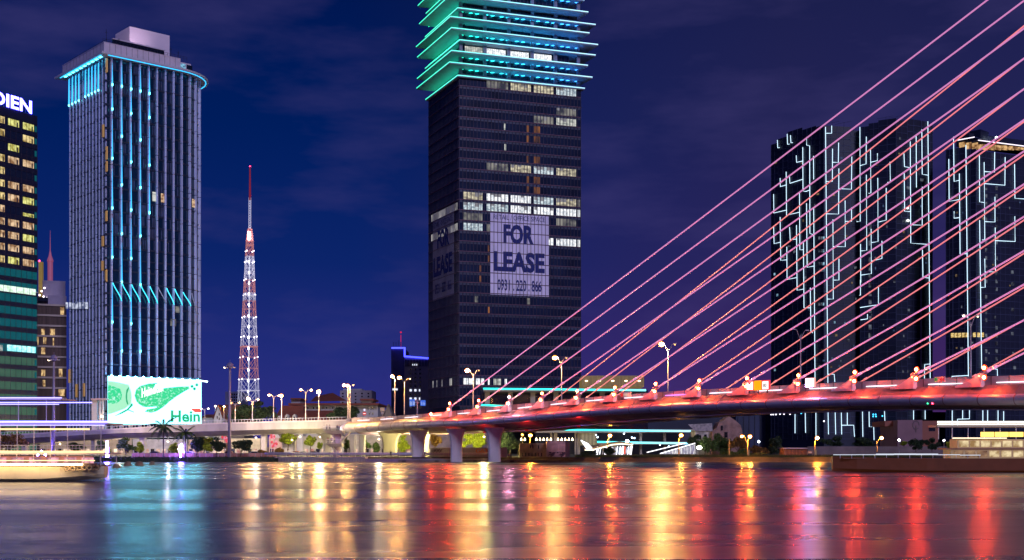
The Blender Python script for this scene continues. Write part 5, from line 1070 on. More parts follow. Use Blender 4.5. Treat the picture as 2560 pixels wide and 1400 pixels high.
# ------------------------------------------------------------------ right bank buildings below the bridge
ruin = mat('ruin_wall', (.4, .33, .26), .9, var=.55, vs=.5, bump=.3); pinkw = mat('pink_wall', (.5, .32, .34), .9, var=.35, vs=.8)
rb = bld('old_warehouse', 'weathered pale warehouse with narrow window slots right of the last pier', 1298, 1365, 1108, 352, 10, ruin); wins(rb, 352, [(1305 + 8 * i, 1132) for i in range(7)] + [(1325, 1112), (1331, 1112), (1345, 1113)], 2.2, 9)
rp = bld('pink_blockhouse', 'square pink block with graffiti along its foot beside the pale warehouse', 1366, 1413, 1103, 349, 8, pinkw); wins(rp, 349, [(1373, 1130.5), (1383, 1130.5), (1392, 1130.5), (1405, 1130.5)], 4, 2.2)
graf = mat('graffiti_dark', (.12, .06, .12), .8, var=.5, vs=3)
mb = MB()
for k in range(9):
    for s_ in (0, 1): c = P(1371 + k * 1.4 + s_ * 26, 1139 + (k * 7 % 8), 348.9); mb.tube([c, c + Vector((.5, 0, .5)), c + Vector((.2, 0, 1.0)), c + Vector((.8, 0, .9))], .09, 4)
mb.build('graffiti', graf, rp)
bld('dark_shed', 'dark narrow shed attached right of the pink block', 1413, 1424, 1104, 350, 8, mat('shed_dark', (.07, .03, .05), .8))
bld('white_kiosk', 'small white wall panel just right of the third pier', 1247, 1268, 1119, 341, 1, plaster)
gw = bld('graffiti_wall', 'long white wall with orange spray-painted lettering behind the piers', 1075, 1240, 1119, 352, .5, plaster, 'wall')
gf = Face.of(P(1075, 1000, 352), P(1240, 1000, 352)); lettering('graffiti', 'G63', gf, gf.t(1189), gf.t(1219), gf.z(0, 1133), gf.z(0, 1121), .05, mat('graffiti_orange', (.7, .25, .1), .7), gw, .04)
mb = MB(); 
for k in range(8): c = P(1080 + k * 2.6, 1126 - (k % 3) * 2, 351.8); mb.tube([c, c + Vector((.4, 0, -.6)), c + Vector((.7, 0, .1))], .07, 4)
mb.build('graffiti', graf, gw)
og = thing('overgrown_ruin', P(1800, 1145, 372), 'roofless gabled ruin half covered with creepers and lit orange from below', 'ruin')
mb = MB(); a, b_ = P(1738, 1075, 374), P(1782, 1135, 374); mb.box(a.x, b_.x, 374, 384, 1.2, a.z); mb.build('white_wing', mat('ruin_white', (.5, .48, .45), .9, var=.6, vs=.6), og)
mb = MB(); a = P(1738, 1078, 373.5); b_ = P(1782, 1068, 373.5); mb.hexa([a, P(1782, 1078, 373.5), P(1782, 1078, 384), P(1738, 1078, 384), P(1720, 1061, 373.5), P(1780, 1058, 373.5), P(1780, 1058, 384), P(1720, 1061, 384)]); mb.build('corrugated_roof', mat('corrugated', (.35, .34, .38), .7, var=.5, vs=1.5), og)
mb = MB(); pts = [(1781, 1078), (1792, 1070), (1798, 1056), (1808, 1052), (1822, 1040), (1840, 1052), (1852, 1063), (1856, 1080), (1856, 1145), (1781, 1145)]; n = len(pts)
mb.v = [P(x, y, 372) for x, y in pts] + [P(x, y, 372) + Vector((0, 8, 0)) for x, y in pts]; mb.f = [tuple(range(n))] + [tuple(range(n, 2 * n))[::-1]] + [(i, (i + 1) % n, n + (i + 1) % n, n + i) for i in range(n)]; mb.m = [0] * len(mb.f); mb.build('gable_wall', mat('ruin_pink', (.35, .22, .2), .9, var=.5, vs=.5, bump=.4), og)
mb = MB()
for x0, y0, w, h_ in ((1802, 1064, 5, 12), (1811, 1080, 8, 14), (1760, 1086, 7, 10), (1747, 1088, 6, 10)): a, b_ = P(x0, y0, 371.9), P(x0 + w, y0 + h_, 371.9); mb.box(a.x, b_.x, 371.8, 371.95, b_.z, a.z)
mb.build('window', dw, og)
mr_ = bld('pink_museum', 'low blocky pinkish building with an emblem below the right of the bridge', 2244, 2306, 1050, 420, 20, mat('museum_wall', (.3, .17, .2), .85, var=.15, vs=.2))
mb = MB(); a, b_ = P(2212, 1053, 425), P(2246, 1066, 425); mb.box(a.x, b_.x, 425, 440, b_.z, a.z); a, b_ = P(2306, 1052, 424), P(2345, 1120, 424); mb.box(a.x, b_.x, 424, 440, 1.2, a.z); mb.build('wing', mat('museum_wing', (.38, .14, .1), .85), mr_)
wins(mr_, 424, [(2322, 1066)], 16, 12, black_glass); mb = MB(); c = P(2290, 1063, 419.9)
mb.tube([c + Vector((math.cos(t) * 1.1, 0, math.sin(t) * 1.4)) for t in [k * .7 for k in range(9)]], .1, 4); mb.tube([c, c - Vector((0, 0, 2.4))], .12, 4); mb.build('emblem', concrete_dark, mr_)
cs = bld('container_shed', 'low orange-lit shed with a pale roof rim on the grassy bank', 1960, 2017, 1121, 350, 6, mat('shed_orange', (.4, .16, .07), .8, var=.3)); mb = MB(); a, b_ = P(1958, 1119.5, 349.5), P(2019, 1121.5, 349.5); mb.box(a.x, b_.x, 349.3, 357, b_.z, a.z); mb.build('roof', pole_metal, cs)
mb = MB()
for k in range(6): a, b_ = P(1966 + k * 9, 1123, 349.9), P(1972 + k * 9, 1140, 349.9); mb.box(a.x, b_.x, 349.85, 350, b_.z, a.z)
mb.build('wall_panels', mat('shed_panel', (.28, .1, .05), .8), cs)
lw = bld('long_wall', 'long low grey wall behind the bank lamps at right', 2020, 2400, 1116, 395, 1, mat('long_wall', (.22, .16, .16), .9, var=.4, vs=.2), 'wall')
# ferry pavilion and lit ramp
fp = thing('ferry_pavilion', P(1540, 1138, 352), 'bright white riverside pavilion with a curved orange-edged roof and slanting struts', 'pavilion')
strip = glow('pavilion_strip', (1, .86, .6), 3.0); wl2 = glow('pavilion_light', (.95, .95, 1), 2.2)
rp_pts = [(1462, 1125), (1485, 1124), (1505, 1119), (1530, 1112), (1555, 1110), (1582, 1112)]
mb = MB(); n = len(rp_pts); base = []
for x, y in rp_pts: a = P(x, y, 352); mb.v += [a, a + Vector((0, 9, .4)), a + Vector((0, 9, .75)), a + Vector((0, 0, .35))]
for i in range(n - 1):
    for q in range(4): p0 = i * 4 + q; p1 = i * 4 + (q + 1) % 4; mb.f.append((p0, p1, p1 + 4, p0 + 4)); mb.m.append(0)
mb.build('roof', mat('pavilion_roof', (.6, .45, .25), .6), fp)
mb = MB(); mb.tube([P(x, y, 351.8) for x, y in rp_pts], .14, 5); mb.build('roof_light', strip, fp)
for k in range(6): a, b_ = P(1452 + k * 3.2, 1100 + k * 1.5, 353), P(1470 + k * 3.0, 1126, 353); mb = MB(); mb.tube([a, b_], .13, 5); mb.build('lit_strut', wl2, fp)
for k in range(13): x = 1492 + k * 7; a, b_ = P(x + 3, 1117 - (k > 5) * 2, 354), P(x, 1137, 354); mb = MB(); mb.tube([a, b_], .12 if k % 3 else .3, 5); mb.build('column', wl2 if k % 4 != 2 else plaster, fp)
mb = MB(); a, b_ = P(1560, 1116, 353.5), P(1564, 1135, 353.5); mb.box(a.x, b_.x, 353.3, 353.7, b_.z, a.z); mb.build('red_door', glow('red_door', (1, .1, .04), .9), fp)
mb = MB(); a, b_ = P(1528, 1118, 356), P(1578, 1137, 356); mb.box(a.x, b_.x, 356, 357, b_.z, a.z); mb.build('back_wall', room('pavilion_wall', (.05, .06, .12, 1), (.7, .75, .9, 1), .9, .8), fp)
rmp = thing('footbridge', P(1690, 1138, 350), 'sloping footbridge with a brightly lit white balustrade left of the ruin', 'footbridge')
a, b_ = P(1650, 1134, 350), P(1738, 1108, 350); mb = MB(); mb.tube([a, b_], .14, 5); mb.build('handrail', wl2, rmp)
mb = MB(); a2, b2 = P(1617, 1131, 354), P(1712, 1108, 354); mb.tube([a2, b2], .12, 5); mb.build('handrail', wl2, rmp)
mb = MB(); mb.quad(P(1662, 1135, 350.3), P(1738, 1135, 350.3), P(1738, 1111, 350.3), P(1652, 1135, 350.3)); mb.build('lit_infill', room('balustrade', (.25, .22, .4, 1), (1, 1, 1, 1), 1.1, 2.2, (1, 1, .2)), rmp)
mb = MB()
for k in range(22): x = 1658 + k * 3.7; y = 1132 - k * 1.05; mb.tube([P(x, y, 350.1), P(x, 1136, 350.1)], .06, 4)
mb.build('baluster_row', dark_metal, rmp)
wlmp = thing('bright_wall_lamp', P(1747, 1119, 360), 'blinding white lamp on a short post beside the white wing of the ruin', 'lamp'); mb = MB(); c = P(1748, 1119, 360); mb.ball(c, .75, .5, .45, 8); mb.build('lamp_head', glow('white_wall_lamp', (1, .95, .8), 45), wlmp, True); mb = MB(); mb.tube([(c.x, c.y + .3, 1.2), (c.x, c.y + .3, c.z)], .08, 5); mb.build('post', dark_metal, wlmp)
for px, py, Y_, txt, col, e_ in ((1897, 1104, 380, 'small white lamp on a post left of the dark bushes', (.8, .85, 1), 30), (2248, 1100, 380, 'small white star-like lamp beside bushes right of the last amber lamp', (.85, .9, 1), 60), (2360, 1101, 372, 'slim post lamp with a tiny white head by the lit bush at right', (.9, .85, 1), 14)):
    t_ = thing('post_lamp', P(px, 1130, Y_), txt, 'lamp'); c = P(px, py, Y_); mb = MB(); mb.ball(c, .3, n=6); mb.build('lamp_head', glow('post_lamp_%d' % px, col, e_), t_, True); mb = MB(); mb.tube([(c.x, c.y, 1.2), c], .07, 5); mb.build('post', pole_metal, t_)

# ------------------------------------------------------------------ quay, railings, shore objects
qw = thing('quay_wall', P(850, 1157, 337), 'long grey panelled concrete river wall below the viaduct', 'wall')
mb = MB(); a, b_ = P(697, 1145, 337), P(914, 1158, 337); mb.box(a.x, b_.x, 336.4, 343, -.5, a.z)
for k in range(56): x = a.x + (b_.x - a.x) * k / 55; mb.box(x - .05, x + .05, 336.3, 336.4, 0, a.z - .1, 1)
mb.build('panel_wall', [concrete, concrete_dark], qw)
mb = MB(); mb.box(a.x - 1, b_.x, 336.2, 343.2, a.z, a.z + .25); mb.build('coping', mat('quay_coping', (.3, .26, .34), .7), qw)
qw2 = thing('quay_wall', P(960, 1157, 337), 'darker blue-grey stretch of river wall at the foot of the left bridge piers', 'wall')
mb = MB(); a2, b2 = P(914.5, 1144, 337), P(1240, 1154, 337); mb.box(a2.x, b2.x, 336.6, 343, -.3, a2.z - .3); mb.build('wall', mat('quay_blue', (.22, .2, .3), .8, var=.3, vs=.5), qw2)
def rail(label, px0, px1, Y, z0, h_, sp=1.6, m=None):
    r_ = thing('railing', ((px0 + px1 - 2560) / 2 / F * Y, Y, z0), label, 'railing'); mb = MB(); x0, x1 = (px0 - CX) / F * Y, (px1 - CX) / F * Y; n_ = int((x1 - x0) / sp)
    for k in range(n_ + 1): x = x0 + (x1 - x0) * k / n_; mb.box(x - .05, x + .05, Y - .05, Y + .05, z0, z0 + h_)
    mb.build('post_row', m or pole_metal, r_); mb = MB()
    for u in (1, .55): mb.box(x0, x1, Y - .04, Y + .04, z0 + h_ * u - .06, z0 + h_ * u)
    mb.build('rail_bars', m or pole_metal, r_); return r_
rail('white promenade railing under the palms and round trees at left', 330, 700, 343.5, 1.25, 1.1); rail('thin railing on top of the panelled river wall', 700, 1030, 341, 1.35, 1.1); rail('railing between the white bridge piers', 1062, 1240, 344, 1.3, 1.1, 1.2)
rockm = mat('rock', (.3, .2, .12), .9, var=.6, vs=1.2, bump=.5)
for n_, (px, py, w, lab) in enumerate(((291, 1169, 14, 'pitted brown boulder lowest at the left waterline'), (320, 1163, 14, 'flat brown boulder at the water edge, second from the left'), (350, 1163, 15, 'largest rounded brown boulder at the waterline below the palms'), (380, 1161, 9, 'smallest brown boulder, rightmost at the waterline'))):
    Y_ = 4 * F / (py + 2 - HY); c = P(px, py, Y_); mb = MB(); mb.ball(c, w * Y_ / F * .8, w * Y_ / F * .5, .75, 10); rr_ = random.Random(n_)
    for v in mb.v: d_ = (v - c); v += d_ * (rr_.random() - .5) * .35
    o = mb.build('boulder', rockm); tag(o, lab, 'rock', 'boulders at the left waterline'); o.data.transform(Matrix.Translation(-c)); o.location = c

# ------------------------------------------------------------------ vegetation
def crown_mb(c, rx, ry, rz, n, leaf, seed, clumps=16):
    r_ = random.Random(seed); mb = MB(); cl = []
    for _ in range(clumps):
        while True:
            p = Vector((r_.uniform(-1, 1), r_.uniform(-1, 1), r_.uniform(-1, 1)))
            if p.length < 1: break
        p = p * .8; cl.append((Vector((p.x * rx, p.y * ry, p.z * rz)), r_.uniform(.24, .44)))
    for k in range(n):
        q, s_ = cl[k % clumps]; p = Vector((r_.gauss(0, 1), r_.gauss(0, 1), r_.gauss(0, 1))); p.normalize(); p *= r_.random() ** .4
        o = c + q + Vector((p.x * rx * s_, p.y * ry * s_, p.z * rz * s_)); u = Vector((r_.gauss(0, 1), r_.gauss(0, 1), r_.gauss(0, .6))).normalized() * leaf; w = u.cross(Vector((r_.gauss(0, 1), r_.gauss(0, 1), r_.gauss(0, 1)))).normalized() * leaf * .6
        mb.quad(o - u, o - w, o + u, o + w)
    return mb, cl
def tree(label, px, ybase, ytop, wpx, Y, m, seed, name='tree', trunk_frac=.25, dens=1.0, cat='tree', group=None, leaf=.28):
    zb = max(1.2, CZ + (HY - ybase) * Y / F); zt_ = CZ + (HY - ytop) * Y / F; x = (px - CX) / F * Y; H_ = zt_ - zb; w = wpx * Y / F / 2
    root = thing(name, (x, Y, zb), label, cat, group); cz = zb + H_ * (trunk_frac + (1 - trunk_frac) / 2); rz = H_ * (1 - trunk_frac) / 2
    mb, cl = crown_mb(Vector((x, Y, cz)), w, w * .9, rz, int(2300 * dens), leaf * .85, seed, 15); mb.build('crown', m, root)
    mb = MB(); tr = max(.1, H_ * .03); fork = Vector((x + .1, Y, zb + H_ * max(trunk_frac, .2))); mb.tube([(x, Y, zb - .3), (x - .05, Y, zb + H_ * trunk_frac * .5), fork], [tr * 1.3, tr, tr * .8], 7)
    for q, s_ in cl[:6]: e = Vector((x, Y, cz)) + q * .8; mb.tube([fork, (fork + e) / 2 + Vector((0, 0, .1)), e], [tr * .6, tr * .35, tr * .12], 5)
    mb.build('trunk', trunk_mat, root, True); return root
def shrub(label, px, ybase, ytop, wpx, Y, m, seed, cat='bush', dens=.7, leaf=.25): return tree(label, px, ybase, ytop, wpx, Y, m, seed, 'bush', .06, dens, cat, 'bushes on the river bank', leaf)
tg = 'trees on the left promenade'
tree('round dark tree right behind the second palm', 492, 1147, 1090, 44, 345, leaf_dark, 1, group=tg); tree('round dark tree, middle of the three clipped trees left of the mast foot', 541, 1147, 1093, 54, 345, leaf_dark, 2, group=tg); tree('round dark tree just right of the tall mast foot', 602, 1147, 1093, 60, 345, leaf_dark, 3, group=tg)
tree('small bushy green tree in front of the left viaduct pier', 315, 1147, 1092, 55, 352, leaf_mid, 4); tree('little green tree left of the glaring white column', 250, 1140, 1098, 22, 356, leaf_mid, 5)
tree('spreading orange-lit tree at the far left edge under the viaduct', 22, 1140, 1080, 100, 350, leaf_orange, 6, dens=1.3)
tree('broad dark tree behind the double-arm lamps at the foot of the lattice tower', 642, 1060, 1003, 100, 412, leaf_dark, 7, trunk_frac=.1, dens=1.6, leaf=.4); tree('wide dark tree left of the white institution, behind the viaduct', 596, 1060, 1018, 60, 416, leaf_dark, 8, trunk_frac=.1)
tree('domed dark tree in front of the right wing of the white building', 876, 1052, 1006, 88, 415, leaf_dark, 9, trunk_frac=.1, dens=1.5, leaf=.36); tree('lower dark tree right of the domed tree', 835, 1052, 1026, 50, 412, leaf_dark, 10, trunk_frac=.1)
tree('small lime-lit flat-topped tree in front of the wide viaduct pier', 720, 1137, 1083, 42, 352, leaf_lime_lit, 11, trunk_frac=.45); tree('tall lime-lit tree between the viaduct piers', 776, 1125, 1082, 34, 378, leaf_lime_lit, 12, trunk_frac=.1); tree('narrow lime tree left of the stair tower', 800, 1125, 1102, 16, 380, leaf_lime_lit, 13, trunk_frac=.1)
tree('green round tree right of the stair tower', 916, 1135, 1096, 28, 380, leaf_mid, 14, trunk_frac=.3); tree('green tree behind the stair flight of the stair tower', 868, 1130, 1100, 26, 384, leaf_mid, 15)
tree('bright lime tree left of the first white pier', 1012, 1135, 1085, 40, 376, leaf_lime_lit, 16, trunk_frac=.1, dens=1.2); tree('orange and yellow tree between the first and second white piers', 1088, 1125, 1078, 34, 376, leaf_orange, 17, trunk_frac=.1); tree('wide bright lime tree between the second and third white piers', 1188, 1125, 1078, 74, 378, leaf_lime_lit, 18, trunk_frac=.05, dens=2)
tree('dark leafy tree right of the third white pier', 1275, 1135, 1078, 62, 370, leaf_dark, 19, trunk_frac=.15, dens=1.4); tree('scrubby dark tree behind the pale warehouse', 1296, 1135, 1100, 40, 362, leaf_dark, 20)
shrub('dark bush left of the ferry pavilion', 1470, 1150, 1126, 46, 344, leaf_dark, 21); tree('dark thin-leaved tree in front of the ferry pavilion', 1520, 1150, 1116, 36, 344, leaf_dark, 22, trunk_frac=.2)
tree('creeper-covered tree against the ruin gable', 1800, 1147, 1078, 60, 366, leaf_mid, 23, trunk_frac=.05, dens=2.2); tree('green creeper tree against the white wing of the ruin', 1762, 1147, 1090, 34, 364, leaf_mid, 24, trunk_frac=.1); tree('dark tree above the footbridge left of the ruin', 1735, 1135, 1082, 34, 368, leaf_dark, 25)
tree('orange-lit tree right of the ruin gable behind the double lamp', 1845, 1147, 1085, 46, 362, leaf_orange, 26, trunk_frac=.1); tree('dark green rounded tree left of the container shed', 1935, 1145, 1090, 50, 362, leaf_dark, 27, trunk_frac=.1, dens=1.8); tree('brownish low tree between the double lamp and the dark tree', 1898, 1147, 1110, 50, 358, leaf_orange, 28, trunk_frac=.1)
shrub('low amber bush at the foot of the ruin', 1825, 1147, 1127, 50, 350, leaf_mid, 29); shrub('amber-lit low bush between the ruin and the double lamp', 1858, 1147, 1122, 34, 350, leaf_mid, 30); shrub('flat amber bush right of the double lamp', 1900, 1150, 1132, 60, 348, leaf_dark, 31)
tree('dark bush group, middle of the right bank', 2290, 1128, 1092, 46, 385, leaf_dark, 32, trunk_frac=.05); tree('dark bush under the museum wing', 2330, 1128, 1094, 40, 385, leaf_dark, 33, trunk_frac=.05); tree('tiny bright green bush lit by the slim post lamp', 2374, 1126, 1104, 22, 374, leaf_lime_lit, 34, trunk_frac=.1, dens=.5); tree('small green bush lit by the star-like lamp', 2260, 1115, 1102, 22, 378, leaf_lime_lit, 35, trunk_frac=.05, dens=.5)
shrub('dark creeping bush between the shore lamps near the pavilion', 1590, 1150, 1138, 50, 344, leaf_dark, 36); shrub('dark bush left of the white kiosk panel', 1240, 1150, 1136, 16, 343, leaf_dark, 37)
tree('treetop dark mass behind the shed, left part', 2080, 1120, 1088, 70, 410, leaf_dark, 38, trunk_frac=.05); tree('treetop dark mass behind the long wall, right part', 2160, 1120, 1092, 60, 410, leaf_dark, 39, trunk_frac=.05)
tree('lime hedge-like tree left of the second viaduct pier', 190, 1128, 1104, 56, 380, leaf_mid, 40, trunk_frac=.05); tree('green-yellow tree beneath the viaduct behind the round trees', 510, 1135, 1088, 50, 385, leaf_lime_lit, 41, trunk_frac=.1)
grm = mat('bank_grass', (.07, .075, .02), .95, var=.6, vs=.8); r_ = random.Random(5); mb = MB()
for k in range(9000):
    x = (r_.uniform(1440, 2330) - CX) / F * 346; y = r_.uniform(342, 351); z = 1.25; h_ = r_.uniform(.25, .8); w = .12; mb.v += [Vector((x - w, y, z)), Vector((x + w, y, z)), Vector((x + r_.uniform(-.2, .2), y, z + h_))]; n = len(mb.v); mb.f.append((n - 3, n - 2, n - 1)); mb.m.append(0)
o = mb.build('bank_grass', grm); tag(o, 'rough amber-lit grass along the right river bank', 'grass'); o['kind'] = 'stuff'
mb = MB(); r_ = random.Random(8)
for k in range(3000):
    x = (r_.uniform(-20, 700) - CX) / F * 341; y = r_.uniform(338.3, 342.8); z = -.6 + (y - 338) * .36; h_ = r_.uniform(.2, .6); mb.v += [Vector((x - .15, y, z)), Vector((x + .15, y, z)), Vector((x + r_.uniform(-.2, .2), y, z + h_))]; n = len(mb.v); mb.f.append((n - 3, n - 2, n - 1)); mb.m.append(0)
o = mb.build('bank_weeds', leaf_dark); tag(o, 'dark weeds on the sloping left river bank', 'weeds'); o['kind'] = 'stuff'

def palm(label, px, ybase, yc, r_px, Y, seed):
    r_ = random.Random(seed); x = (px - CX) / F * Y; zb = 1.2; zc = CZ + (HY - yc) * Y / F; root = thing('palm_tree', (x, Y, zb), label, 'palm tree', 'palms on the promenade')
    mb = MB(); mb.tube([(x, Y, zb - .2), (x + .08, Y, zb + (zc - zb) * .5), (x, Y, zc)], [.3, .22, .2], 8); mb.build('trunk', trunk_mat, root, True)
    Rr = r_px * Y / F
    for k in range(20):
        a = k * 2.4 + r_.random() * .4; up = r_.uniform(-.25, 1.0) if k > 4 else r_.uniform(1.0, 1.7); L_ = Rr * r_.uniform(.9, 1.15); mb = MB(); pts = []
        for s_ in range(9):
            u = s_ / 8; pts.append(Vector((x + math.cos(a) * L_ * u * (1 - .18 * up * .5), Y + math.sin(a) * L_ * u, zc + L_ * (up * u * .75 - (.95 if k > 4 else .55) * u * u))))
        mb.tube(pts, [.05 - .005 * s_ for s_ in range(9)], 4)
        for s_ in range(1, 9):
            for j in (0, .33, .66):
                p = pts[s_ - 1].lerp(pts[s_], j); d = (pts[s_] - pts[s_ - 1]).normalized(); sd_ = d.cross(Vector((0, 0, 1))).normalized(); ln = L_ * .26 * math.sin(math.pi * (.15 + .8 * (s_ - 1 + j) / 8))
                for sg_ in (-1, 1): e = p + sd_ * sg_ * ln * .75 + d * ln * .55 - Vector((0, 0, ln * .55)); n = len(mb.v); mb.v += [p - d * .1, p + d * .1, e]; mb.f.append((n, n + 1, n + 2)); mb.m.append(0)
        mb.build('frond', leaf_dark if k % 3 else leaf_mid, root)
palm('tall feathery palm in front of the billboard, left of the pair', 408, 1147, 1068, 36, 346, 1); palm('smaller palm to the right of the tall palm, before the billboard', 463, 1147, 1084, 31, 345, 2)

# ------------------------------------------------------------------ street lamps
SOD = (1.0, .47, .12); AMB = (1.0, .32, .03)
halo_y = glow('reflector_sodium', (1.0, .62, .12), 1.25); halo_a = glow('reflector_amber', (1.0, .30, .01), 1.3)  # glowing discs that paint a halo around the street lamp heads
def lamp(label, px, ytop, ybase, Y, heads, group, col=SOD, arm=None, box=False, m=None):
    """heads: (px, py, emission strength, lamp watts)"""
    x = (px - CX) / F * Y; zb = CZ + (HY - ybase) * Y / F; zt_ = CZ + (HY - ytop) * Y / F; root = thing('street_lamp', (x, Y, zb), label, 'street lamp', group); m = m or pole_metal
    mb = MB(); mb.tube([(x, Y, zb), (x, Y, zb + .6), (x, Y, zt_)], [.2, .15, .09], 8); mb.build('pole', m, root, True)
    for hx, hy, es, wt in heads:
        h_ = P(hx, hy, Y); sg_ = 1 if hx > px else -1; mb = MB()
        if abs(hx - px) > 1: mb.tube([(x, Y, zt_ - 1.0), (x + (h_.x - x) * .25, Y, zt_ - .1), (x + (h_.x - x) * .6, Y, h_.z + .05), (h_.x, Y, h_.z + .18)], [.07, .06, .06, .05], 6)
        else: mb.tube([(x, Y, zt_ - .3), (x, Y - .8, h_.z + .18)], .06, 6)
        am = mb.build('arm', m, root)
        mb = MB(); mb.hexa([(h_.x - .45, Y - .2, h_.z + .08), (h_.x + .45, Y - .2, h_.z + .08), (h_.x + .45, Y + .2, h_.z + .08), (h_.x - .45, Y + .2, h_.z + .08), (h_.x - .3, Y - .12, h_.z + .26), (h_.x + .3, Y - .12, h_.z + .26), (h_.x + .3, Y + .12, h_.z + .26), (h_.x - .3, Y + .12, h_.z + .26)]); mb.build('lamp_head', m, am)
        if es > 0:
            rr_ = .16 + min(.26, es / 2400); mb = MB(); mb.ball((h_.x, Y - .1, h_.z - rr_ * .4), rr_ * 1.15, rr_, rr_ * .8, 8); mb.build('lamp_glass', glow('lamp_%d_%d' % (int(es), int(col[1] * 100)), col, es * 3.4), am, True)
            if es > 30: rb = .25 + rr_; mb = MB(); mb.tube([(h_.x, Y + .25, h_.z - rr_ * .3), (h_.x, Y + .12, h_.z - rr_ * .3)], [rb * .6, rb], 14); mb.build('reflector', halo_a if col[1] < .5 else halo_y, am, True)
    if box: mb = MB(); mb.box(x - .1, x + .45, Y - .3, Y + .2, zb + .3, zb + 2.3); mb.build('control_box', m, root)
    return root
vg = 'street lamps along the viaduct'; MY = VY + 9
lamp('short twin-arm lamp with cold white heads just right of the billboard', 512, 1022, 1056, MY, [(503, 1022, 14, 0), (521, 1021, 14, 0)], vg, (1, .95, .85))
lamp('small amber lamp above the dark red roof, left of the tall mast', 560, 1018, 1052, 430, [(560.5, 1016, 130, 0)], vg); lamp('tiny white lamp above the pointed white gable', 538, 1018, 1050, 431, [(538.3, 1015, 60, 0)], vg, (1, .9, .8))
lamp('twin-arm lamp right of the tall mast, only its right head glowing', 588, 1009, 1056, MY, [(579, 1007, 3, 0), (599, 1006, 20, 0)], vg); lamp('bright twin-arm lamp in front of the foot of the lattice tower', 631, 1002, 1054, MY, [(620, 996, 420, 0), (645, 998, 60, 0)], vg)
lamp('twin-arm lamp with a glowing left head, right of the lattice tower', 684, 991, 1053, MY, [(673, 987, 160, 0), (697, 989, 30, 0)], vg); lamp('very bright single-headed lamp next to the twin-arm one before the dormer roof', 704, 992, 1053, VY + 4, [(703, 988, 520, 0)], vg)
lamp('twin-arm lamp with two small glowing heads, centre of the viaduct', 764, 978, 1051, MY, [(752, 974, 130, 0), (778, 975, 90, 0)], vg); lamp('brightest lamp of the viaduct, right of its centre', 797, 983, 1051, VY + 4, [(797, 978, 900, 0)], vg)
lamp('bright lamp with a twin glow at the right end of the viaduct, nearer pole', 870, 966, 1049, VY + 4, [(860, 962, 420, 0)], vg); lamp('farther pole of the lamp pair at the right end of the viaduct', 875, 964, 1049, MY, [(869, 963, 420, 0), (883, 963, 4, 0)], vg)
def mY(px, inw=13): 
    k = (px - CX) / F; o = bpos(0, inw); ii = (k * o.y - o.x) / (BA + k * BB); return bpos(ii, inw).y
bgp = 'street lamps along the bridge'
lamp('bright tall lamp, leftmost on the bridge, below the blue crowned block', 987, 945, 1038, mY(987, 6), [(981, 940, 420, 0)], bgp); lamp('bright twin-arm lamp beside the leftmost bridge lamp', 1011, 952, 1037, mY(1011), [(998, 943, 520, 0), (1025, 947, 9, 0)], bgp)
lamp('yellow lamp before the foot of the central tower', 1183, 934, 1025, mY(1183), [(1168, 925, 620, 0), (1197, 926, 1, 0)], bgp); lamp('yellow lamp before the right part of the central tower', 1404, 902, 1005, mY(1404), [(1387, 893, 620, 0), (1416, 895, 1, 0)], bgp)
lamp('yellow lamp standing alone against the sky between the towers', 1670, 872, 980, mY(1670), [(1654, 859, 900, 0), (1687, 861, 1, 0)], bgp); lamp('unlit twin-arm lamp in front of the left residential tower', 2001.5, 838, 960, mY(2001), [(1984, 825, 0, 0), (2018, 828, 0, 0)], bgp)
lamp('faintly lit twin-arm lamp in front of the rightmost tower', 2427, 805, 950, mY(2427), [(2409, 789, 6, 0), (2444, 791, 1, 0)], bgp, (1, .85, .5))
sg_ = 'amber lamps on the right river bank'; ybl = mat('amber_pole', (.5, .38, .15), .5)
lamp('amber shore lamp right of the third pier', 1325, 1093, 1147, 356, [(1326, 1087, 420, 0)], sg_, AMB, m=ybl); lamp('small amber lamp at the left of the first shore lamp', 1306, 1090, 1147, 360, [(1306, 1086, 40, 0)], sg_, AMB, m=ybl)
lamp('amber shore lamp before the ferry pavilion', 1519, 1096, 1147, 346, [(1525, 1088, 420, 0)], sg_, AMB, m=ybl); lamp('amber shore lamp before the lit footbridge', 1697, 1096, 1147, 345, [(1703, 1087, 420, 0)], sg_, AMB, m=ybl)
lamp('double-headed amber lamp with a control box right of the ruin', 1869, 1100, 1146, 345, [(1855, 1090, 260, 0), (1875, 1090, 480, 0)], sg_, AMB, None, True, ybl); lamp('amber lamp with a control box right of the container shed', 2037, 1101, 1146, 345, [(2043, 1094, 480, 0)], sg_, AMB, None, True, ybl); lamp('last amber lamp at right, before the museum', 2192, 1102, 1130, 365, [(2204, 1094, 420, 0)], sg_, AMB, m=ybl)
bp = thing('bare_pole', P(1823, 1146, 346), 'bare orange-lit pole without a lamp between the ruin and the double lamp', 'pole'); mb = MB(); a = P(1823, 1100, 346); mb.tube([(a.x, 346, 1.2), (a.x, 346, a.z)], [.16, .1], 6); mb.ball((a.x, 346, a.z), .15, n=6); mb.build('shaft', ybl, bp)
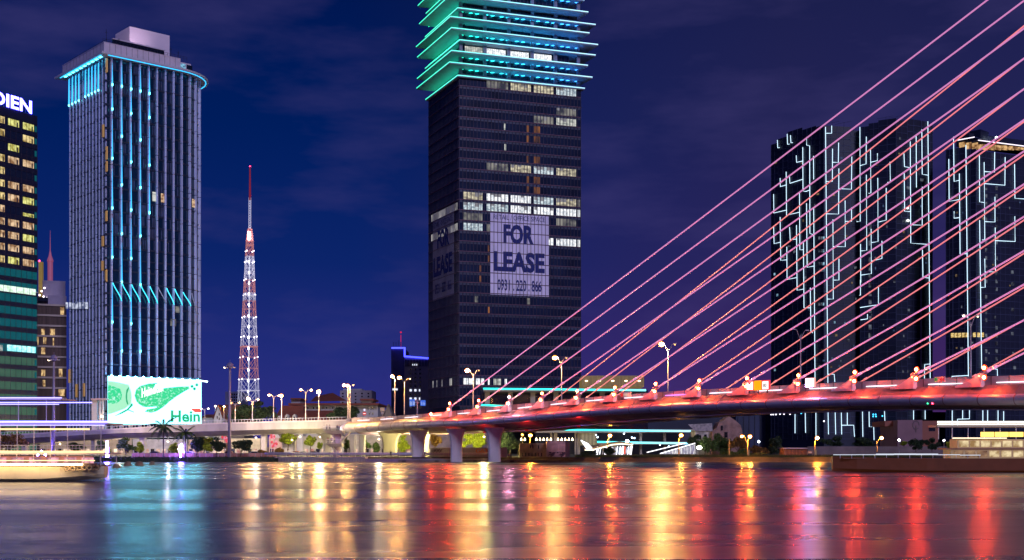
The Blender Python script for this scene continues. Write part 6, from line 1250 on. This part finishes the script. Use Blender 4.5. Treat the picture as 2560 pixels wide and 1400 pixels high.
for px, ytop, lab in ((135, 893, 'high mast lamp with a ring of floodlights before the brown hotel'), (575, 912, 'high mast lamp with a ring of floodlights left of the lattice tower')):
    Y_ = 343.8; x = (px + 0 - CX) / F * Y_; z_ = CZ + (HY - ytop) * Y_ / F; root = thing('high_mast_lamp', (x, Y_, 1.2), lab, 'mast lamp', 'high mast lamps on the promenade')
    mb = MB(); mb.tube([(x - .2, Y_, 1.2), (x - .12, Y_, z_ * .5), (x, Y_, z_)], [.5, .38, .24], 10); mb.build('mast', mat('mast_grey', (.42, .36, .5), .5, .2), root, True)
    mb = MB(); mb.tube([(x, Y_, z_ - .9), (x, Y_, z_ - .3), (x, Y_, z_ + .2), (x, Y_, z_ + .6)], [.5, .95, .85, .3], 10); mb.tube([(x, Y_, z_ + .6), (x, Y_, z_ + 1.4)], .05, 4); hd = mb.build('head', mat('mast_head', (.3, .26, .4), .5), root)
    for k in range(8):
        a = k * math.pi / 4 + .2; c = Vector((x + math.cos(a) * 1.25, Y_ + math.sin(a) * 1.25, z_ - .7)); mb = MB(); mb.hexa([c + Vector(q) for q in ((-.25, -.2, -.15), (.25, -.2, -.15), (.25, .2, -.15), (-.25, .2, -.15), (-.2, -.15, .15), (.2, -.15, .15), (.2, .15, .15), (-.2, .15, .15))]); mb.build('floodlight', pole_metal, root)
    mb = MB(); mb.ball((x - 1.45, Y_, z_ - .75), .22, n=6); mb.build('lit_floodlight', glow('mast_flood', (1, .8, .5), 18), root)

# ------------------------------------------------------------------ signs behind, decorations, people
bs = thing('blue_road_sign', P(1043, 1037, mY(1043, 8)), 'pair of blue direction boards on one post at the left end of the bridge', 'road sign'); sf = Face(1043, mY(1043, 8), None); bm_ = glow('sign_blue', (.04, .16, .8), .9)
mb = MB(); sf.rect(mb, 1042, 1044.4, 1000, 1036, -.1, .1); mb.build('post', pole_metal, bs)
for k in (1001, 1006): mb = MB(); sf.rect(mb, 1036, 1052, k, k + 1.2, -.05, .05); mb.build('cross_bar', pole_metal, bs)
for a, b_, y0, y1 in ((1024, 1030, 998, 1016), (1031, 1037.5, 998, 1015), (1051, 1064, 1000.5, 1014.5)):
    mb = MB(); sf.rect(mb, a, b_, y0, y1, .1, .2); pn = mb.build('panel', bm_, bs); mb = MB(); w = b_ - a
    for q in (.25, .55, .8): sf.rect(mb, a + w * q - .4, a + w * q + .5, y0 + 4 + q * 3, y1 - 2, .2, .24)
    mb.build('panel_marks', glow('sign_marks', (.6, .75, 1), .8), pn)
ne = thing('no_entry_sign', P(911, 1044, VY + 1), 'red no-entry disc below a small lit box at the right end of the viaduct', 'road sign'); c = P(911, 1034, VY + 1); mb = MB(); mb.tube([c, c + Vector((0, .12, 0))], .55, 16); mb.build('disc', glow('noentry', (.9, .02, .03), .7), ne); mb = MB(); mb.box(c.x - .35, c.x + .35, c.y - .06, c.y - .02, c.z - .1, c.z + .1); mb.build('bar', whf, ne)
mb = MB(); mb.tube([(c.x, c.y + .2, c.z - 1.6), (c.x, c.y + .2, c.z + 1.2)], .06, 5); mb.build('post', pole_metal, ne); mb = MB(); mb.box(c.x - .25, c.x + .25, c.y, c.y + .2, c.z + .8, c.z + 1.4); mb.build('light_box', glow('box_small', (.8, .75, 1), 1.2), ne)
ws = thing('white_road_sign', P(956, 1044, VY - 2), 'small cream square sign with a round plate below at the start of the bridge tube', 'road sign'); c = P(956, 1024, VY - 2); mb = MB(); mb.box(c.x - .6, c.x + .6, c.y - .05, c.y + .05, c.z - .45, c.z + .55); mb.build('panel', mat('cream_sign', (.7, .62, .4), .6), ws); mb = MB(); mb.tube([c + Vector((0, 0, -.95)), c + Vector((0, .1, -.95))], .36, 12); mb.build('round_plate', plaster, ws); mb = MB(); mb.tube([(c.x, c.y + .1, c.z - 2.2), (c.x, c.y + .1, c.z + .4)], .05, 5); mb.build('post', pole_metal, ws)
wc_ = glow('white_decor', (.2, .12, 1), 220)
d1 = thing('light_column', P(268, 1145, 344.5), 'glaring white and violet light column on the promenade left of the green trees', 'light decoration'); mb = MB(); c = P(268, 1145, 344.5); h0_ = CZ + (HY - 1103) * 344.5 / F; mb.tube([(c.x, c.y, 1.2), (c.x, c.y, h0_)], [.42, .3], 10); mb.build('lit_column', wc_, d1, True)
d2 = thing('light_tree', P(452, 1147, 343.8), 'small glaring white light tree between the two palm trunks', 'light decoration'); c = P(452, 1147, 343.8); mb = MB(); mb.tube([(c.x, c.y, 1.2), (c.x, c.y, 3.6)], [.25, .12], 6); mb.build('stem', wc_, d2)
for k in range(12): a = k * 2.4; q = Vector((c.x + math.cos(a) * .75 * (1 - k / 16), c.y + math.sin(a) * .7, 2.6 + k * .19)); mb = MB(); mb.ball(q, .2, n=6); mb.build('light_ball', wc_, d2, True)
d3 = thing('arched_light_frame', P(104, 1146, 344), 'white peaked light frame behind the left boat', 'light decoration'); c = P(104, 1146, 344); mb = MB(); mb.tube([c + Vector((-1.2, 0, .8)), c + Vector((-.4, 0, 1.6)), c + Vector((0, 0, 2.0)), c + Vector((.5, 0, 1.5)), c + Vector((1.2, 0, .8))], .22, 6); mb.build('lit_frame', wc_, d3)
redb = glow('balloon_red', (1, .08, .12), .75); pinkb = glow('balloon_pink', (1, .3, .45), .8)
for n_, (px, py, Y_, lab, k_) in enumerate(((679, 1091, 358, 'red star-shaped cluster hanging high right of the slim viaduct pier', 7), (686, 1110, 356, 'pair of red balloon clusters beside the lime flat-topped tree', 9), (563, 1097, 360, 'red and pink balloon cluster behind the middle round tree', 10))):
    root = thing('balloon_cluster', P(px, py, Y_), lab, 'balloons', 'red balloon clusters under the viaduct'); r_ = random.Random(n_)
    for k in range(k_): mb = MB(); q = P(px + r_.uniform(-8, 8), py + r_.uniform(-5, 6), Y_); mb.ball(q, .38, .38, .45, 8); mb.tube([q, (q.x, q.y, q.z - 1.4)], .02, 3); mb.build('balloon', redb if k % 3 else pinkb, root, True)
    mb = MB(); c = P(px, 1140, Y_); mb.tube([(c.x, c.y, 1.2), P(px, py, Y_)], .06, 5); mb.build('tether', pole_metal, root)
def person(label, px, ybase, Y, shirt, trousers, lean=0.0, stride=.18, zb=None, sc=1.0):
    x = (px - CX) / F * Y; zb = (CZ + (HY - ybase) * Y / F) if zb is None else zb; root = thing('person', (x, Y, zb), label, 'person')
    skin = mat('skin', (.4, .24, .17), .6); J = {'pel': (0, 0, .95), 'ch': (lean * .4, 0, 1.3), 'nk': (lean * .5, 0, 1.48), 'hd': (lean * .6, -.02, 1.64), 'ls': (lean * .45 - .18, 0, 1.42), 'le': (lean * .3 - .26, .02, 1.14), 'lh': (lean * .2 - .24, -.1, .9), 'rs': (lean * .45 + .18, 0, 1.42), 're': (lean * .3 + .26, .02, 1.15), 'rh': (lean * .2 + .24, -.12, .92), 'lk': (-.1 - stride * .4, -.03, .5), 'lf': (-.11 - stride, .03, .07), 'rk': (.1 + stride * .4, -.04, .5), 'rf': (.11 + stride, 0, .07)}
    W = lambda k: Vector((x, Y, zb)) + Vector(J[k]) * sc
    mb = MB(); mb.tube([W('lf'), W('lk'), W('pel') + Vector((-.08, 0, 0)), W('pel') + Vector((-.05, 0, .12))], [.05, .07, .1, .11], 7); mb.tube([W('rf'), W('rk'), W('pel') + Vector((.08, 0, 0)), W('pel') + Vector((.05, 0, .12))], [.05, .07, .1, .11], 7)
    mb.tube([W('pel') - Vector((0, 0, .04)), W('pel') + Vector((0, 0, .15)), W('ch'), W('nk') - Vector((0, 0, .05)), W('nk')], [.15, .14, .18, .13, .06], 10); mb.tube([W('nk'), W('hd') - Vector((0, 0, .08))], .055, 7); mb.ball(W('hd'), .09, .11, .125, 10)
    for s_ in 'lr': mb.tube([W(s_ + 's'), W(s_ + 'e'), W(s_ + 'h')], [.06, .045, .035], 6); mb.ball(W(s_ + 'h') - Vector((0, 0, .06)), .035, .03, .07, 6); f_ = W(s_ + 'f'); mb.ball(f_ + Vector((0, -.07, -.02)), .05, .12, .05, 6)
    bo = mb.build('body', skin, root, True)
    mb = MB(); mb.tube([W('pel') + Vector((0, 0, .05)), W('ch'), W('nk') - Vector((0, 0, .03))], [.165, .2, .1], 10); 
    for s_ in 'lr': mb.tube([W(s_ + 's') + Vector((0, 0, .02)), W(s_ + 'e')], [.075, .06], 7)
    mb.build('shirt', shirt, bo, True); mb = MB()
    for s_, q in (('l', -.08), ('r', .08)): mb.tube([W(s_ + 'f') + Vector((0, 0, .06)), W(s_ + 'k'), W('pel') + Vector((q, 0, .05))], [.065, .085, .125], 8)
    mb.build('trousers', trousers, bo, True); mb = MB(); mb.ball(W('hd') + Vector((0, .02, .04)), .1, .115, .11, 8); mb.build('hair', mat('hair', (.01, .008, .008), .7), bo, True)
cl = lambda n, c: mat('cloth_' + n, c, .8)
person('person in dark clothes standing by the rail left of the first white pier', 977, 1141, 340.5, cl('dark', (.03, .03, .05)), cl('navy', (.02, .02, .05)), 0, .1, 1.3); person('person in a pale top leaning by the first pier', 1062, 1141, 342, cl('blue', (.1, .2, .35)), cl('dark', None), .3, .12, 1.3)
person('person in violet top on the bank right of the white kiosk', 1272, 1152, 338.6, cl('violet', (.25, .15, .5)), cl('dark', None), 0, .14, .0 + .6); person('person in white walking beside the one in violet', 1277, 1152, 338.9, cl('white', (.6, .6, .65)), cl('navy', None), .1, .2, .6)
person('dark silhouetted person standing on the bank before the ruin', 1776, 1150, 344, cl('dark', None), cl('dark', None), 0, .15, 1.25, 1.2); person('person in light clothes on the bank right of the container shed', 2022, 1150, 344, cl('cream', (.5, .45, .4)), cl('navy', None), 0, .12, 1.25)
person('person in a white shirt on the grass beside the last but one amber lamp', 2027, 1150, 345, cl('white', None), cl('dark', None), 0, .12, 1.25)
zs = P(842, 1077, 359).z
for n_, (px, lab, c_) in enumerate(((817, 'leftmost of the two people at the rail of the upper landing of the stair tower', 'white'), (824, 'second from left at the rail of the upper landing', 'cream'), (843, 'person in dark top on the stair tower beside the bridge end', 'dark'), (848, 'person in pink top on the stair tower next to the bridge end', 'pink'))): person(lab, px, 0, 359.5, cl(c_, (.6, .3, .35)), cl('navy', None), 0, .1, zs)
zs2 = P(842, 1109, 359).z
for n_, (px, lab, c_) in enumerate(((820, 'leftmost person on the lower landing of the stair tower', 'pink'), (829, 'person in violet top in the middle of the lower landing', 'violet'), (836, 'person in pale top standing right on the lower landing', 'cream'))): person(lab, px, 0, 359.5, cl(c_, None), cl('navy', None), 0, .1, zs2)

# ------------------------------------------------------------------ boats
def loft(mb, secs, k=0, cap=True):
    n = len(secs[0]); base = len(mb.v)
    for s_ in secs: mb.v += [Vector(p) for p in s_]
    for i in range(len(secs) - 1):
        for q in range(n - 1): a = base + i * n + q; mb.f.append((a, a + 1, a + 1 + n, a + n)); mb.m.append(k)
    if cap: mb.f.append(tuple(base + q for q in range(n))); mb.f.append(tuple(base + (len(secs) - 1) * n + q for q in range(n))); mb.m += [k, k]
BY = 146.0; X = lambda px: (px - CX) / F * BY; Z = lambda py: CZ + (HY - py) * BY / F
cb_ = thing('cruise_boat', (X(60), BY + 3, 0), 'open-sided river cruise boat outlined with white and amber light strips at the left edge', 'boat')
hullm = mat('hull_cream', (.8, .66, .42), .4, emit=(1, .72, .3), es=.0, var=.12, vs=.6); hx1, hx0 = X(245), X(-420)
mb = MB(); secs = []
for k in range(15):
    u = k / 14; x = hx0 + (hx1 - hx0) * u; bw = 3.4 * (1 - max(0, (u - .78) / .22) ** 2 * .75); sheer = Z(1166) - (u > .8) * 0 ; low = max(0, (u - .8) / .2); secs.append([(x, BY + 3 - bw, sheer), (x, BY + 3 - bw * .9, .35 + low * .5), (x, BY + 3 - bw * .45, -.2 + low * .6), (x, BY + 3 + bw * .45, -.2 + low * .6), (x, BY + 3 + bw * .9, .35 + low * .5), (x, BY + 3 + bw, sheer)])
loft(mb, secs); mb.build('hull', hullm, cb_)
mb = MB(); mb.box(hx0, hx1 - .3, BY + .3, BY + 5.7, Z(1166) - .05, Z(1163)); dk_ = mb.build('deck', mat('boat_deck', (.3, .17, .1), .7), cb_)
mb = MB(); mb.box(hx0, hx1, BY - .55, BY - .35, Z(1164), Z(1158)); mb.build('rubbing_strake', mat('strake', (.12, .05, .04), .6), cb_)
hull_l = glow('gunwale_lamp', (1, .7, .34), 26); amber = glow('boat_amber_strip', (1.0, .68, .3), 1.9); bwht = glow('boat_white_strip', (.26, .23, 1), 4.2); amber_s = glow('boat_amber_soft', (1.0, .6, .25), 1.0)
def strip_(nm, px0, px1, y0, y1, m_, yo=-.5, dep=.12): mb = MB(); mb.box(X(px0), X(px1), BY + yo, BY + yo + dep, Z(y1), Z(y0)); return mb.build(nm, m_, cb_)
strip_('light_strip', -400, 240, 1150, 1152.5, amber); strip_('gunwale_light', -400, 215, 1159, 1162, hull_l, -1.3, .2); strip_('light_strip', -400, 225, 1157, 1160, amber_s); strip_('light_strip', -400, 262, 1127, 1132, amber, -.3); strip_('light_strip', -400, 225, 1071, 1075, amber, -.2); strip_('light_strip', -400, 272, 1052, 1057, bwht, -.2); strip_('light_strip', -400, 262, 1062, 1064, bwht, -.1); strip_('light_strip', -400, 229, 1005, 1007.5, bwht, 0); strip_('light_strip', -400, 153, 993, 995.5, bwht, .1); strip_('light_strip', -400, 145, 1009.5, 1011.5, bwht, .2)  # the strip along the gunwale is added to brighten the cream hull
def plate(nm, px0, px1, y0, y1, m_, ins=0): mb = MB(); mb.box(X(px0), X(px1), BY - .1 + ins, BY + 6.1 - ins, Z(y1), Z(y0)); return mb.build(nm, m_, cb_)
bw_ = mat('boat_white', (.6, .5, .5), .5); plate('upper_deck', -400, 262, 1132, 1136, bw_); plate('canopy', -400, 268, 1057, 1061, bw_, .1); plate('top_roof', -400, 150, 995.5, 999, bw_, .4)
for px in range(-380, 262, 42): 
    for yy_ in (BY + .1, BY + 5.9): mb = MB(); mb.box(X(px), X(px) + .09, yy_ - .05, yy_ + .05, Z(1164), Z(1136)); mb.build('post', bw_, cb_)
    mb = MB(); mb.box(X(px), X(px) + .08, BY + .2, BY + .28, Z(1132), Z(1061)); mb.build('post', bw_, cb_)
for px in range(-380, 150, 70): mb = MB(); mb.box(X(px), X(px) + .08, BY + .6, BY + .68, Z(1057), Z(999)); mb.build('post', bw_, cb_)
mb = MB()
for px in range(-395, 262, 9): mb.box(X(px), X(px) + .03, BY - .05, BY - .02, Z(1132), Z(1113))
mb.box(X(-400), X(262), BY - .06, BY, Z(1114), Z(1112.5)); mb.box(X(-400), X(262), BY - .06, BY, Z(1121), Z(1120)); mb.build('railing', bw_, cb_)
mb = MB(); mb.box(X(-400), X(225), BY + .9, BY + 1.1, Z(1163), Z(1140)); mb.build('cabin_side', mat('cabin_rose', (.3, .12, .12), .6, emit=(.9, .25, .3), es=.12, var=.5, vs=1.2), cb_)
for n_ in range(14): px = -380 + n_ * 44; mb = MB(); mb.box(X(px + 6), X(px + 36), BY + .86, BY + .9, Z(1159), Z(1144)); mb.build('cabin_window', room('cabin_light', (.1, .03, .08, 1), (.9, .4, .5, 1), 1.2, .6), cb_)
for n_, px in enumerate((186, 203, 216, 228, 240, 172)): mb = MB(); c = (X(px), BY - .55 if px < 238 else BY + .2, Z(1171 - (px > 200) * 2)); pts = [Vector(c) + Vector((math.cos(t) * .26, 0, math.sin(t) * .26)) for t in [k * math.pi / 5 for k in range(11)]]; mb.tube(pts, .1, 6, cap=False); mb.build('tyre_fender', mat('tyre_pale', (.3, .2, .12), .8), cb_)

RY = 200.0; X = lambda px: (px - CX) / F * RY; Z = lambda py: CZ + (HY - py) * RY / F
fb = thing('river_ferry', (X(2450), RY + 2, 0), 'brown-hulled passenger ferry with bright roof and window strips at the right edge', 'boat'); brown_h = mat('ferry_hull', (.12, .03, .015), .5, emit=(.6, .15, .03), es=.04, var=.3, vs=.5)
x0, x1 = X(2088), X(2990); mb = MB(); secs = []
for k in range(17):
    u = k / 16; x = x0 + (x1 - x0) * u; bw = .35 + 2.6 * min(1, u / .25) ** .6; sh_ = Z(1146) + max(0, .2 - u) * 1.5; low = max(0, .25 - u) * 1.2; secs.append([(x, RY + 2 - bw, sh_), (x, RY + 2 - bw * .9, .3 + low), (x, RY + 2 - bw * .4, -.2 + low), (x, RY + 2 + bw * .4, -.2 + low), (x, RY + 2 + bw * .9, .3 + low), (x, RY + 2 + bw, sh_)])
loft(mb, secs); mb.build('hull', brown_h, fb)
mb = MB(); mb.box(X(2110), x1, RY + .3, RY + 3.7, Z(1146) - .06, Z(1146) + .02); mb.build('deck', mat('ferry_deck', (.2, .1, .07), .7), fb)
for k, (a, b_, y) in enumerate(((2083, 2140, 1137), (2140, 2190, 1136.8), (2190, 2235, 1136.2), (2235, 2290, 1135.8), (2290, 2345, 1136), (2345, 2400, 1137), (2400, 2451, 1138))): mb = MB(); mb.box(X(a), X(b_) , RY - .1, RY - .02, Z(y + .6 + (k in (2, 3, 4)) * .8), Z(y - 1 - (k in (2, 3, 4)) * 1.0)); mb.build('rail_light', glow('ferry_rail_light', (.75, .82, .95), 1.0), fb)
for k in range(13): px = 2100 + k * 29; mb = MB(); mb.box(X(px), X(px) + .06, RY, RY + .06, Z(1146), Z(1137)); mb.build('rail_post', pole_metal, fb)
cabw = mat('ferry_cabin', (.5, .36, .2), .6, emit=(1, .6, .25), es=.12, var=.3, vs=.6)
mb = MB(); mb.box(X(2378), x1, RY + .2, RY + 3.8, Z(1146), Z(1124)); mb.box(X(2395), x1, RY + .2, RY + 3.8, Z(1120), Z(1098)); mb.build('cabin', cabw, fb)
mb = MB(); mb.box(X(2365), x1, RY, RY + 4, Z(1124), Z(1120)); mb.build('middle_deck', mat('ferry_trim', (.45, .2, .1), .6), fb)
mb = MB(); mb.box(X(2342), x1, RY - .2, RY + 4.2, Z(1068), Z(1063)); mb.build('roof', mat('ferry_roof', (.5, .4, .3), .6), fb)
for a, b_, y0, y1, m_ in ((2342, 2620, 1053, 1057.5, glow('ferry_white', (1, .93, .82), 2.6)), (2342, 2620, 1059.5, 1062, glow('ferry_white', None, 1)), (2380, 2515, 1094, 1096.5, glow('ferry_warm', (1, .8, .55), 2))): mb = MB(); mb.box(X(a), X(b_), RY - .35, RY - .25, Z(y1), Z(y0)); mb.build('light_strip', m_, fb)
for k in range(4): px = 2452 + k * 36; mb = MB(); mb.box(X(px), X(px + 33), RY - .1, RY + .1, Z(1092), Z(1080)); mb.build('lit_window', glow('ferry_yellow', (1, .62, .12), 2.2), fb)
for k in range(7): px = 2400 + k * 27; mb = MB(); mb.box(X(px), X(px + 22), RY + .1, RY + .2, Z(1117), Z(1102)); mb.build('lit_window', room('ferry_room', (.35, .2, .06, 1), (1, .8, .45, 1), .9, .75), fb)
for k in range(6): px = 2385 + k * 30; mb = MB(); mb.box(X(px), X(px + 24), RY + .1, RY + .2, Z(1142), Z(1127)); mb.build('lit_window', room('ferry_room', None, None, 1) if k > 2 else room('ferry_room_dim', (.12, .05, .02, 1), (.5, .3, .15, 1), .9, .5), fb)
for px in (2346, 2380, 2420, 2460, 2500, 2540): mb = MB(); mb.box(X(px), X(px) + .1, RY + .05, RY + .15, Z(1098), Z(1063)); mb.build('post', pole_metal, fb)

# lit street life beneath the viaduct: shopfronts, promenade wall and lamps, most of them added to light trees and walls
for px0, px1, yt, Y_, lab, c_ in ((332, 468, 1098, 419, 'low lit building behind the palms and the white light tree', (.5, .48, .5)), (470, 560, 1100, 418, 'low lit shopfront row behind the clipped round trees', (.6, .45, .35)), (575, 650, 1096, 420, 'cream lit low building between the mast foot and the slim pier', (.62, .55, .4)), (672, 740, 1094, 424, 'low building with a salmon base behind the red balloons', (.6, .4, .36)), (745, 860, 1090, 426, 'pale wall-like building behind the tall lime tree', (.45, .42, .36)), (868, 1000, 1086, 424, 'long low beige building beneath the left end of the bridge', (.42, .38, .32)), (1000, 1240, 1078, 410, 'dim terrace building behind the trees between the white piers', (.2, .16, .2)), (100, 330, 1096, 420, 'low lit buildings behind the left boat', (.5, .42, .3))):
    r_ = bld('low_building', lab, px0, px1, yt, Y_, 10, mat('low_wall_%d' % px0, c_, .85, var=.35, vs=.5)); n_ = int((px1 - px0) / 14)
    for k in range(n_): mb = MB(); a, b_ = P(px0 + 3 + k * 14, 1122, Y_), P(px0 + 12 + k * 14, 1132, Y_); mb.box(a.x, b_.x, Y_ - .1, Y_, b_.z, a.z); mb.build('shop_window', room('shop_light', (.35, .12, .1, 1), (1, .8, .6, 1), 1.1, .35) if k % 3 else dw, r_)
qwall = thing('promenade_wall', P(500, 1141, 348), 'low salmon-lit promenade wall behind the white railing', 'wall'); mb = MB(); a, b_ = P(330, 1133, 348), P(690, 1142, 348); mb.box(a.x, b_.x, 348, 348.4, 1.2, a.z); mb.build('wall', mat('salmon_wall', (.55, .25, .18), .8, var=.35, vs=.6), qwall)
tubew = thing('river_pipe', P(900, 1135, 346), 'thick lavender pipe rail running along the river wall under the piers', 'pipe'); mb = MB(); a, b_ = P(662, 1134, 345.5), P(1240, 1135, 345.5); mb.tube([a, b_], .38, 10); mb.build('pipe', mat('pipe_paint', (.42, .38, .55), .5), tubew, True)
for n_, (px, py, Y_, e_, c_, lab) in enumerate(((150, 1110, 392, 9000, (1, .7, .35), 'hanging lamp under the far left of the viaduct'), (300, 1106, 392, 9000, (1, .75, .45), 'hanging lamp under the viaduct behind the bushy tree'), (520, 1096, 394, 12000, (1, .8, .45), 'hanging lamp under the viaduct behind the clipped trees'), (640, 1094, 392, 12000, (1, .75, .5), 'hanging lamp left of the slim viaduct pier'), (750, 1092, 366, 6000, (1, .85, .4), 'hanging lamp between the two lime trees'), (800, 1092, 392, 12000, (1, .8, .45), 'hanging lamp behind the stair tower'), (947, 1098, 372, 9000, (1, .82, .5), 'small glowing lamp below the left end of the silver tube'), (1050, 1090, 360, 7000, (1, .85, .3), 'hanging lamp behind the first white pier'), (1150, 1090, 362, 9000, (1, .85, .3), 'hanging lamp behind the second white pier'), (1210, 1092, 362, 9000, (1, .85, .3), 'hanging lamp beside the third white pier'), (420, 1104, 392, 9000, (.8, .8, 1), 'hanging lamp under the viaduct behind the palms'), (730, 1100, 347, 2500, (1, .85, .3), 'small lamp before the flat-topped lime tree'))):
    c = P(px, py, Y_); t_ = thing('hanging_lamp', (c.x, c.y, c.z), lab, 'lamp', 'lamps hanging under the viaduct'); mb = MB(); mb.ball((c.x, c.y, c.z), .3, .3, .18, 8); mb.build('lamp_glass', glow('hang_lamp', (1, .8, .45), 6), t_, True); mb = MB(); mb.tube([(c.x, c.y, c.z + .1), (c.x, c.y, c.z + 1.2)], .05, 5); mb.build('stem', pole_metal, t_)
    ld = bpy.data.lights.new('lamp_light', 'POINT'); ld.energy = e_ * (1.6 if px > 1000 else .6); ld.color = c_; ld.shadow_soft_size = .3; lo = bpy.data.objects.new('lamp_light', ld); C.objects.link(lo); lo.parent = t_; lo.location = (0, 0, -.5)
for ob in [o for o in bpy.data.objects if o.name.startswith('high_mast_lamp')]:        # the lit floodlight of each mast washes viaduct and quay
    ld = bpy.data.lights.new('mast_beam', 'SPOT'); ld.energy = 60000; ld.color = (1, .78, .6); ld.spot_size = R(75); ld.spot_blend = .8; ld.shadow_soft_size = .4; lo = bpy.data.objects.new('mast_beam', ld); C.objects.link(lo); lo.parent = ob
    h_ = max(ch.location.z for ch in ob.children) + 22; lo.location = (1.8, 1.6, 21); tgt = Vector((30 if ob.location.x < -100 else 12, 30, 5)); lo.rotation_euler = (tgt - Vector((1.8, 1.6, 21))).to_track_quat('-Z', 'Y').to_euler()

for n_, (px, yb, yt, w, Y_, m_, lab) in enumerate(((350, 1138, 1104, 30, 360, leaf_lime_lit, 'low lime bush left of the tall palm'), (435, 1138, 1106, 34, 362, leaf_lime_lit, 'low lime bush between the palm trunks'), (520, 1138, 1092, 40, 380, leaf_lime_lit, 'yellow-green tree top showing between the clipped trees'), (655, 1140, 1124, 40, 350, leaf_orange, 'low reddish flower bush left of the slim pier'), (698, 1140, 1118, 24, 352, leaf_orange, 'small reddish flower bush below the red balloons'), (1150, 1128, 1100, 30, 374, leaf_lime_lit, 'small lime tree just left of the wide lime tree'), (940, 1138, 1104, 26, 384, leaf_mid, 'small tree under the left end of the silver tube'))): tree(lab, px, yb, yt, w, Y_, m_, 60 + n_, 'bush', .1, .7, 'bush')

def car(label, px, Y, paint, flip=1, zb=1.3):
    x = (px - CX) / F * Y; root = thing('parked_car', (x, Y, zb), label, 'car', 'cars on the road under the viaduct'); pr = [(-2.1, .35), (-2.15, .7), (-1.9, .95), (-1.1, 1.0), (-.55, 1.45), (.75, 1.48), (1.35, 1.02), (2.0, .92), (2.15, .6), (2.1, .35)]
    mb = MB(); n = len(pr)
    for yy_ in (-.82, .82): mb.v += [Vector((x + a * flip, Y + yy_, zb + h_)) for a, h_ in pr]
    mb.f = [tuple(range(n)), tuple(range(n, 2 * n))[::-1]] + [(i, (i + 1) % n, n + (i + 1) % n, n + i) for i in range(n)]; mb.m = [0] * len(mb.f); mb.build('body', paint, root)
    mb = MB(); mb.v = [Vector((x + a * flip, Y - .84, zb + h_)) for a, h_ in ((-.95, 1.03), (-.5, 1.38), (.7, 1.4), (1.15, 1.03))]; mb.f = [(0, 1, 2, 3)]; mb.m = [0]; mb.build('side_window', black_glass, root)
    for a in (-1.35, 1.35): mb = MB(); mb.tube([(x + a, Y - .86, zb + .33), (x + a, Y - .6, zb + .33)], .33, 12); w_ = mb.build('wheel', mat('tyre', (.01, .01, .01), .8), root); mb = MB(); mb.tube([(x + a, Y - .88, zb + .33), (x + a, Y - .86, zb + .33)], .18, 10); mb.build('rim', pole_metal, w_)
    for a, c_, e_ in ((2.13, (1, .9, .7), 30), (-2.13, (1, .03, .03), 6)): mb = MB(); mb.ball((x + a * flip, Y - .6, zb + .68), .1, n=6); mb.build('headlight' if a > 0 else 'tail_light', glow('car_light_%d' % e_, c_, e_), root)
pw, pr_, pg = mat('paint_white', (.6, .6, .62), .3), mat('paint_red', (.4, .03, .03), .3), mat('paint_dark', (.03, .03, .04), .3)
car('white car with lit headlights left of the tall lime tree', 757, 350, pw, 1); car('dark car with lit headlights below the tall lime tree', 782, 350.5, pg, 1); car('red car right of the wide viaduct pier', 742, 354, pr_, -1); car('white car left of the slim viaduct pier', 638, 350, pw, -1); car('red car between the middle and right clipped trees', 571, 350, pr_, 1); car('white car behind the white light tree', 475, 351, pw, 1); car('dark car behind the left palm trunk', 388, 351, pg, -1)
